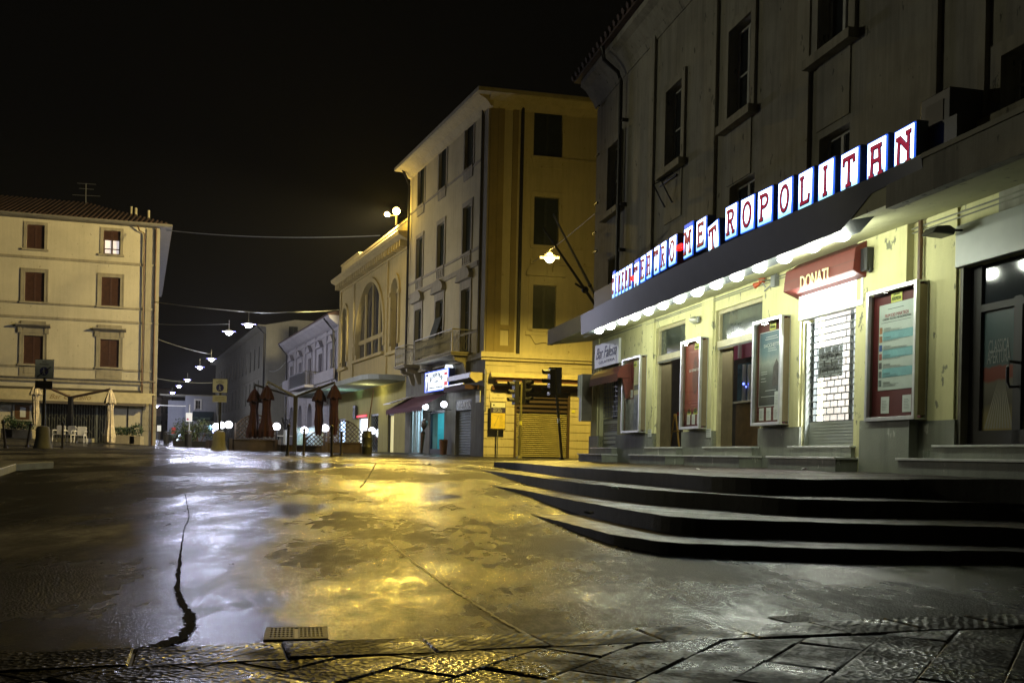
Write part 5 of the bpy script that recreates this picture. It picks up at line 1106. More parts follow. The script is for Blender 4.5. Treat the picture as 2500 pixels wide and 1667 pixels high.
# big roller shutter + upper louvres
zm = MR.loc(1320, 1010)[1]; g = G(); n = 22
for i in range(n): z = mz + (zm - mz) * i / n; hh = (zm - mz) / n; g.add([(rs[0], .18, z), (rs[1], .18, z), (rs[1], .13, z + hh * .5), (rs[0], .13, z + hh * .5), (rs[1], .18, z + hh), (rs[0], .18, z + hh)], [(0, 1, 2, 3), (3, 2, 4, 5)])
RS = part(M, 'roller_shutter', g, P('ochre_shutter_steel', (.30, .27, .13), .5, .2, var=.15), MR)
g = G(); g.box(rs[0], rs[1], .2, .22, zm, rs[3]); z = zm
while z < rs[3] - .1: g.box(rs[0] + .02, rs[1] - .02, .08, .2, z + .08, z + .13); z += .2
g.box(rs[0], rs[0] + .1, -.01, .25, mz, rs[3]).box(rs[1] - .1, rs[1], -.01, .25, mz, rs[3]); sub(RS, 'shutter_surround', g, P('dark_brown_grille', (.05, .03, .018), .5))
# awning cassette on yellow side
z = MR.loc(1300, 921)[1]; a, b = MR.loc(1198, 921, .3)[0], MR.loc(1424, 930, .3)[0]; sc = root('folded_shop_awning', tuple(MR.w(a, 0, z)), 'long folded cream awning cassette above the ochre roller shutter', 'awning', rz=MR.ang)
part(sc, 'cassette', G().prism_x([(0, .1), (-.4, .1), (-.46, -.08), (-.05, -.16), (0, -.12)], 0, b - a), CAN); part(sc, 'front_bar', G().box(.25, b - a, -.62, -.56, -.36, -.28), CAN); part(sc, 'valance', G().box(.2, b - a, -.54, -.06, -.30, -.2), P('brown_valance', (.10, .04, .02), .8)); part(sc, 'lower_valance', G().box(.1, b - a, -.2, -.03, -.62, -.44), P('brown_valance', (.10, .04, .02), .8))
# shops on the street side
x0, x1, z0, z1 = shops[0]; g = G(); zt_s = ML.loc(1130, 1001)[1]; n = 17
for i in range(n): z = mz + (zt_s - mz) * i / n; hh = (zt_s - mz) / n; g.add([(x0, .22, z), (x1, .22, z), (x1, .15, z + hh * .5), (x0, .15, z + hh * .5), (x1, .22, z + hh), (x0, .22, z + hh)], [(0, 1, 2, 3), (3, 2, 4, 5)])
part(M, 'roller_shutter', g, P('grey_blue_shutter', (.30, .33, .36), .4, .4), ML)
ms = root('fashion_shop_sign', tuple(ML.w((x0 + x1) / 2, .02, (zt_s + z1) / 2)), 'dark fascia lettered ORO MODA over the grey roller shutter', 'sign', rz=ML.ang); part(ms, 'panel', G().box(-(x1 - x0) / 2, (x1 - x0) / 2, 0, .06, -(z1 - zt_s) / 2, (z1 - zt_s) / 2), P('slate_panel', (.06, .06, .07), .5)); o = part(ms, 'lettering', text_mesh('ORO MODA', (x1 - x0) * .9, .36, .01), P('pale_letters', (.55, .55, .58), .5)); o.location = (0, -.01, 0)
a, b = ML.loc(1101, 930, .3)[0], ML.loc(1162, 925, .3)[0]; z = ML.loc(1130, 927, .3)[1]; a2 = root('grey_folded_awning', tuple(ML.w(a, 0, z)), 'closed awning cassette with yellow end cap over the ORO MODA shutter', 'awning', rz=ML.ang); part(a2, 'cassette', G().box(0, b - a - .1, -.5, 0, 0, .22), GREY); part(a2, 'front_bar', G().box(0, b - a - .3, -.8, -.74, -.3, -.24), ALU); part(a2, 'end_cap', G().prism_x([(0, .22), (-.55, .22), (-.6, .02), (-.3, -.22), (0, -.1)], b - a - .1, b - a), CAN); part(a2, 'valance', G().box(.1, b - a - .3, -.7, -.05, -.5, -.3), P('purple_valance', (.05, .02, .03), .8))
# ice cream shop
x0, x1, z0, z1 = shops[1]; part(M, 'ice_cream_door', G().box(x0, x0 + .14, .02, .14, mz, z1).box(x1 - .14, x1, .02, .14, mz, z1).box(x0 + .14, x1 - .14, .02, .14, z1 - .14, z1).box(x0 + .14, x1 - .14, .02, .14, mz, mz + .3), P('navy_door_frame', (.01, .015, .03), .4), ML)
part(M, 'ice_cream_room', G().box(x0 - .3, x1 + .3, 1.8, 1.85, mz, z1 + .4).box(x0 - .35, x0 - .3, .46, 1.85, mz, z1 + .4).box(x1 + .3, x1 + .35, .46, 1.85, mz, z1 + .4).box(x0 - .3, x1 + .3, .46, 1.8, z1 + .4, z1 + .45), P('teal_room', (.10, .42, .46), .5), ML)
cb = root('bottle_cabinet', tuple(ML.w((x0 + x1) / 2 + .1, 1.2, mz)), 'glass fronted shelf cabinet glowing teal behind the ice cream shop door', 'cabinet', rz=ML.ang); g = G(); [g.box(-.5, .5, 0, .4, .3 + i * .36, .33 + i * .36) for i in range(6)]; part(cb, 'shelf', g, P('pale_teal_shelf', (.4, .7, .7), .4)); g = G(); random.seed(4)
for i in range(6):
    for j in range(7): g.box(-.42 + j * .13, -.34 + j * .13, .1, .2, .33 + i * .36, .33 + i * .36 + random.uniform(.1, .26)); 
part(cb, 'bottle_row', g, P('dark_bottles', (.01, .03, .06), .3))
light(M, 'AREA', ML.w((x0 + x1) / 2, 1.0, z1 + .3) - M.location, 60, (.35, .9, 1), 1.0, (0, 0, 0), name='ice_cream_shop_light')
x0, x1, z0, z1 = shops[2]; g = G(); [g.box(x0 + (x1 - x0) * t - .04, x0 + (x1 - x0) * t + .04, .1, .16, mz, z1) for t in (.02, .33, .66, .98)]; g.box(x0, x1, .1, .16, mz, mz + .1).box(x0, x1, .1, .16, z1 - .1, z1); part(M, 'shop_window_frame', g, ALU, ML)
part(M, 'shop_window_room', G().box(x0 - .3, x1 + .3, 1.8, 1.85, mz, z1 + .2).box(x0 - .35, x0 - .3, .46, 1.85, mz, z1 + .2).box(x1 + .2, x1 + .22, .46, 1.85, mz, z1 + .2).box(x0 - .3, x1 + .3, .46, 1.8, z1 + .2, z1 + .25), P('pale_shop_room', (.6, .7, .75), .5), ML)
light(M, 'AREA', ML.w((x0 + x1) / 2, 1.0, z1 + .1) - M.location, 80, (.65, .9, 1), 1.2, (0, 0, 0), name='shop_window_light')
a, b = ML.loc(1035, 930, .5)[0], ML.loc(1092, 930, .5)[0]; z0, z1 = ML.loc(1063, 954, .5)[1], ML.loc(1063, 904, .5)[1]; w, h_ = b - a, z1 - z0
ic = root('ice_cream_sign', tuple(ML.w((a + b) / 2, -.42, z0)), 'glowing white ICE CREAM PALACE sign with blue and red cone panels', 'sign', rz=ML.ang)
part(ic, 'case', G().box(-w / 2, w / 2, 0, .3, 0, h_), P('blue_case', (.02, .06, .3), .4)); part(ic, 'lit_panel', G().box(-w / 2 + .05, w / 2 - .05, -.02, -.001, .05, h_ - .05), E('white_sign_panel', (.85, .93, 1), 1.15)); part(ic, 'rim', G().box(-w / 2, w / 2, -.03, -.002, 0, .05).box(-w / 2, w / 2, -.03, -.002, h_ - .05, h_).box(-w / 2, -w / 2 + .05, -.03, -.002, .05, h_ - .05).box(w / 2 - .05, w / 2, -.03, -.002, .05, h_ - .05), E('blue_glow_rim', (.06, .15, 1), 1.2))
DG = P('dark_teal_print', (0, .03, .05), .5); part(ic, 'cone_panel', G().box(-w * .46, -w * .36, -.03, -.022, h_ * .06, h_ * .9), E('navy_lit_print', (0, .01, .12), .4)); part(ic, 'cone_picture', G().prism_y([(-w * .41, h_ * .1), (-w * .39, h_ * .5), (-w * .37, h_ * .62), (-w * .39, h_ * .8), (-w * .43, h_ * .8), (-w * .45, h_ * .62), (-w * .43, h_ * .5)], -.04, -.032), E('white_cone_print', (.9, .95, 1), 1.5))
part(ic, 'cup_panel', G().box(w * .33, w * .45, -.03, -.022, h_ * .2, h_ * .82), E('red_lit_print', (.6, .02, .03), .7)); part(ic, 'cup_picture', G().prism_y([(w * .36, h_ * .38), (w * .43, h_ * .38), (w * .44, h_ * .7), (w * .35, h_ * .7)], -.04, -.032), E('white_cup_print', (.9, .95, 1), 1.5)); part(ic, 'scoop', G().prism_y([(w * .38 + .22 * math.cos(k * PI / 8), h_ * .98 + .2 * math.sin(k * PI / 8)) for k in range(16)], 0, .28), E('white_scoop', (.8, .9, 1), 1.4))
for ch, k in zip('ICE CREAM PALACE', range(16)):
    if ch != ' ':
        an = PI * (.88 - .76 * k / 15); o = part(ic, 'letter', text_mesh(ch, w * (.024 if ch == 'I' else .042), h_ * .2, .008), DG); o.location = (math.cos(an) * w * .27 - w * .01, -.03, h_ * .42 + math.sin(an) * h_ * .38); o.rotation_euler = (0, -(an - PI / 2) * .6, 0)
for s_, z, ww in (('Caffe', .48, .18), ('Gelateria  Artigianale', .18, .6)): o = part(ic, 'script', text_mesh(s_, w * ww, h_ * .13, .006, .4), DG); o.location = (-w * .01, -.03, h_ * z)
light(ic, 'AREA', (0, -.2, h_ / 2), 30, (.75, .88, 1), w * .8, (PI / 2, 0, PI), sizey=h_ * .8)
a, b = ML.loc(985, 975, 1.2)[0], ML.loc(1092, 955, .2)[0]; zt_a = ML.loc(1090, 955, .2)[1]; ia = root('burgundy_awning', tuple(ML.w(shops[2][0] - .4, 0, zt_a)), 'open burgundy canvas awning under the ice cream sign', 'awning', rz=ML.ang); w = shops[1][1] - shops[2][0] + .7; BUR = P('burgundy_canvas', (.075, .018, .03), .8, var=.2)
part(ia, 'canvas', G().add([(0, 0, 0), (w, 0, 0), (w, -1.25, -.72), (0, -1.25, -.72), (0, 0, -.02), (w, 0, -.02), (w, -1.25, -.74), (0, -1.25, -.74)], [(0, 1, 2, 3), (7, 6, 5, 4), (0, 3, 7, 4), (1, 5, 6, 2), (3, 2, 6, 7)]), BUR); g = G(); n = 22
for i in range(n): x = w * i / n; g.prism_y([(x, -.74), (x + w / n, -.74), (x + w / n, -.90), (x + w / n / 2, -1.0), (x, -.90)], -1.26, -1.25)
part(ia, 'scalloped_hem', g, BUR)
wa = root('white_side_awning', tuple(ML.w(-LLEN + .1, 0, ML.loc(985, 972, .6)[1])), 'white folded awning left of the burgundy one', 'awning', rz=ML.ang); part(wa, 'canvas', G().add([(0, 0, .15), (1.5, 0, .15), (1.5, -1.3, -.28), (0, -1.3, -.28), (0, 0, .1), (1.5, 0, .1), (1.5, -1.3, -.33), (0, -1.3, -.33)], [(0, 1, 2, 3), (7, 6, 5, 4), (0, 3, 7, 4), (1, 5, 6, 2), (3, 2, 6, 7)]), WHITE)
GLB = E('white_glass_globe', (.85, .9, 1), 4)
for px, py, lab in ((1084, 987, 'white globe wall lamp right of the ice cream shop door'), (1039, 993, 'white globe wall lamp half under the burgundy awning')):
    a, z = ML.loc(px, py, .35); R = root('globe_wall_lamp', tuple(ML.w(a, -.35, z)), lab, 'wall lamp', 'globe wall lamps of the ice cream shop', ML.ang); part(R, 'globe', G().sphere((0, 0, 0), .16, 16), GLB, smooth=True); part(R, 'arm', G().tube([(0, .35, -.25), (0, 0, -.25), (0, 0, -.16)], .02, 6), IRON); light(R, 'POINT', (0, -.2, 0), 18, (.8, .9, 1), .15)
a = ML.loc(1031, 1070, .5)[0]; cn = root('ice_cream_cone_figure', tuple(ML.w(a, -.5, mz)), 'tall dark leaning ice cream cone figure outside the lit shop window', 'advertising figure', rz=ML.ang)
part(cn, 'cone', G().tube([(-.1, 0, .1), (-.02, 0, .5), (.1, 0, 1.1), (.25, 0, 1.45)], [.06, .08, .12, .17], 12), WOOD, smooth=True); part(cn, 'scoop', G().sphere((.33, 0, 1.58), .17, 12, 1.25), P('dark_scoop', (.12, .09, .07), .4), smooth=True); part(cn, 'foot', G().lathe([(.26, 0), (.25, .05), (.08, .1)], 14, (-.1, 0, 0)), IRON)
a = ML.loc(1082, 1100, .4)[0]; bn_ = solo('terracotta_bin', G().lathe([(.16, 0), (.2, .6), (.2, .75), (.17, .75), (.15, .1)], 14), P('terracotta', (.22, .10, .05), .7), tuple(ML.w(a, -.4, mz)), 'brown cylindrical bin beside the ice cream shop door', 'bin', smooth=True)
# balconies
def balcony(xa, xb, dep, zf_, lab):
    R = part(M, 'balcony', G().box(xa, xb, -dep, 0, zf_ - .14, zf_).box(xa - .06, xb + .06, -dep - .06, 0, zf_ - .06, zf_ + .02), TRIM, ML)
    g = G(); H_ = 1.0
    g.box(xa, xb, -dep, -dep + .05, zf_ + H_, zf_ + H_ + .05).box(xb - .05, xb, -dep + .05, 0, zf_ + H_, zf_ + H_ + .05).box(xa, xa + .05, -dep + .05, 0, zf_ + H_, zf_ + H_ + .05).box(xa, xa + .05, -dep, -dep + .05, zf_, zf_ + H_).box(xb - .05, xb, -dep, -dep + .05, zf_, zf_ + H_)
    def bal_(x, y, ax):
        for k in range(2):
            c = zf_ + .30 + k * .42; pts = [(ax[0] * .06 * math.cos(t * PI / 5) + x, ax[1] * .06 * math.cos(t * PI / 5) + y, c + .21 * math.sin(t * PI / 5)) for t in range(11)]; g.tube(pts, .012, 4)
    n = int((xb - xa) / .17)
    for i in range(1, n): bal_(xa + (xb - xa) * i / n, -dep + .025, (1, 0))
    for i in range(1, int(dep / .17)): bal_(xb - .025, -dep + .17 * i, (0, 1)); bal_(xa + .025, -dep + .17 * i, (0, 1))
    sub(R, 'railing', g, P('pale_iron_railing', (.28, .26, .18), .5, .3))
    for x in (xa + .25, xb - .45): sub(R, 'corbel', G().prism_x([(0, zf_ - .14), (-dep * .8, zf_ - .14), (-dep * .75, zf_ - .35), (-dep * .35, zf_ - .45), (-.15, zf_ - .95), (0, zf_ - 1.0)], x, x + .22), TRIM)
balcony(xc[1] - .9, xc[0] + 1.0, 1.0, bal, '')
balcony(xc[2] - .9, xc[2] + .9, 1.0, bal, '')
# plates and information sign on the ochre side
a, b, z0, z1 = MR.rect(1195.5, 1235.4, 957, 979.6); pt = root('street_name_plate', tuple(MR.w((a + b) / 2, -.02, z0)), 'cream rectangular street name plate above the yellow information panel', 'plate', rz=MR.ang); part(pt, 'plate', G().box(-(b - a) / 2, (b - a) / 2, -.03, 0, 0, z1 - z0), P('cream_plate', (.6, .55, .38), .5)); o = part(pt, 'lettering', text_mesh('VIA', .12, .05, .003), INK); o.location = (0, -.034, (z1 - z0) * .68); o = part(pt, 'lettering', text_mesh('GIACOMO MATTEOTTI', .55, .05, .003), INK); o.location = (0, -.034, (z1 - z0) * .35)
a, b, z0, z1 = MR.rect(1199, 1233, 983, 1046, .3); ip = root('information_panel', tuple(MR.w((a + b) / 2, -.3, mz - .02)), 'yellow and navy PERCORSO SICURO information panel on a post', 'information sign', rz=MR.ang); w = b - a; h_ = z1 - z0; zz = z0 - mz + .02
part(ip, 'post', G().tube([(0, .03, 0), (0, .03, zz + h_)], .03, 8), GREY); part(ip, 'panel', G().box(-w / 2 - .05, w / 2 + .02, -.01, .01, zz - .06, zz + h_), BLACK); part(ip, 'map_field', G().box(-w / 2, w / 2, -.02, -.011, zz, zz + h_ * .6), P('yellow_print', (.62, .48, .06), .5)); part(ip, 'title_band', G().box(-w / 2, w / 2, -.02, -.011, zz + h_ * .6, zz + h_ * .82), P('navy_band', (.02, .015, .08), .5)); part(ip, 'header', G().box(-w / 2, w / 2, -.02, -.011, zz + h_ * .82, zz + h_), PAPER)
for s_, z, x, ww in (('PERCORSO', .775, -.05, .34), ('SICURO', .68, -.03, .38)): o = part(ip, 'lettering', text_mesh(s_, ww, .05 if s_[0] == 'P' else .09, .004), PAPER); o.location = (x, -.025, zz + h_ * z)
g = G().tube([(-.16, -.024, zz + .12), (.02, -.024, zz + .55), (-.2, -.024, zz + .58)], .008, 4); [g.box(.06, .06 + random.uniform(.1, .2), -.024, -.021, zz + .1 + j * .045, zz + .106 + j * .045) for j in range(12)]; g.sphere((-.2, -.022, zz + h_ * .91), .04, 8); part(ip, 'route_print', g, INK)
a, z = MR.loc(1400, 1004, .03); solo('small_yellow_plate', G().box(-.08, .08, -.01, .01, -.06, .06), YLW, tuple(MR.w(a, -.02, z)), 'small yellow plate on the ochre wall right of the roller shutter', 'plate', rz=MR.ang)
a, z = ML.loc(1167, 968, .03); solo('pale_wall_plate', G().box(-.27, .27, -.02, .01, -.26, .26), PAPER, tuple(ML.w(a, -.02, z)), 'square pale marble plate on the grey corner stonework', 'plate', rz=ML.ang)
p = at(1186, 950, 41.3); fs = root('edge_on_street_sign', (p.x, p.y, p.z), 'narrow vertical sign box seen edge on at the building corner', 'sign'); part(fs, 'sign_box', G().box(-.06, .02, -.3, .3, -.95, .85), GREY, bevel=.01)

# ================================================================ YELLOW ARCHED BUILDING
KB0, KB1 = -12.2, -30.0
YB = stucco('yellow_cream_plaster', (.50, .40, .16), .14, .4, .3, .85, (.25, .2, .1)); YD = stucco('mustard_plaster', (.36, .32, .12), .15, .2, .3)
BF = Fr(ML.o.x, ML.o.y, .385, -.923); o0 = BF.w(-21, 0, 0)
B = root('arched_yellow_building', (o0.x, o0.y, 0), 'yellow two storey building with great arched window and dentil cornice', 'building'); bzB = .70
xL = BF.loc(828, 900)[0]; xR = -LLEN - .01
zpar = BF.loc(930, 588)[1]; zpar2 = BF.loc(846, 642)[1]; zcn = BF.loc(900, 648)[1]; zcan = BF.loc(850, 955)[1]
am = BF.rect(871, 938, 690, 850); a1_ = BF.rect(952, 978, 682, 850); a2_ = BF.rect(833.5, 850, 752, 898); zar = (am[2] + a1_[2]) / 2
print('B', xL, xR, zpar, zpar2, zcn, zcan, am, a1_, a2_)
zsm = min(zar, a2_[2]); am = (am[0], am[1], zsm + .2, am[3]); zn = (a1_[3] + a2_[3]) / 2; c1 = (a1_[0] + a1_[1]) / 2; c2 = (a2_[0] + a2_[1]) / 2; a1_ = (c1 - .75, c1 + .75, zsm, zn); a2_ = (c2 - .75, c2 + .75, zsm, zn)
part(B, 'upper_wall', curve_mesh('w', [rc(xL, xR, zcan - .2, zcn), arch(*am), arch(*a1_), arch(*a2_)], .4), YB, BF)
shB = [BF.rect(946, 961, 1009, 1106), BF.rect(904, 923, 1010, 1100), BF.rect(874, 897, 1018, 1090), BF.rect(826, 843, 1022, 1085)]
part(B, 'shop_wall', curve_mesh('w', [rc(xL, xR, 0, zcan - .2)] + [rc(s[0], s[1], bzB, s[3]) for s in shB], .4), YD, BF)
part(B, 'side_wall', G().box(xL, xL + .4, .401, 12, 0, zcn), YB, BF)
mid = (xL + xR) * .5 - 3.2
part(B, 'parapet', G().box(mid, xR, .02, .35, zcn, zpar).box(xL, mid - .001, .02, .35, zcn, zpar2).box(mid, xR, -.05, .4, zpar, zpar + .12).box(xL, mid - .001, -.05, .4, zpar2, zpar2 + .1), YB, BF)
g = G().prism_x([(0, zcn - .1), (-.15, zcn - .1), (-.6, zcn + .12), (-.65, zcn + .3), (0, zcn + .35)], xL - .5, xR); x = xL
while x < xR - .2: g.box(x, x + .22, -.42, 0, zcn - .45, zcn - .1); x += .55
g.box(xL, xR, -.08, .01, zcn - .6, zcn - .48); part(B, 'dentil_cornice', g, YB, BF)
g = G(); 
for q in (am, a1_, a2_):
    w = .28; r = (q[1] - q[0]) / 2; c = (q[0] + q[1]) / 2; zs_ = q[3] - r; pts_o = [(c + (r + w) * math.cos(PI * i / 18), zs_ + (r + w) * math.sin(PI * i / 18)) for i in range(19)]; pts_i = [(c + r * math.cos(PI * i / 18), zs_ + r * math.sin(PI * i / 18)) for i in range(19)]
    for i in range(18): g.prism_y([pts_o[i], pts_o[i + 1], pts_i[i + 1], pts_i[i]], -.10, .01)
    g.box(q[0] - w, q[0] - .001, -.10, .01, q[2] + .4, zs_).box(q[1] + .001, q[1] + w, -.10, .01, q[2] + .4, zs_).box(q[0] - w - .12, q[1] + w + .12, -.25, .05, q[2] - .18, q[2]).box(q[0] - w - .1, q[0], -.16, .01, zs_ - .2, zs_)
    g.box(q[1], q[1] + w + .1, -.16, .01, zs_ - .2, zs_)
for x in (am[0] - .95, am[1] + .55, xL + .1): g.box(x, x + .35, -.09, .01, zcan, zcn - .6)
part(B, 'window_surround', g, YB, BF)
for q, nm in ((am, 3), (a1_, 1), (a2_, 1)):
    g = G(); r = (q[1] - q[0]) / 2; c = (q[0] + q[1]) / 2; zs_ = q[3] - r
    for i in range(nm): 
        x = q[0] + (q[1] - q[0]) * (i + 1) / (nm + 1); top = zs_ + math.sqrt(max(0, r * r - (x - c) ** 2)); t = .14 if nm > 1 and i != 1 else .05; g.box(x - t, x + t, .15, .25, q[2], top)
    g.box(q[0], q[1], .14, .26, zs_ - .15, zs_ + .12) if nm > 1 else None
    W = part(B, 'window', g, YB if nm > 1 else P('brown_frame', (.08, .06, .03), .6), BF); me = curve_mesh('pane', [arch(*q)], .02)
    wv, nt, bb = _nt('curtained_glass'); n = nt.nodes.new('ShaderNodeTexWave'); n.inputs['Scale'].default_value = 3.2; n.inputs['Distortion'].default_value = 3; tc = nt.nodes.new('ShaderNodeTexCoord'); nt.links.new(tc.outputs['Object'], n.inputs['Vector']); rr = _ramp(nt, n.outputs[0], [(.3, (.02, .02, .02)), (.8, (.12, .12, .11))]); nt.links.new(rr.outputs[0], bb.inputs['Base Color']); bb.inputs['Roughness'].default_value = .12
    s_ = sub(W, 'pane', me, wv if nm > 1 else DARKGL, (0, .27, 0))
# canopy over the shops
cpo = BF.loc(905, 925, 2.2)[0]; g = G(); zc_ = zcan; xr_ = xR - .1
pl = [(xL - 6, 0), (xL - 6, -2.2)] + [(xr_ - 1.2, -2.2), (xr_ - .5, -2.0), (xr_ - .1, -1.5), (xr_, -.8), (xr_, 0)]
g.prism_z(pl, zc_ - .12, zc_ + .16); cbn = root('shop_canopy', tuple(BF.w(-21, 0, zc_)), 'long rounded concrete canopy with teal glow below along the yellow building', 'canopy'); part(cbn, 'slab', G().prism_z(pl, zc_ - .12, zc_ + .16), stucco('grey_canopy_concrete', (.32, .34, .28), .2, 0, .2), BF)
light(cbn, 'SPOT', BF.w(-23, -1.3, zc_ - 1.6) - cbn.location, 90, (.5, 1, .85), .2, (PI, 0, 0), 110, name='canopy_wash'); light(cbn, 'POINT', BF.w(-17, -1.0, zc_ - .6) - cbn.location, 50, (1, .93, .4), .2, name='canopy_wash')
for i, s in enumerate(shB):
    a, b, z0, z1 = s[0], s[1], bzB, s[3]; g = G().box(a, a + .12, .05, .15, z0, z1).box(b - .12, b, .05, .15, z0, z1).box(a + .12, b - .12, .05, .15, z1 - .12, z1)
    if i == 1: 
        for k in range(24):
            for j in range(6): g.tube([(a + .12 + j * (b - a - .24) / 6, .09, z0 + k * .13), (a + .12 + (j + 1) * (b - a - .24) / 6, .09, z0 + k * .13 + .06 * (-1) ** (j + k))], .012, 4)
    dd = part(B, 'shop_door', g, BLACK if i == 0 else GREY, BF); sub(dd, 'pane', G().box(a + .12, b - .12, .16, .18, z0, z1 - .12), [E('warm_lit_door', (.8, .72, .35), .55), DARKGL, E('bright_shop_window', (.85, .93, 1), 3), E('bright_shop_window', (.5, .7, 1), 2.5)][i])
s = shB[2]; rb = root('red_lit_frame', tuple(BF.w((s[0] + s[1]) / 2, -.06, s[3])), 'thin red lit strip over the brightest shop window', 'sign', rz=BF.ang); part(rb, 'strip', G().box(-(s[1] - s[0]) / 2 - .1, (s[1] - s[0]) / 2, -.05, 0, 0, .12), E('red_strip', (1, .08, .12), 1)); light(rb, 'POINT', (0, -.8, -1), 60, (.8, .9, 1), .3)
a, z = BF.loc(861, 1006, .3); ds = root('dark_projecting_sign', tuple(BF.w(a, -.1, z)), 'small dark projecting sign on the mustard wall above the planters', 'sign', rz=BF.ang); part(ds, 'sign_box', G().box(-.35, .3, -.12, 0, -.45, .45), BLACK, bevel=.02); part(ds, 'emblem', G().tube([(-.05, -.125, -.2), (.1, -.125, 0), (-.1, -.125, .1), (.05, -.125, .25)], .03, 5), GREY)
# floodlights on the roof of the arched building
fp = at(968, 516, 53.5); FL = root('roof_floodlights', (fp.x, fp.y, zpar), 'pair of sodium floodlights on a short mast above the yellow building', 'floodlight')
SOD = E('sodium_lens', (1, .72, .18), 60); fz = fp.z - zpar
part(FL, 'mast', G().tube([(0, 0, -.3), (0, 0, fz - .1)], .05, 8).tube([(-.52, -.1, fz - .32), (.05, 0, fz - .2)], .03, 6), P('pale_mast', (.5, .45, .3), .5))
part(FL, 'lamp_head', G().sphere((0, -.02, fz), .2, 14), SOD, smooth=True); part(FL, 'lamp_head', G().sphere((-.52, -.1, fz - .2), .13, 12), SOD, smooth=True)
SODC = (1, .68, .11)
l = light(FL, 'SPOT', (-.3, -.4, fz), 26000, (1, .78, .34), .3, spot=85, name='floodlight_beam', blend=.6); aim(l, (fp.x, fp.y, fp.z), (-28, 60, 6))
l = light(FL, 'SPOT', (.0, -.5, fz), 12500, SODC, .4, spot=37, name='floodlight_beam', blend=.7); aim(l, (fp.x, fp.y, fp.z), (-5, 11, 0))
l = light(FL, 'POINT', (-.7, -.5, fz - .2), 150, SODC, .3, name='floodlight_glow')
l = light(FL, 'SPOT', (-.2, .3, fz), 36000, (1, .84, .48), .3, spot=44, name='floodlight_beam', blend=.5); aim(l, (fp.x, fp.y, fp.z), (-27, 103, 9))
# ================================================================ ORNATE GREY BUILDING
CFr = Fr(ML.o.x, ML.o.y, .385, -.923); xa, xb = CFr.loc(703.5, 900)[0], xL - .02
OG = stucco('lavender_grey_plaster', (.36, .35, .37), .12, .2, .2); o0 = CFr.w(xa, 0, 0)
Cn = root('ornate_grey_building', (o0.x, o0.y, 0), 'ornate pale grey two storey building with five pedimented windows and a balcony', 'building')
zt_ = (CFr.loc(705, 846)[1] + CFr.loc(800, 788)[1]) / 2; zc_l = CFr.loc(760, 948)[1]; print('C', xa, xb, zt_, zc_l)
pxs = [713.5 + 4, 738.5, 759, 783, 812]
wn = [CFr.loc(px, 900)[0] for px in (718.5, 738.5, 759, 783, 812)]; z1w = CFr.loc(759, 875)[1]; z0w = zc_l + .3
wn = [xa + (xb - xa) * (i + .5) / 5 for i in range(5)]
part(Cn, 'upper_wall', curve_mesh('w', [rc(xa, xb, zc_l, zt_)] + [rc(x - .65, x + .65, z0w, z1w) for x in wn], .4), OG, CFr)
arches = [(x - 1.0, x + 1.0, .7, zc_l - 1.2) for x in wn]
part(Cn, 'lower_wall', curve_mesh('w', [rc(xa, xb, 0, zc_l)] + [arch(*q) for q in arches], .4), OG, CFr); part(Cn, 'side_wall', G().box(xa, xa + .4, .401, 12, 0, zt_), OG, CFr)
for x in wn:
    window(Cn, CFr, x - .65, x + .65, z0w, z1w, 'shutter', .1, P('brown_frame2', (.08, .05, .05), .6), P('grey_brown_shutter', (.06, .045, .045), .6))
    g = G().box(x - .85, x - .65, -.08, .01, z0w, z1w + .2).box(x + .65, x + .85, -.08, .01, z0w, z1w + .2).box(x - .65, x + .65, -.08, .01, z1w, z1w + .2).prism_y([(x - 1.0, z1w + .45), (x + 1.0, z1w + .45), (x, z1w + 1.05)], -.3, 0).box(x - .7, x + .7, -.1, .01, z1w + .2, z1w + .45).box(x - .22, x + .22, -.06, .01, z1w + 1.5, z1w + 2.1)
    part(Cn, 'window_surround', g, OG, CFr)
g = G().prism_x([(0, zt_ - .6), (-.25, zt_ - .5), (-.8, zt_ - .1), (-.85, zt_ + .1), (0, zt_ + .2)], xa - .6, xb).box(xa, xb, -.1, .01, z1w + 1.15, z1w + 1.35).box(xa, xb, -.22, .01, zc_l - .15, zc_l + .15)
for i in range(6): x = xa + (xb - xa) * i / 5; g.box(max(xa, x - .22), min(xb, x + .22), -.12, .01, zc_l + .15, zt_ - .6)
z = 1.3
while z < zc_l - .4:
    for i in range(6): x = xa + (xb - xa) * i / 5; g.box(max(xa, x - .7), min(xb, x + .7), -.05, .01, z, z + .36)
    z += .42
part(Cn, 'mouldings', g, OG, CFr); x0, x1 = wn[1] + .8, wn[3] - .8
R = part(Cn, 'balcony', G().box(x0, x1, -1.1, 0, zc_l - .1, zc_l + .1), OG, CFr); g = G().box(x0, x1, -1.1, -1.05, zc_l + 1.1, zc_l + 1.16); n = int((x1 - x0) / .16); [g.box(x0 + i * .16 - .015, x0 + i * .16 + .015, -1.09, -1.06, zc_l + .1, zc_l + 1.1) for i in range(n + 1)]; [g.box(x1 - .03, x1, -1.05 + i * .16, -1.02 + i * .16, zc_l + .1, zc_l + 1.1) for i in range(7)]; g.box(x1 - .04, x1, -1.05, 0, zc_l + 1.1, zc_l + 1.16); sub(R, 'railing', g, IRON)
part(Cn, 'balustrade', G().box(xa, wn[0] + 1, -.5, -.3, zc_l + .1, zc_l + 1.2), OG, CFr); part(Cn, 'balustrade', G().box(wn[3] - .8, xb, -.4, -.3, zc_l + .1, zc_l + .9), OG, CFr)
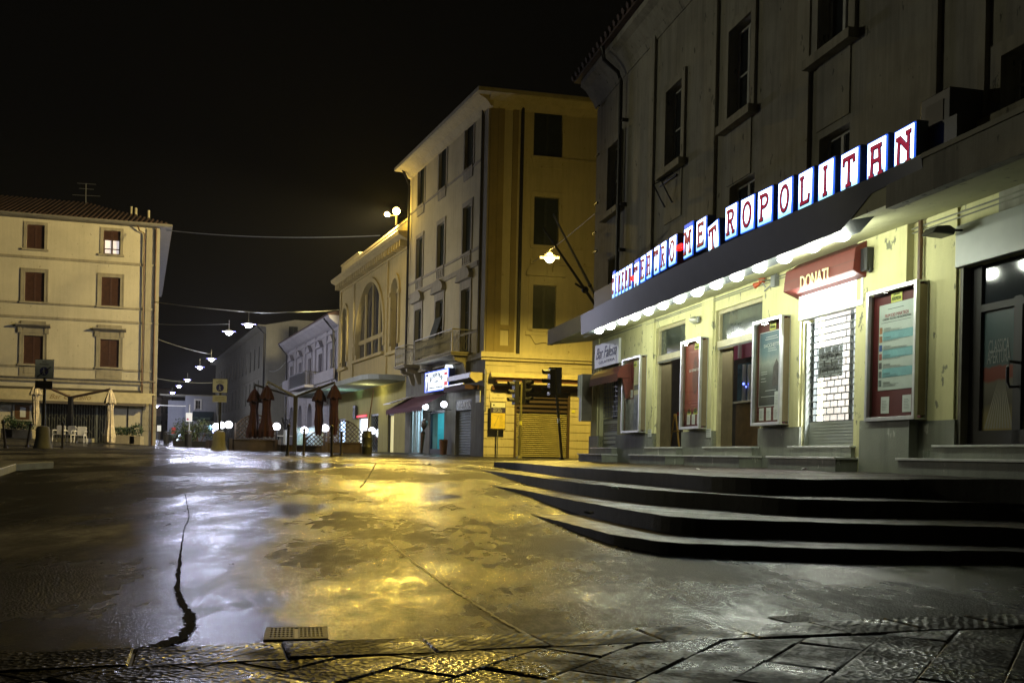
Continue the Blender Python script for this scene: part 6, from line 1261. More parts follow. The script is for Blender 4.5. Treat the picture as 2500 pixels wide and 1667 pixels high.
part(Cn, 'downpipe', G().tube([(xb - 1.4, -.9, zt_), (xb - 1.2, -.2, zt_ - .9), (xb - 1.2, -.2, .8)], .08, 6), BLACK, CFr); part(Cn, 'downpipe', G().tube([(xa + .1, -.9, zt_), (xa + .2, -.2, zt_ - .9), (xa + .2, -.2, .8)], .08, 6), BLACK, CFr); part(Cn, 'roof', G().prism_x([(-.9, zt_ + .1), (-.9, zt_ + .2), (5, zt_ + 2), (11, zt_ + .2), (11, zt_ + .1)], xa - .6, xb), TILE, CFr)
for q in arches: part(Cn, 'shop_opening', G().box(q[0], q[1], .39, .395, .7, q[3]), P('dim_shop_glass', (.03, .04, .05), .2), CFr)
# ================================================================ TALL PLAIN BUILDING with visible gable
d1Y = 103.0; p = at(643.7, 1095, d1Y); DFr = Fr(p.x, p.y, .385, -.923); DG_ = Fr(p.x, p.y, 4.0, 1.0)
OL = stucco('olive_grey_plaster', (.30, .285, .215), .15, 0, .2)
Dn = root('tall_plain_building', (p.x, p.y, 0), 'long plain olive grey building with blank gable end beyond the ornate one', 'building'); ztD = at(645, 797, d1Y).z; xe_ = DFr.loc(525, 985)[0]; print('D', ztD, xe_)
xe_ = max(xe_, -62)
hD = []; fl_ = [(ztD - 4.1, ztD - 1.6), (ztD - 8.0, ztD - 5.4), (ztD - 11.8, ztD - 9.2), (ztD - 15.5, ztD - 13)]
cD = [(-1.0 - i * 3.6) for i in range(int(-xe_ / 3.6))]
for x in cD:
    for z0, z1 in fl_[:3]:
        if z0 > 2: hD.append((x - 1.1, x, z0, z1))
part(Dn, 'wall', curve_mesh('w', [rc(xe_, 0, 0, ztD)] + [rc(*h) for h in hD], .4), OL, DFr)
gw = [(DG_.rect(705, 727, 797, 832)), ]; part(Dn, 'gable_wall', curve_mesh('w', [[(0.0, 0), (20, 0), (20, ztD + .5), (3, ztD + .7), (0, ztD)]] + [rc(gw[0][0], gw[0][1], gw[0][2], gw[0][3])], .4), OL, DG_)
window(Dn, DG_, gw[0][0], gw[0][1], gw[0][2], gw[0][3], 'glass', .1, SHUTG)
for i, h in enumerate(hD): 
    window(Dn, DFr, *h, 'glass' if i % 4 == 0 else 'shutter', .08, SHUTG, SHUTG)
g = G(); [g.box(xe_, 0, -.08, .01, z, z + .15) for z in (fl_[0][0] - 1, fl_[1][0] - 1, fl_[2][0] - 1)]; part(Dn, 'string_course', g, OL, DFr); g = G(); [g.box(0, 20, -.06, .01, z, z + .15) for z in (fl_[0][0] - 1, fl_[2][0] - 1)]; part(Dn, 'string_course', g, OL, DG_)
part(Dn, 'eave', G().box(xe_, .2, -.9, .1, ztD, ztD + .16), OL, DFr); part(Dn, 'gable_coping', G().prism_y([(0, ztD), (3, ztD + .7), (20, ztD + .5), (20, ztD + .65), (3, ztD + .85), (-.2, ztD + .15)], -.15, .3), OL, DG_) ; part(Dn, 'downpipe', G().tube([(-.2, -.9, ztD), (-.15, -.15, ztD - .8), (-.15, -.15, .8)], .1, 6), BLACK, DFr)
# ================================================================ HOTEL and far street
p = at(450, 1085, 150); HF = Fr(p.x, p.y, 1, .12); ztH = at(470, 966, 150).z; HW = stucco('pale_blue_grey_plaster', (.34, .36, .42), .1, 0, .15)
Hn = root('hotel_building', (p.x, p.y, 0), 'pale blue grey two storey hotel closing the pedestrian street', 'building'); q = HF.rect(477, 489, 977, 998); part(Hn, 'wall', curve_mesh('w', [rc(0, 9, 0, ztH), rc(*q)], .4), HW, HF); window(Hn, HF, *q, 'glass', .1, WHITE, mull=1); part(Hn, 'window_surround', G().box(q[0] - .2, q[0], -.05, .01, q[2] - .15, q[3] + .2).box(q[1], q[1] + .2, -.05, .01, q[2] - .15, q[3] + .2).box(q[0], q[1], -.05, .01, q[3], q[3] + .2), WHITE, HF)
part(Hn, 'side_wall', G().box(-3.5, 0, 4, 4.3, 0, ztH - .6).box(0, .3, .401, 4.3, 0, ztH), HW, HF); part(Hn, 'eave', G().box(-3.8, 9.2, -.4, 5, ztH, ztH + .15), OL, HF)
a, b, z0, z1 = HF.rect(468, 520, 1004, 1026, .8); ha = root('hotel_awning', tuple(HF.w((a + b) / 2, 0, z0)), 'deep blue canvas awning lettered HOTEL at the end of the street', 'awning', rz=HF.ang); w = b - a; part(ha, 'canvas', G().prism_x([(0, z1 - z0), (-1.6, (z1 - z0) * .35), (-1.6, 0), (0, 0)], -w / 2, w / 2), P('deep_blue_canvas', (.01, .04, .06), .8)); o = part(ha, 'lettering', text_mesh('HOTEL MIRAMARE', w * .85, .35, .02), P('pale_teal_letters', (.25, .4, .4), .5)); o.location = (0, -1.64, (z1 - z0) * .2)
far = [('pinkish far house down the street', (.26, .22, .19), 384, 418, 950, 190), ('grey far house down the street', (.28, .28, .26), 418, 450, 985, 175), ('narrow brown far house beside the cream palazzo', (.2, .16, .13), 372, 390, 970, 160)]
for k, (lab, c, px0, px1, pyt, Y) in enumerate(far):
    p = at(px0, 1090, Y); f_ = Fr(p.x, p.y, 1, -.25 if k < 2 else .3); zt2 = at((px0 + px1) / 2, pyt, Y).z; w = (px1 - px0) / FPX * Y; mm = stucco('far_plaster', c, .2, 0, .2); hs = []
    n = max(2, int(w / 1.6))
    for i in range(n):
        for fl2 in range(int((zt2 - 4) / 3.2)): x = w * (i + .5) / n; hs.append((x - .3, x + .3, 4.2 + fl2 * 3.2, 5.9 + fl2 * 3.2))
    R = root('street_house', (p.x, p.y, 0), lab, 'house', 'far houses of the pedestrian street'); part(R, 'wall', curve_mesh('w', [rc(0, w, 0, zt2)] + [rc(*h) for h in hs], .3), mm, f_); 
    for h in hs: part(R, 'window', G().box(h[0], h[1], .15, .2, h[2], h[3]), SHUTG, f_)
    part(R, 'roof', G().box(-.2, w + .2, -.4, 3, zt2, zt2 + .15), TILE, f_); part(R, 'shop_front', G().box(w * .1, w * .9, -.04, -.005, 1.0, 3.2), P('shop_front_glass', (.2, .2, .2), .3), f_)
lf = Fr((365 - 1250) / FPX * DL + .6, DL + 33, -.12, .99)
# ================================================================ STREET THINGS
def gnd(px, Y, dz=0): 
    p = at(px, 1100, Y); return Vector((p.x, p.y, ground_z(p.x, p.y) + dz))
# hanging street lamps with bluish light
BL = E('blue_white_bowl', (.80, .84, 1), 14); SL = [(607, 792, 48), (559, 810, 51.5), (516, 876, 67), (488, 896, 74), (458, 927, 88.5), (437, 942, 98), (421, 958, 110), (383, 991, 147)]
labs = ['nearest and highest hanging street lamp of the blue white row', 'second hanging street lamp, lower left of the nearest one', 'third hanging street lamp of the row, over the tall plain building', 'fourth hanging street lamp of the row down the street', 'fifth hanging street lamp of the row down the street', 'sixth hanging street lamp of the row down the street', 'seventh hanging street lamp, second from the far end', 'farthest hanging street lamp beside the edge of the cream palazzo']
proto = None
for i, (px, py, Y) in enumerate(SL):
    p = at(px, py, Y)
    if proto is None:
        proto = root('hanging_street_lamp', p, labs[i], 'street lamp', 'lamps hung over the pedestrian street'); part(proto, 'shade', G().lathe([(.24, .02), (.22, .05), (.1, .10), (.02, .14), (.015, .3)], 16), GREY, smooth=True); part(proto, 'rim', G().box(-.36, .36, -.015, .015, 0, .03), E('violet_halo_glow', (.30, .28, 1), 1.6))  # rim made emissive to stand in for the violet halo
        part(proto, 'bowl', G().lathe([(.005, -.17), (.09, -.155), (.17, -.09), (.20, 0), (.16, .018)], 16), BL, smooth=True); part(proto, 'stem', G().tube([(0, 0, .12), (0, 0, .62)], .014, 6), GREY); light(proto, 'POINT', (0, 0, -.32), 850, (.74, .76, 1), .25)
    else: c = clone(proto); c.location = p; c['label'] = labs[i]
CBL = P('pale_cable', (.30, .31, .26), .6)
def cable(pts, label, r=.02, sag=0, grp='overhead cables of the square', m=None):
    A = Vector(pts[0]); g = G(); Q = []
    for a, b in zip(pts, pts[1:]):
        a, b = Vector(a), Vector(b); n = 14
        for i in range(n + 1): t = i / n; q = a.lerp(b, t); q.z -= sag * 4 * t * (1 - t); Q.append(tuple(q - A))
    g.tube(Q, r, 6); return solo('overhead_cable', g, m or CBL, A, label, 'cable', grp)
lp = at(607, 792, 48) + Vector((0, 0, .62))
cable([at(376, 737, 57), lp, at(700, 762, 50), at(826, 757, 62)], 'thick pale cable carrying the nearest street lamp', .028, .04)
cable([at(376, 791, 62), at(560, 791, 53)], 'faint thin cable running left of the nearest street lamp', .012, .05)
cable([at(378, 825, 62), at(516, 865, 67.2)], 'faint drooping cable to the third street lamp', .01, .1)
cable([at(381, 923, 80), at(450, 932, 84), at(520, 934, 85)], 'pale cable crossing the street behind the right pedestrian sign', .022, .05)
cable([at(376, 988, 75), at(453, 991, 80)], 'low bright cable beside the edge of the cream palazzo', .035, .02, m=E('self_glowing_cable', (.6, .62, .66), .5))  # cable given its own glow to look brightly lit
cable([at(405, 562, 60), at(928, 575, 52)], 'long high cable from the cream palazzo roof to the floodlights', .025, .25)
cable([at(658, 905, 100), at(705, 872, 90)], 'upper loop of cable on the blank gable wall', .025, .5); cable([at(662, 942, 100), at(705, 918, 90)], 'lower loop of cable on the blank gable wall', .025, .4)
# sodium lamp hanging by the cinema corner
p = at(1342, 631, 36.0); sl = root('sodium_hanging_lamp', p, 'warm sodium lamp hung on a wire before the ochre wall', 'street lamp'); part(sl, 'shade', G().lathe([(.30, .03), (.28, .06), (.16, .12), (.06, .22)], 16), WHITE, smooth=True); part(sl, 'rim_glow', G().tube([(-.36, 0, .03), (.36, 0, .03)], .045, 8), E('warm_rim', (1, .8, .3), 3)); part(sl, 'bowl', G().lathe([(.005, -.17), (.09, -.15), (.16, -.08), (.19, 0), (.16, .02)], 16), E('warm_bowl', (1, .86, .5), 14), smooth=True)
light(sl, 'SPOT', (0, 0, -.25), 5200, (1, .72, .13), .25, (0, 0, 0), 168, blend=.55); light(sl, 'POINT', (0, .0, .45), 240, (1, .7, .13), .2, name='lamp_spill')
cable([at(1300, 640, 41.5), p + Vector((0, 0, .3)), CIN.w(.1, -.02, CIN.loc(1450, 525)[1])], 'thin wire holding the sodium lamp by the cinema corner', .012, .02)
# pedestrian zone signs on stone bollards
BOL = stucco('cast_stone', (.34, .32, .24), .3, .3, .4)
def zone_sign(px, Y, py_top, w, hh, lab, end):
    b = gnd(px, Y); ro = root('stone_bollard', b, 'bell shaped stone bollard under the ' + ('crossed out blue sign' if end else 'cream walking figure sign'), 'bollard', 'stone sign bollards')
    part(ro, 'body', G().lathe([(.36, 0), (.34, .06), (.28, .28), (.26, .5), (.26, .72), (.22, .83), (.1, .88)], 20), BOL, smooth=True)
    T = at(px, py_top, Y); R = root('pedestrian_zone_sign', (b.x, b.y, b.z + .86), lab, 'road sign', 'pedestrian zone signs'); z1 = T.z - b.z - .86; z0 = z1 - hh
    part(R, 'pole', G().tube([(0, .05, 0), (0, .05, z1 - .1)], .055, 10), BLACK); part(R, 'plate', G().box(-w / 2, w / 2, -.02, .0, z0, z1), P('grey_white_plate' , (.30, .34, .36) if end else (.5, .5, .42), .4), bevel=.004); part(R, 'edge', G().box(-w / 2 - .015, w / 2 + .015, .001, .02, z0 - .015, z1 + .015), BLACK)
    g = G().prism_y([(.17 * math.cos(a * PI / 12), z0 + hh * .36 + .17 * math.sin(a * PI / 12)) for a in range(24)], -.026, -.021); part(R, 'blue_disc', g, P('royal_blue_disc', (.015, .02, .14), .4)); wh = P('dull_white_print', (.35, .36, .4), .5)
    g = G().sphere((-.01, -.03, z0 + hh * .36 + .10), .025, 8).tube([(-.01, -.03, z0 + hh * .36 + .07), (0, -.03, z0 + hh * .36 - .01), (.04, -.03, z0 + hh * .36 - .12)], .018, 5).tube([(0, -.03, z0 + hh * .36 - .01), (-.05, -.03, z0 + hh * .36 - .12)], .015, 5).tube([(-.05, -.03, z0 + hh * .36 + .0), (0, -.03, z0 + hh * .36 + .05), (.05, -.03, z0 + hh * .36 + .01)], .012, 5); part(R, 'walking_figure', g, wh)
    if end: part(R, 'end_bar', G().prism_y([(-.28, z0 + .04), (-.24, z0 + .02), (.28, z0 + hh * .6), (.24, z0 + hh * .62)], -.036, -.032), BLACK)
    for s_, z, ww in (('AREA' if not end else 'FINE', .88, .16), ('PEDONALE', .75, .34)): o = part(R, 'lettering', text_mesh(s_, ww, .05, .003), INK); o.location = (0, -.024, z0 + hh * z)
    part(R, 'lower_plate', G().box(-w / 2, w / 2 - .02, -.02, 0, z0 - .42, z0 - .12), P('dark_plate', (.05, .04, .03), .6) if end else P('cream_lower_plate', (.4, .39, .3), .5)); 
    if not end: g = G(); [g.box(-.2, .2, -.024, -.021, z0 - .2 - j * .06, z0 - .19 - j * .06) for j in range(3)]; part(R, 'print', g, INK)
zone_sign(104, 37.5, 878, .70, .70, 'grey blue crossed out pedestrian zone sign before the cream palazzo', True)
zone_sign(534, 42.5, 925, .64, .60, 'cream pedestrian zone sign by the lattice terrace', False)
# thin steel rods
def rod(px, Y, h_, lean, lab):
    b = gnd(px, Y); R = root('steel_bollard', b, lab, 'bollard', 'thin steel bollards round the square'); part(R, 'post', G().tube([(0, 0, 0), (lean * .9, 0, h_ * .88)], .045, 8), ROD); part(R, 'finial', G().sphere((lean, 0, h_ * .95), .065, 10).lathe([(.06, 0), (.06, .03)], 10, (lean * .85, 0, h_ * .86)), ROD); part(R, 'foot', G().lathe([(.09, 0), (.07, .06)], 10), ROD)
rod(702, 32, 1.05, .02, 'dark thin steel bollard below the left end of the low terrace wall'); rod(741, 36.5, .98, .01, 'thin steel bollard standing in front of the fourth globe lamp'); rod(810, 32, 1.05, -.01, 'dark steel bollard right of the burgundy parasols'); rod(833, 37, .9, 0, 'pale thin steel bollard in front of the right lattice')
rod(13, 37, 1.05, -.12, 'leaning steel bollard nearest the left edge'); rod(65, 40, .98, .15, 'leaning steel bollard left of the crossed out sign'); rod(152, 39.5, 1.05, 0, 'upright thin steel bollard in front of the white chairs')
# cafe terrace: low walls, globes, lattice, parasols
TW = P('brown_terrace_boards', (.07, .045, .025), .6, var=.3, scale=3, bump=.2); YT = 44.0
def px2x(px, Y=YT): return at(px, 1100, Y).x
def wall_seg(a, b, pyt, Y, lab, Y2=None):
    A, B_ = gnd(a, Y), gnd(b, Y2 or Y); zt1 = at((a + b) / 2, pyt, Y).z; d = B_ - A; L_ = math.hypot(d.x, d.y); R = root('terrace_planter', A, lab, 'planter wall', 'low planter walls of the cafe terrace', math.atan2(d.y, d.x)); hh = zt1 - A.z; g = G().box(0, L_, 0, .38, -.1, hh - .05)
    part(R, 'wall_panel', g, TW); part(R, 'rail', G().box(-.03, L_ + .03, -.03, .41, hh - .05, hh), TW, bevel=.01); part(R, 'end_post', G().box(-.06, .09, -.06, .44, -.1, hh + .02), TW); part(R, 'end_post', G().box(L_ - .09, L_ + .06, -.06, .44, -.1, hh + .02), TW); part(R, 'soil', G().box(.1, L_ - .1, .02, .36, hh + .001, hh + .02), BLACK); return R, L_, hh
w1 = wall_seg(563, 676, 1072, YT, 'tall brown planter wall under the left lattice'); w2 = wall_seg(680, 790, 1087, YT, 'low brown planter wall between the two lattices'); w3 = wall_seg(796, 886, 1080, YT, 'brown planter wall under the right lattice')
wall_seg(505, 520, 1075, 52, 'short dark planter wall behind the cream zone sign', 52)
def lattice(W, x0, x1, z0, ztop0, ztop1, rise, lab, y=.2):
    R, L_, hh = W; o = root('lattice_screen', R.matrix_basis @ Vector((0, y, 0)), lab, 'lattice screen', 'arched wooden lattice screens', R.rotation_euler.z); n = 24
    def top(x): t = (x - x0) / (x1 - x0); return ztop0 + (ztop1 - ztop0) * t + rise * math.sin(PI * t) ** .8
    part(o, 'arched_rail', G().tube([(x0 + (x1 - x0) * i / n, 0, top(x0 + (x1 - x0) * i / n)) for i in range(n + 1)], .03, 6), TW); g = G(); s = .2; dz = 0
    for sg in (1, -1):
        c = -6.0
        while c < 6.0:
            pts = []
            for i in range(61):
                x = x0 + (x1 - x0) * i / 60; z = (z0 + sg * (x - x0) + c)
                if z0 <= z <= top(x): pts.append((x, z))
            if len(pts) > 1: g.tube([(pts[0][0], -.01 * sg, pts[0][1]), (pts[-1][0], -.01 * sg, pts[-1][1])], .02, 4)
            c += s * 1.0
    part(o, 'lattice_slats', g, TW); [part(o, 'post', G().box(q - .04, q + .04, -.04, .04, z0 - .05, top(q) + .1), TW) for q in (x0, x1)]
hW = w1[2]; lattice(w1, .15, w1[1] - .1, hW, hW + .6, hW + .55, .55, 'large arched lattice behind the two left burgundy parasols')
hW3 = w3[2]; lattice(w3, .05, w3[1] - .05, hW3, hW3 + .55, hW3 + .35, .55, 'arched lattice in front of the bright shop windows at right'); hW2 = w2[2]; lattice(w2, w2[1] - .9, w2[1] - .02, hW2, hW2 + .25, hW2 + .75, .12, 'small half arched lattice left of the second pair of parasols')
GL2 = E('white_street_globe', (.88, .90, 1), 5); gl = [(558.5, 1036.6, 44, .18, 'first full white globe lamp at the left corner of the terrace'), (540.5, 1038, 46, .18, 'white globe lamp just right of the cream sign pole'), (527.4, 1041, 49, .19, 'white globe lamp half hidden behind the cream sign pole'), (675.6, 1041, 44.1, .18, 'white globe lamp at the right end of the left lattice'), (743, 1050, 45, .165, 'white globe lamp behind a thin steel bollard'), (794, 1045, 44, .175, 'white globe lamp between the right parasols and lattice'), (908, 1051.5, 45.5, .165, 'white globe lamp right of the dark barrel')]
gp = None
for px, py, Y, r, lab in gl:
    p = at(px, py, Y)
    if gp is None:
        gp = root('globe_lamp', p, lab, 'globe lamp', 'globe lamps round the cafe terrace'); part(gp, 'globe', G().sphere((0, 0, 0), .175, 18), GL2, smooth=True); part(gp, 'collar', G().lathe([(.09, -.19), (.08, -.15)], 12), BLACK); part(gp, 'post', G().tube([(0, 0, -1.15), (0, 0, -.18)], .035, 8), BLACK); light(gp, 'POINT', (0, -.22, 0), 25, (.82, .86, 1), .18)
    else: c = clone(gp); c.location = p; c['label'] = lab
p = gnd(896, 41.5); br = root('dark_barrel', p, 'dark metal barrel standing at the right end of the terrace', 'barrel'); hh = at(896, 1054, 41.5).z - p.z; part(br, 'body', G().lathe([(.21, 0), (.225, .05), (.225, hh * .3), (.235, hh * .32), (.225, hh * .34), (.22, hh * .72), (.23, hh * .74), (.22, hh * .76), (.20, hh)], 18), P('dark_olive_barrel', (.05, .05, .035), .4, .3), smooth=True); part(br, 'lid', G().lathe([(.22, hh), (.2, hh + .05), (.02, hh + .06)], 18), BLACK)
A = at(897, 1051, 41.8); B_ = at(912, 952, 41.8); solo('leaning_pole', G().tube([(0, 0, 0), tuple(B_ - A)], [.035, .02], 6), WOOD, A, 'thin bare pole leaning up out of the dark barrel', 'pole')
BURG = P('deep_burgundy_canvas', (.036, .003, .007), .8, var=.3, scale=4, bump=.3, bscale=8)
def closed_parasol(name, px, pyt, pyb, Y, lab, m, grp, wmul=1.0, flare=0.0):
    T = at(px, pyt, Y); Bz = at(px, pyb, Y).z; h_ = T.z - Bz; R = root(name, (T.x, T.y, Bz), lab, 'parasol', grp); n = 20
    prof = [(0.0, .28 if flare else .10), (.12, .32 if flare else .15), (.30, .22 if flare else .19), (.55, .16), (.72, .19), (.735, .33), (.80, .29), (.90, .19), (.97, .09), (1.0, .03)]; g = G(); V = []
    for t, r in prof:
        for k in range(n): rr = r * wmul * (1 + .16 * math.cos(k * PI * .8 + t * 3) * (1 if t > .1 else 1.5)); V.append((rr * math.cos(2 * PI * k / n), rr * math.sin(2 * PI * k / n), h_ * t + (.05 * math.sin(k * 2.2) if t in (0.0, .735) else 0)))
    g.add(V, [(i * n + k, i * n + (k + 1) % n, (i + 1) * n + (k + 1) % n, (i + 1) * n + k) for i in range(len(prof) - 1) for k in range(n)]); part(R, 'folded_canopy', g, m, smooth=False); part(R, 'strap', G().lathe([(.185 * wmul, h_ * .60), (.185 * wmul, h_ * .62)], 14), m); return R
for px, a, b, Y, lab in ((622, 949, 1068, 43.2, 'leftmost closed burgundy parasol before the left lattice'), (652, 941, 1066, 43, 'second closed burgundy parasol from the left'), (780, 948, 1062, 43.3, 'third closed burgundy parasol, left of the right pair'), (817, 939, 1062, 43, 'rightmost closed burgundy parasol')):
    closed_parasol('closed_parasol', px, a, b, Y, lab, BURG, 'closed burgundy parasols', 1.0, 0 if px > 700 else .3)
pc = gnd(719, 43.5); zt3 = at(719, 966, 43.5).z; ps = root('parasol_mast', pc, 'dark four armed mast carrying the burgundy parasols', 'parasol frame'); part(ps, 'post', G().box(-.085, .085, -.085, .085, 0, zt3 - pc.z), P('dark_bronze', (.05, .045, .035), .5, .3), bevel=.01)
for px, py, Y in ((622, 942, 43.2), (652, 934, 43), (780, 948, 43.3), (817, 936, 43)):
    e = at(px, py, Y) - pc; part(ps, 'arm', G().tube([(0, 0, zt3 - pc.z - .05), tuple(e + Vector((0, 0, .05))), tuple(e + Vector((0, 0, -.12)))], .055, 6), ALU if px == 652 else P('dark_bronze', (.05, .045, .035), .5, .3))
BEI = P('beige_striped_canvas', (.50, .42, .26), .8, var=.3, scale=6, bump=.3, bscale=8); YL = 56.5
for px, a, b, lab in ((88, 937, 1036, 'left closed beige parasol behind the crossed out sign'), (270, 950, 1079, 'right closed beige parasol before the palazzo gate')): closed_parasol('closed_beige_parasol', px, a, b, YL, lab, BEI, 'closed beige parasols', 1.0, 0 if px < 200 else .1)
pc = gnd(170, YL + .3); zt3 = at(172, 968, YL + .3).z; ps = root('parasol_stand', pc, 'brown two armed mast between the beige parasols', 'parasol frame'); part(ps, 'post', G().box(-.12, .12, -.12, .12, 0, zt3 - pc.z), IRON, bevel=.01); part(ps, 'base', G().box(-1.1, 1.2, -.6, .6, 0, .22), BOL)
for px, py in ((100, 938), (270, 950)): e = at(px, py, YL) - pc; part(ps, 'arm', G().tube([(0, 0, zt3 - pc.z - .05), tuple(e)], .08, 6), P('brown_arm', (.10, .06, .03), .6))
# white plastic armchairs
CHW = P('white_plastic', (.62, .60, .52), .45); ch0 = None
for i, (px, lab) in enumerate(((144, 'leftmost white plastic armchair before the folding gate'), (169, 'middle white plastic armchair half behind the mast'), (196, 'rightmost white plastic armchair before the folding gate'))):
    b = gnd(px, YL - .9)
    if ch0 is None:
        ch0 = root('plastic_armchair', b, lab, 'chair', 'white plastic chairs outside the palazzo bar'); part(ch0, 'seat', G().box(-.25, .25, -.28, .24, .40, .45), CHW, bevel=.01); part(ch0, 'backrest', G().prism_y([(-.24, .45), (.24, .45), (.26, .88), (.2, .94), (-.2, .94), (-.26, .88)], .2, .25), CHW, bevel=.01)
        for x in (-.25, .25):
            for y in (-.26, .22): part(ch0, 'leg', G().tube([(x * 1.12, y * 1.1, 0), (x, y, .42)], .028, 6), CHW)
            part(ch0, 'armrest', G().box(x * 1.08 - .03, x * 1.08 + .03, -.28, .24, .64, .68).box(x * 1.08 - .02, x * 1.08 + .02, -.27, -.22, .45, .64), CHW)
    else: c = clone(ch0); c.location = b; c['label'] = lab; c.rotation_euler = (0, 0, (-.15, .12)[i - 1])
# potted plants by the palazzo
def leafball(g, c, r, n, rnd_, s=.05, sz=1.0):
    for _ in range(n):
        v = Vector((rnd_.gauss(0, 1), rnd_.gauss(0, 1), rnd_.gauss(0, 1))).normalized() * r * rnd_.uniform(.5, 1.05); v.z *= sz; p = Vector(c) + v; a = Vector((rnd_.gauss(0, 1), rnd_.gauss(0, 1), rnd_.gauss(0, 1))).normalized() * s; b = a.cross(Vector((rnd_.gauss(0, 1), rnd_.gauss(0, 1), rnd_.gauss(0, 1)))).normalized() * s * .6
        g.add([p - a, p + b, p + a, p - b], [(0, 1, 2, 3)])
rn = random.Random(5)
for px, kind, lab in ((333, 'ball', 'clipped ball shrub in a square pot at the palazzo corner'), (301, 'box', 'clipped box hedge in a long planter near the palazzo corner'), (21, 'ball', 'clipped ball shrub in a pot nearest the left edge'), (50, 'box', 'clipped box hedge in a planter under the menu board')):
    b = gnd(px, 60.3 if px > 100 else 57.8); R = root('potted_shrub', b, lab, 'potted plant', 'clipped shrubs outside the palazzo'); w = .35 if kind == 'ball' else .8
    part(R, 'planter', G().box(-w, w, -.3, .3, 0, .55), P('sandy_planter', (.35, .30, .18), .7), bevel=.02); g = G(); 
    if kind == 'ball': leafball(g, (0, 0, .95), .42, 500, rn)
    else: [leafball(g, (x, 0, .8), .3, 260, rn) for x in (-.5, -.17, .17, .5)]
    part(R, 'foliage', g, LEAF)
# far street greenery and clutter
b = gnd(485, 66); hb = root('oleander_bush', b, 'loose grey green bush in the middle of the pedestrian street', 'bush'); g = G(); [leafball(g, (rn.uniform(-1.2, 1.2), rn.uniform(-.4, .4), rn.uniform(.6, 1.7)), .5, 160, rn, .07) for _ in range(14)]; part(hb, 'foliage', g, P('grey_green_leaves', (.06, .09, .05), .6, var=.5)); g = G(); [g.tube([(0, 0, 0), (rn.uniform(-1, 1), 0, 1.5)], .03, 5) for _ in range(6)]; part(hb, 'stems', g, WOOD); part(hb, 'trough', G().box(-1.6, 1.9, -.5, .5, 0, .42), BLACK)
b = gnd(440, 72); hb = root('low_hedge', b, 'small dark hedge left of the loose bush', 'bush'); g = G(); [leafball(g, (rn.uniform(-.8, .8), 0, rn.uniform(.4, 1.1)), .4, 130, rn, .07) for _ in range(8)]; part(hb, 'foliage', g, LEAF); part(hb, 'stems', G().tube([(0, 0, 0), (0, 0, .8)], .04, 5), WOOD)
for px, Y, h_, lab in ((459, 58, 1.0, 'dark cylindrical litter bin below the star sign'), (406, 70, .95, 'dark square litter bin left of the hedge')):
    b = gnd(px, Y); R = root('litter_bin', b, lab, 'litter bin', 'litter bins of the pedestrian street'); part(R, 'bin_body', G().lathe([(.2, .05), (.22, h_ * .8), (.2, h_ * .82)], 14), IRON); part(R, 'bin_lid', G().lathe([(.25, h_ * .88), (.2, h_), (.03, h_ + .05)], 14), IRON); part(R, 'bin_stem', G().tube([(0, 0, 0), (0, 0, h_ * .9)], .05, 6), IRON)
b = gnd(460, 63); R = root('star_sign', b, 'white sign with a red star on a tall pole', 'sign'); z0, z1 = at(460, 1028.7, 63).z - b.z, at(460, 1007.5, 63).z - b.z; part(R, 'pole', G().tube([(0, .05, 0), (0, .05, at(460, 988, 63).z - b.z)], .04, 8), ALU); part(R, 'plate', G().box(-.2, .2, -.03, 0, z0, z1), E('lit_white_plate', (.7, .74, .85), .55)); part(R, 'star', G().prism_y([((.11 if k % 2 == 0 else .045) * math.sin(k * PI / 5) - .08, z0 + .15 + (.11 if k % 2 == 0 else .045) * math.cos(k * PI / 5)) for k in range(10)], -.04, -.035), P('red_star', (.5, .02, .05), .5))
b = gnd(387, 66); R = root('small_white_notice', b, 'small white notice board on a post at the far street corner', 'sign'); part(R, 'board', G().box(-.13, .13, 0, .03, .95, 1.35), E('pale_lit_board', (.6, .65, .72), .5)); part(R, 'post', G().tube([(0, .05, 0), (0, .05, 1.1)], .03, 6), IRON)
for px, Y, c, lab in ((424, 90, (.5, .05, .05), 'small red flag sign far down the street'),):
    p = at(424, 1051, Y); solo('red_flag_sign', G().box(-.2, .2, 0, .03, -.3, .3), P('red_flag', c, .6), p, lab, 'sign')
for i, (px, py, Y, r) in enumerate(((435, 1065, 100, .18), (430, 1071, 95, .2), (407, 1070, 120, .2), (512, 1043.5, 95, .25), (524, 1052, 60, .16), (440, 1062, 110, .16))):
    p = at(px, py, Y); R = root('shop_front_light', p, ['small bright shop light far down the street, upper', 'bright low shop light beside the hedge', 'farthest small warm shop light on the left', 'cyan shop light right of the bush', 'blue white light low behind the cream sign pole', 'tiny bright shop light above the hedge'][i], 'lamp', 'shop lights down the pedestrian street'); part(R, 'lamp_glass', G().sphere((0, 0, 0), r, 10), E('shop_lamp_glass', [(.6, .75, 1), (.7, .8, 1), (1, .8, .6), (.4, .8, 1), (.4, .5, 1), (.6, .7, 1)][i], 4), smooth=True)
def bicycle_like(px, Y, lab):
    b = gnd(px, Y); R = root('parked_scooter', b, lab, 'scooter', 'scooters parked in the street'); part(R, 'wheel', G().tube([(.28 * math.cos(t * PI / 8) - .5, 0, .28 + .28 * math.sin(t * PI / 8)) for t in range(17)], .05, 5), BLACK); part(R, 'wheel', G().tube([(.28 * math.cos(t * PI / 8) + .5, 0, .28 + .28 * math.sin(t * PI / 8)) for t in range(17)], .05, 5), BLACK); part(R, 'body', G().prism_y([(-.6, .5), (-.4, .3), (.2, .25), (.35, .6), (.45, 1.0), (.38, 1.02), (.1, .5), (-.1, .75), (-.65, .8)], -.12, .12), IRON, bevel=.03); part(R, 'handlebar', G().tube([(.4, -.3, 1.02), (.4, .3, 1.02)], .02, 6), GREY)
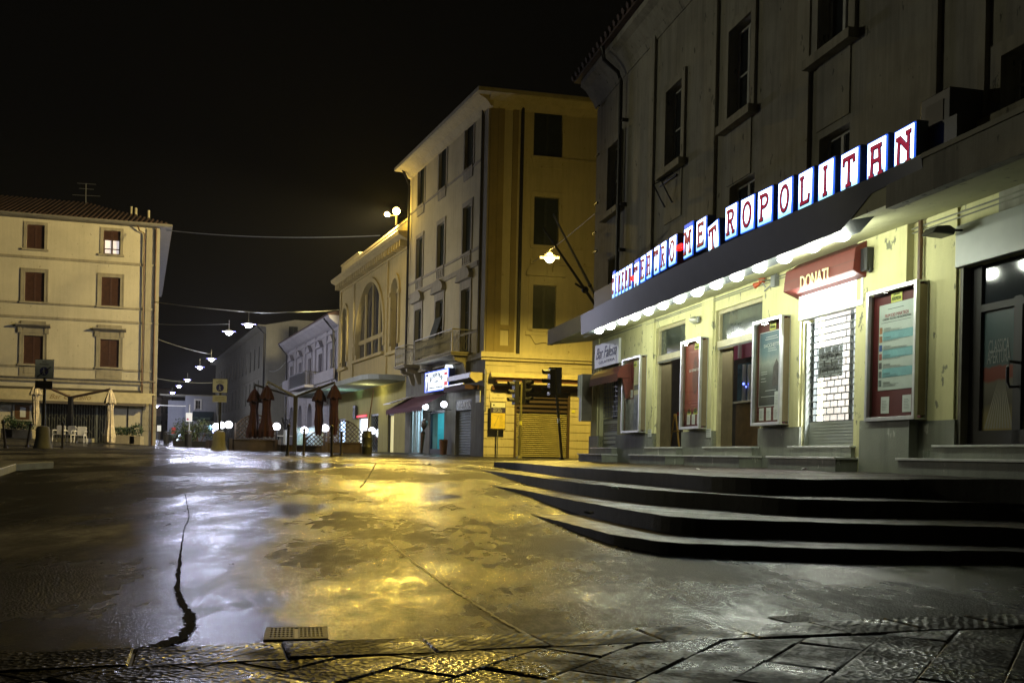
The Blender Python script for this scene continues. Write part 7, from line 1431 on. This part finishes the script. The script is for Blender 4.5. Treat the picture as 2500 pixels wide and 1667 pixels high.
bicycle_like(423, 80, 'dark scooter parked left of the low hedge')
b = gnd(735, 46.5)
# bottles, flowers and glassware on the terrace table
R = root('terrace_table', gnd(735, 46.2), 'white topped table behind the low planter wall', 'table', 'terrace tables'); part(R, 'tabletop', G().box(-1.6, 1.6, -.4, .4, .70, .74), WHITE, bevel=.01); [part(R, 'leg', G().tube([(x, 0, 0), (x, 0, .7)], .04, 8), IRON) for x in (-1.1, 1.1)]
for i, (px, w, h_, c, lab) in enumerate(((771, .44, .55, (.5, .65, .7), 'larger pale blue plastic covered chair stack on the terrace'), (730, .22, .45, (.4, .6, .62), 'smaller pale teal plastic covered stack on the terrace'))):
    q = gnd(px, 45.6, .0); R = root('covered_chair_stack', q, lab, 'covered chairs', 'plastic covered stacks'); part(R, 'plastic_cover', G().lathe([(w * 1.0, 0), (w, .8), (w * .85, .8 + h_ * .6), (w * .3, .8 + h_ * .75)], 12), P('pale_plastic_film', c, .25, var=.3, scale=8, bump=.5, bscale=14)); part(R, 'strap', G().lathe([(w * 1.02, .9), (w * 1.02, .93)], 12), WHITE)
q = gnd(697, 45.2); R = root('flower_vase', q, 'pale tall vase with dark twigs at the left of the low wall', 'vase'); part(R, 'vase', G().lathe([(.1, 0), (.13, .5), (.11, 1.0)], 12), PAPER, smooth=True); g = G(); [g.tube([(0, 0, 1.0), (rn.uniform(-.25, .25), rn.uniform(-.1, .1), 1.3 + rn.uniform(0, .3))], .012, 4) for _ in range(14)]; leafball(g, (0, 0, 1.35), .22, 90, rn, .04); part(R, 'twigs', g, IRON)
# traffic lights
def signal_head(R, x, y, z, ang, n=3, s=1.0):
    Rz = Matrix.Rotation(ang, 4, 'Z'); g = G(); g.box(-.15, .15, 0, .18, 0, n * .32); me = g.mesh('signal_head'); me.transform(Rz); hd = part(R, 'signal_head', me, BLACK, bevel=.01); hd.location = (x, y, z)
    for i in range(n):
        g = G(); k = 10; c = .16 + i * .32; V = [(.12 * math.cos(-.25 + (PI + .5) * j / k), 0, c + .12 * math.sin(-.25 + (PI + .5) * j / k)) for j in range(k + 1)]; V2 = [(px_ * 1.02, -.26 + .1 * (1 - (pz - c + .12) / .24), pz) for px_, _, pz in V]; g.add(V + V2, [(j, j + 1, k + 2 + j, k + 1 + j) for j in range(k)]); me = g.mesh('visor'); me.transform(Rz); sub(hd, 'visor', me, BLACK)
        g = G().prism_y([(.1 * math.cos(a * PI / 8), c + .1 * math.sin(a * PI / 8)) for a in range(16)], -.004, 0); me = g.mesh('lens'); me.transform(Rz); sub(hd, 'lens', me, P('unlit_lens', (.03, .025, .02), .2))
Y = 38.0; b = gnd(1268, Y); b.z = .66; t = at(1270, 934, Y); R = root('rear_traffic_light', b, 'unlit traffic light on an olive pole before the roller shutter', 'traffic light', 'unlit traffic lights'); OP = P('olive_pole', (.14, .13, .05), .5); hh = t.z - b.z; part(R, 'pole', G().tube([(0, 0, 0), (.04, 0, hh)], .055, 10), OP); zb = at(1260, 985, Y).z - b.z
signal_head(R, -.28, -.02, zb - .05, -1.15); signal_head(R, .27, -.02, zb, .9, 3); part(R, 'sticker', G().lathe([(.062, hh * .44), (.062, hh * .49)], 10, (.02, 0, 0)), YLW); part(R, 'foot', G().lathe([(.12, 0), (.08, .1)], 10), OP)
Y = 24.5; p = atz(1372, 1121.5, .655); Y = p.y; b = Vector((p.x, p.y, .645)); t = at(1354, 898, Y); R = root('front_traffic_light', b, 'larger unlit traffic light on a leaning pole at the platform edge', 'traffic light', 'unlit traffic lights'); d = t - b; part(R, 'pole', G().tube([(0, 0, 0), (d.x, 0, d.z)], .05, 10), P('grey_olive_pole', (.10, .10, .07), .45, .3)); k = d.z - .95
signal_head(R, d.x - .2, -.05, k - .05, -1.25, 3); hd = part(R, 'signal_head', G().box(-.01, .26, -.02, .2, 0, .98), BLACK, bevel=.01); hd.location = (d.x + .01, .0, k + .0); part(R, 'bracket', G().box(d.x - .2, d.x + .2, -.03, .03, d.z - .03, d.z + .02).box(d.x - .2, d.x, -.03, .03, k, k + .04), IRON); part(R, 'collar', G().lathe([(.06, d.z * .40), (.06, d.z * .45)], 10, (d.x * .42, 0, 0)), ALU); part(R, 'foot', G().lathe([(.11, 0), (.07, .08)], 10), BLACK)
# unseen lamp mast added beside the square to brighten the building fronts
b = Vector((-30, 29, ground_z(-30, 29))); lm = root('added_lamp_mast', b, 'added unseen lamp mast brightening the building fronts from the left', 'street lamp'); part(lm, 'mast', G().tube([(0, 0, 0), (0, 0, 11), (.8, .4, 11.4)], [.12, .07, .05], 10), GREY); part(lm, 'lamp_head', G().box(.6, 1.3, .2, .6, 11.3, 11.5), GREY, bevel=.03)
l = light(lm, 'SPOT', (1.0, .4, 11.2), 8800, (1, .84, .46), .3, spot=44, name='added_fill_beam', blend=.7); aim(l, (-29, 29.4, 11.9), (-6, 52, 5))
l = light(lm, 'SPOT', (1.2, .3, 11.2), 5000, (1, .94, .68), .3, spot=34, name='added_fill_beam', blend=.6); aim(l, (-28.8, 29.3, 11.9), (4.6, 13, 7.5))
# litter
for i, (px, py, z, lab, c, s) in enumerate(((1704, 1148, .66, 'crumpled pale paper scrap on the cinema pavement', (.6, .6, .5), .03), (1502, 1194, .455, 'bright crumpled paper scrap on the third step', (.5, .65, .6), .035), (1438, 1255, .30, 'grey crumpled wrapper on the second step', (.2, .2, .2), .035), (1966, 1148, .67, 'flat white paper by the shop doorstep', (.6, .6, .6), .04))):
    p = atz(px, py, z); g = G(); rr = random.Random(i); V = []
    for _ in range(9): V.append((rr.uniform(-s, s) * 1.3, rr.uniform(-s, s), rr.uniform(.002, s)))
    bm = bmesh.new(); [bm.verts.new(v) for v in V]; bmesh.ops.convex_hull(bm, input=bm.verts); me = bpy.data.meshes.new('scrap'); bm.to_mesh(me); bm.free(); link_ = solo('litter_scrap', me, P('scrap_paper', c, .6), p, lab, 'litter', 'litter scraps on the steps')
for i, (px, py, lab) in enumerate(((1043, 1136, 'dark dead leaf lying in the teal reflection'), (565, 1380, 'tiny dark leaf on the wet asphalt left of centre'))):
    d = ray(px, py); t = 5.0
    for _ in range(80):
        q = CAM + d * t; e = q.z - ground_z(q.x, q.y)
        if abs(e) < 1e-4: break
        t += e / (-d.z + .04)
    q = CAM + d * t; g = G(); s = .12 if i == 0 else .02; rr = random.Random(9)
    for _ in range(5): a = rr.uniform(0, 6.28); g.add([(0, 0, .004), (s * math.cos(a), s * math.sin(a), .01), (s * 1.3 * math.cos(a + .3), s * 1.3 * math.sin(a + .3), s * rr.uniform(.1, .6)), (s * .7 * math.cos(a + .6), s * .7 * math.sin(a + .6), .012)], [(0, 1, 2, 3)])
    solo('dead_leaf', g, P('dead_leaf', (.06, .04, .02), .7), (q.x, q.y, ground_z(q.x, q.y) + .002), lab, 'leaf', 'dead leaves on the wet asphalt')
# thin haze added to give the lamps a glow
hz = G().box(-130, 70, -12, 230, -1.2, 26); m = bpy.data.materials.new('glow_haze'); m.use_nodes = True; nt = m.node_tree; nt.nodes.clear(); o_ = nt.nodes.new('ShaderNodeOutputMaterial'); v_ = nt.nodes.new('ShaderNodeVolumePrincipled'); v_.inputs['Color'].default_value = (.9, .9, .9, 1); v_.inputs['Density'].default_value = .00025; v_.inputs['Anisotropy'].default_value = .3; nt.links.new(v_.outputs[0], o_.inputs['Volume'])
tag(link('haze', hz, m), 'faint haze added for the glow round the lamps', kind='stuff'); S.cycles.volume_bounces = 0
# ================================================================ WORLD
w = bpy.data.worlds.new('World'); S.world = w; w.use_nodes = True; nt = w.node_tree; bg = nt.nodes['Background']
sk = nt.nodes.new('ShaderNodeTexSky'); sk.sky_type = 'NISHITA'; sk.sun_disc = False; sk.sun_elevation = math.radians(-8); sk.sun_rotation = math.radians(200)
mx = nt.nodes.new('ShaderNodeMix'); mx.data_type = 'RGBA'; mx.inputs[0].default_value = .5; mx.inputs[7].default_value = (.018, .016, .012, 1); nt.links.new(sk.outputs[0], mx.inputs[6]); nt.links.new(mx.outputs[2], bg.inputs['Color']); bg.inputs['Strength'].default_value = .12
S.view_settings.view_transform = 'Standard'; S.view_settings.look = 'None'; S.view_settings.exposure = 0; S.view_settings.gamma = 1
S.cycles.max_bounces = 5; S.cycles.diffuse_bounces = 3; S.cycles.glossy_bounces = 4; S.cycles.transparent_max_bounces = 6; S.cycles.caustics_reflective = False; S.cycles.caustics_refractive = False
S.cycles.sample_clamp_indirect = 3; S.cycles.use_light_tree = True; S.cycles.use_denoising = True
try: S.cycles.denoiser = 'OPENIMAGEDENOISE'
except Exception: pass
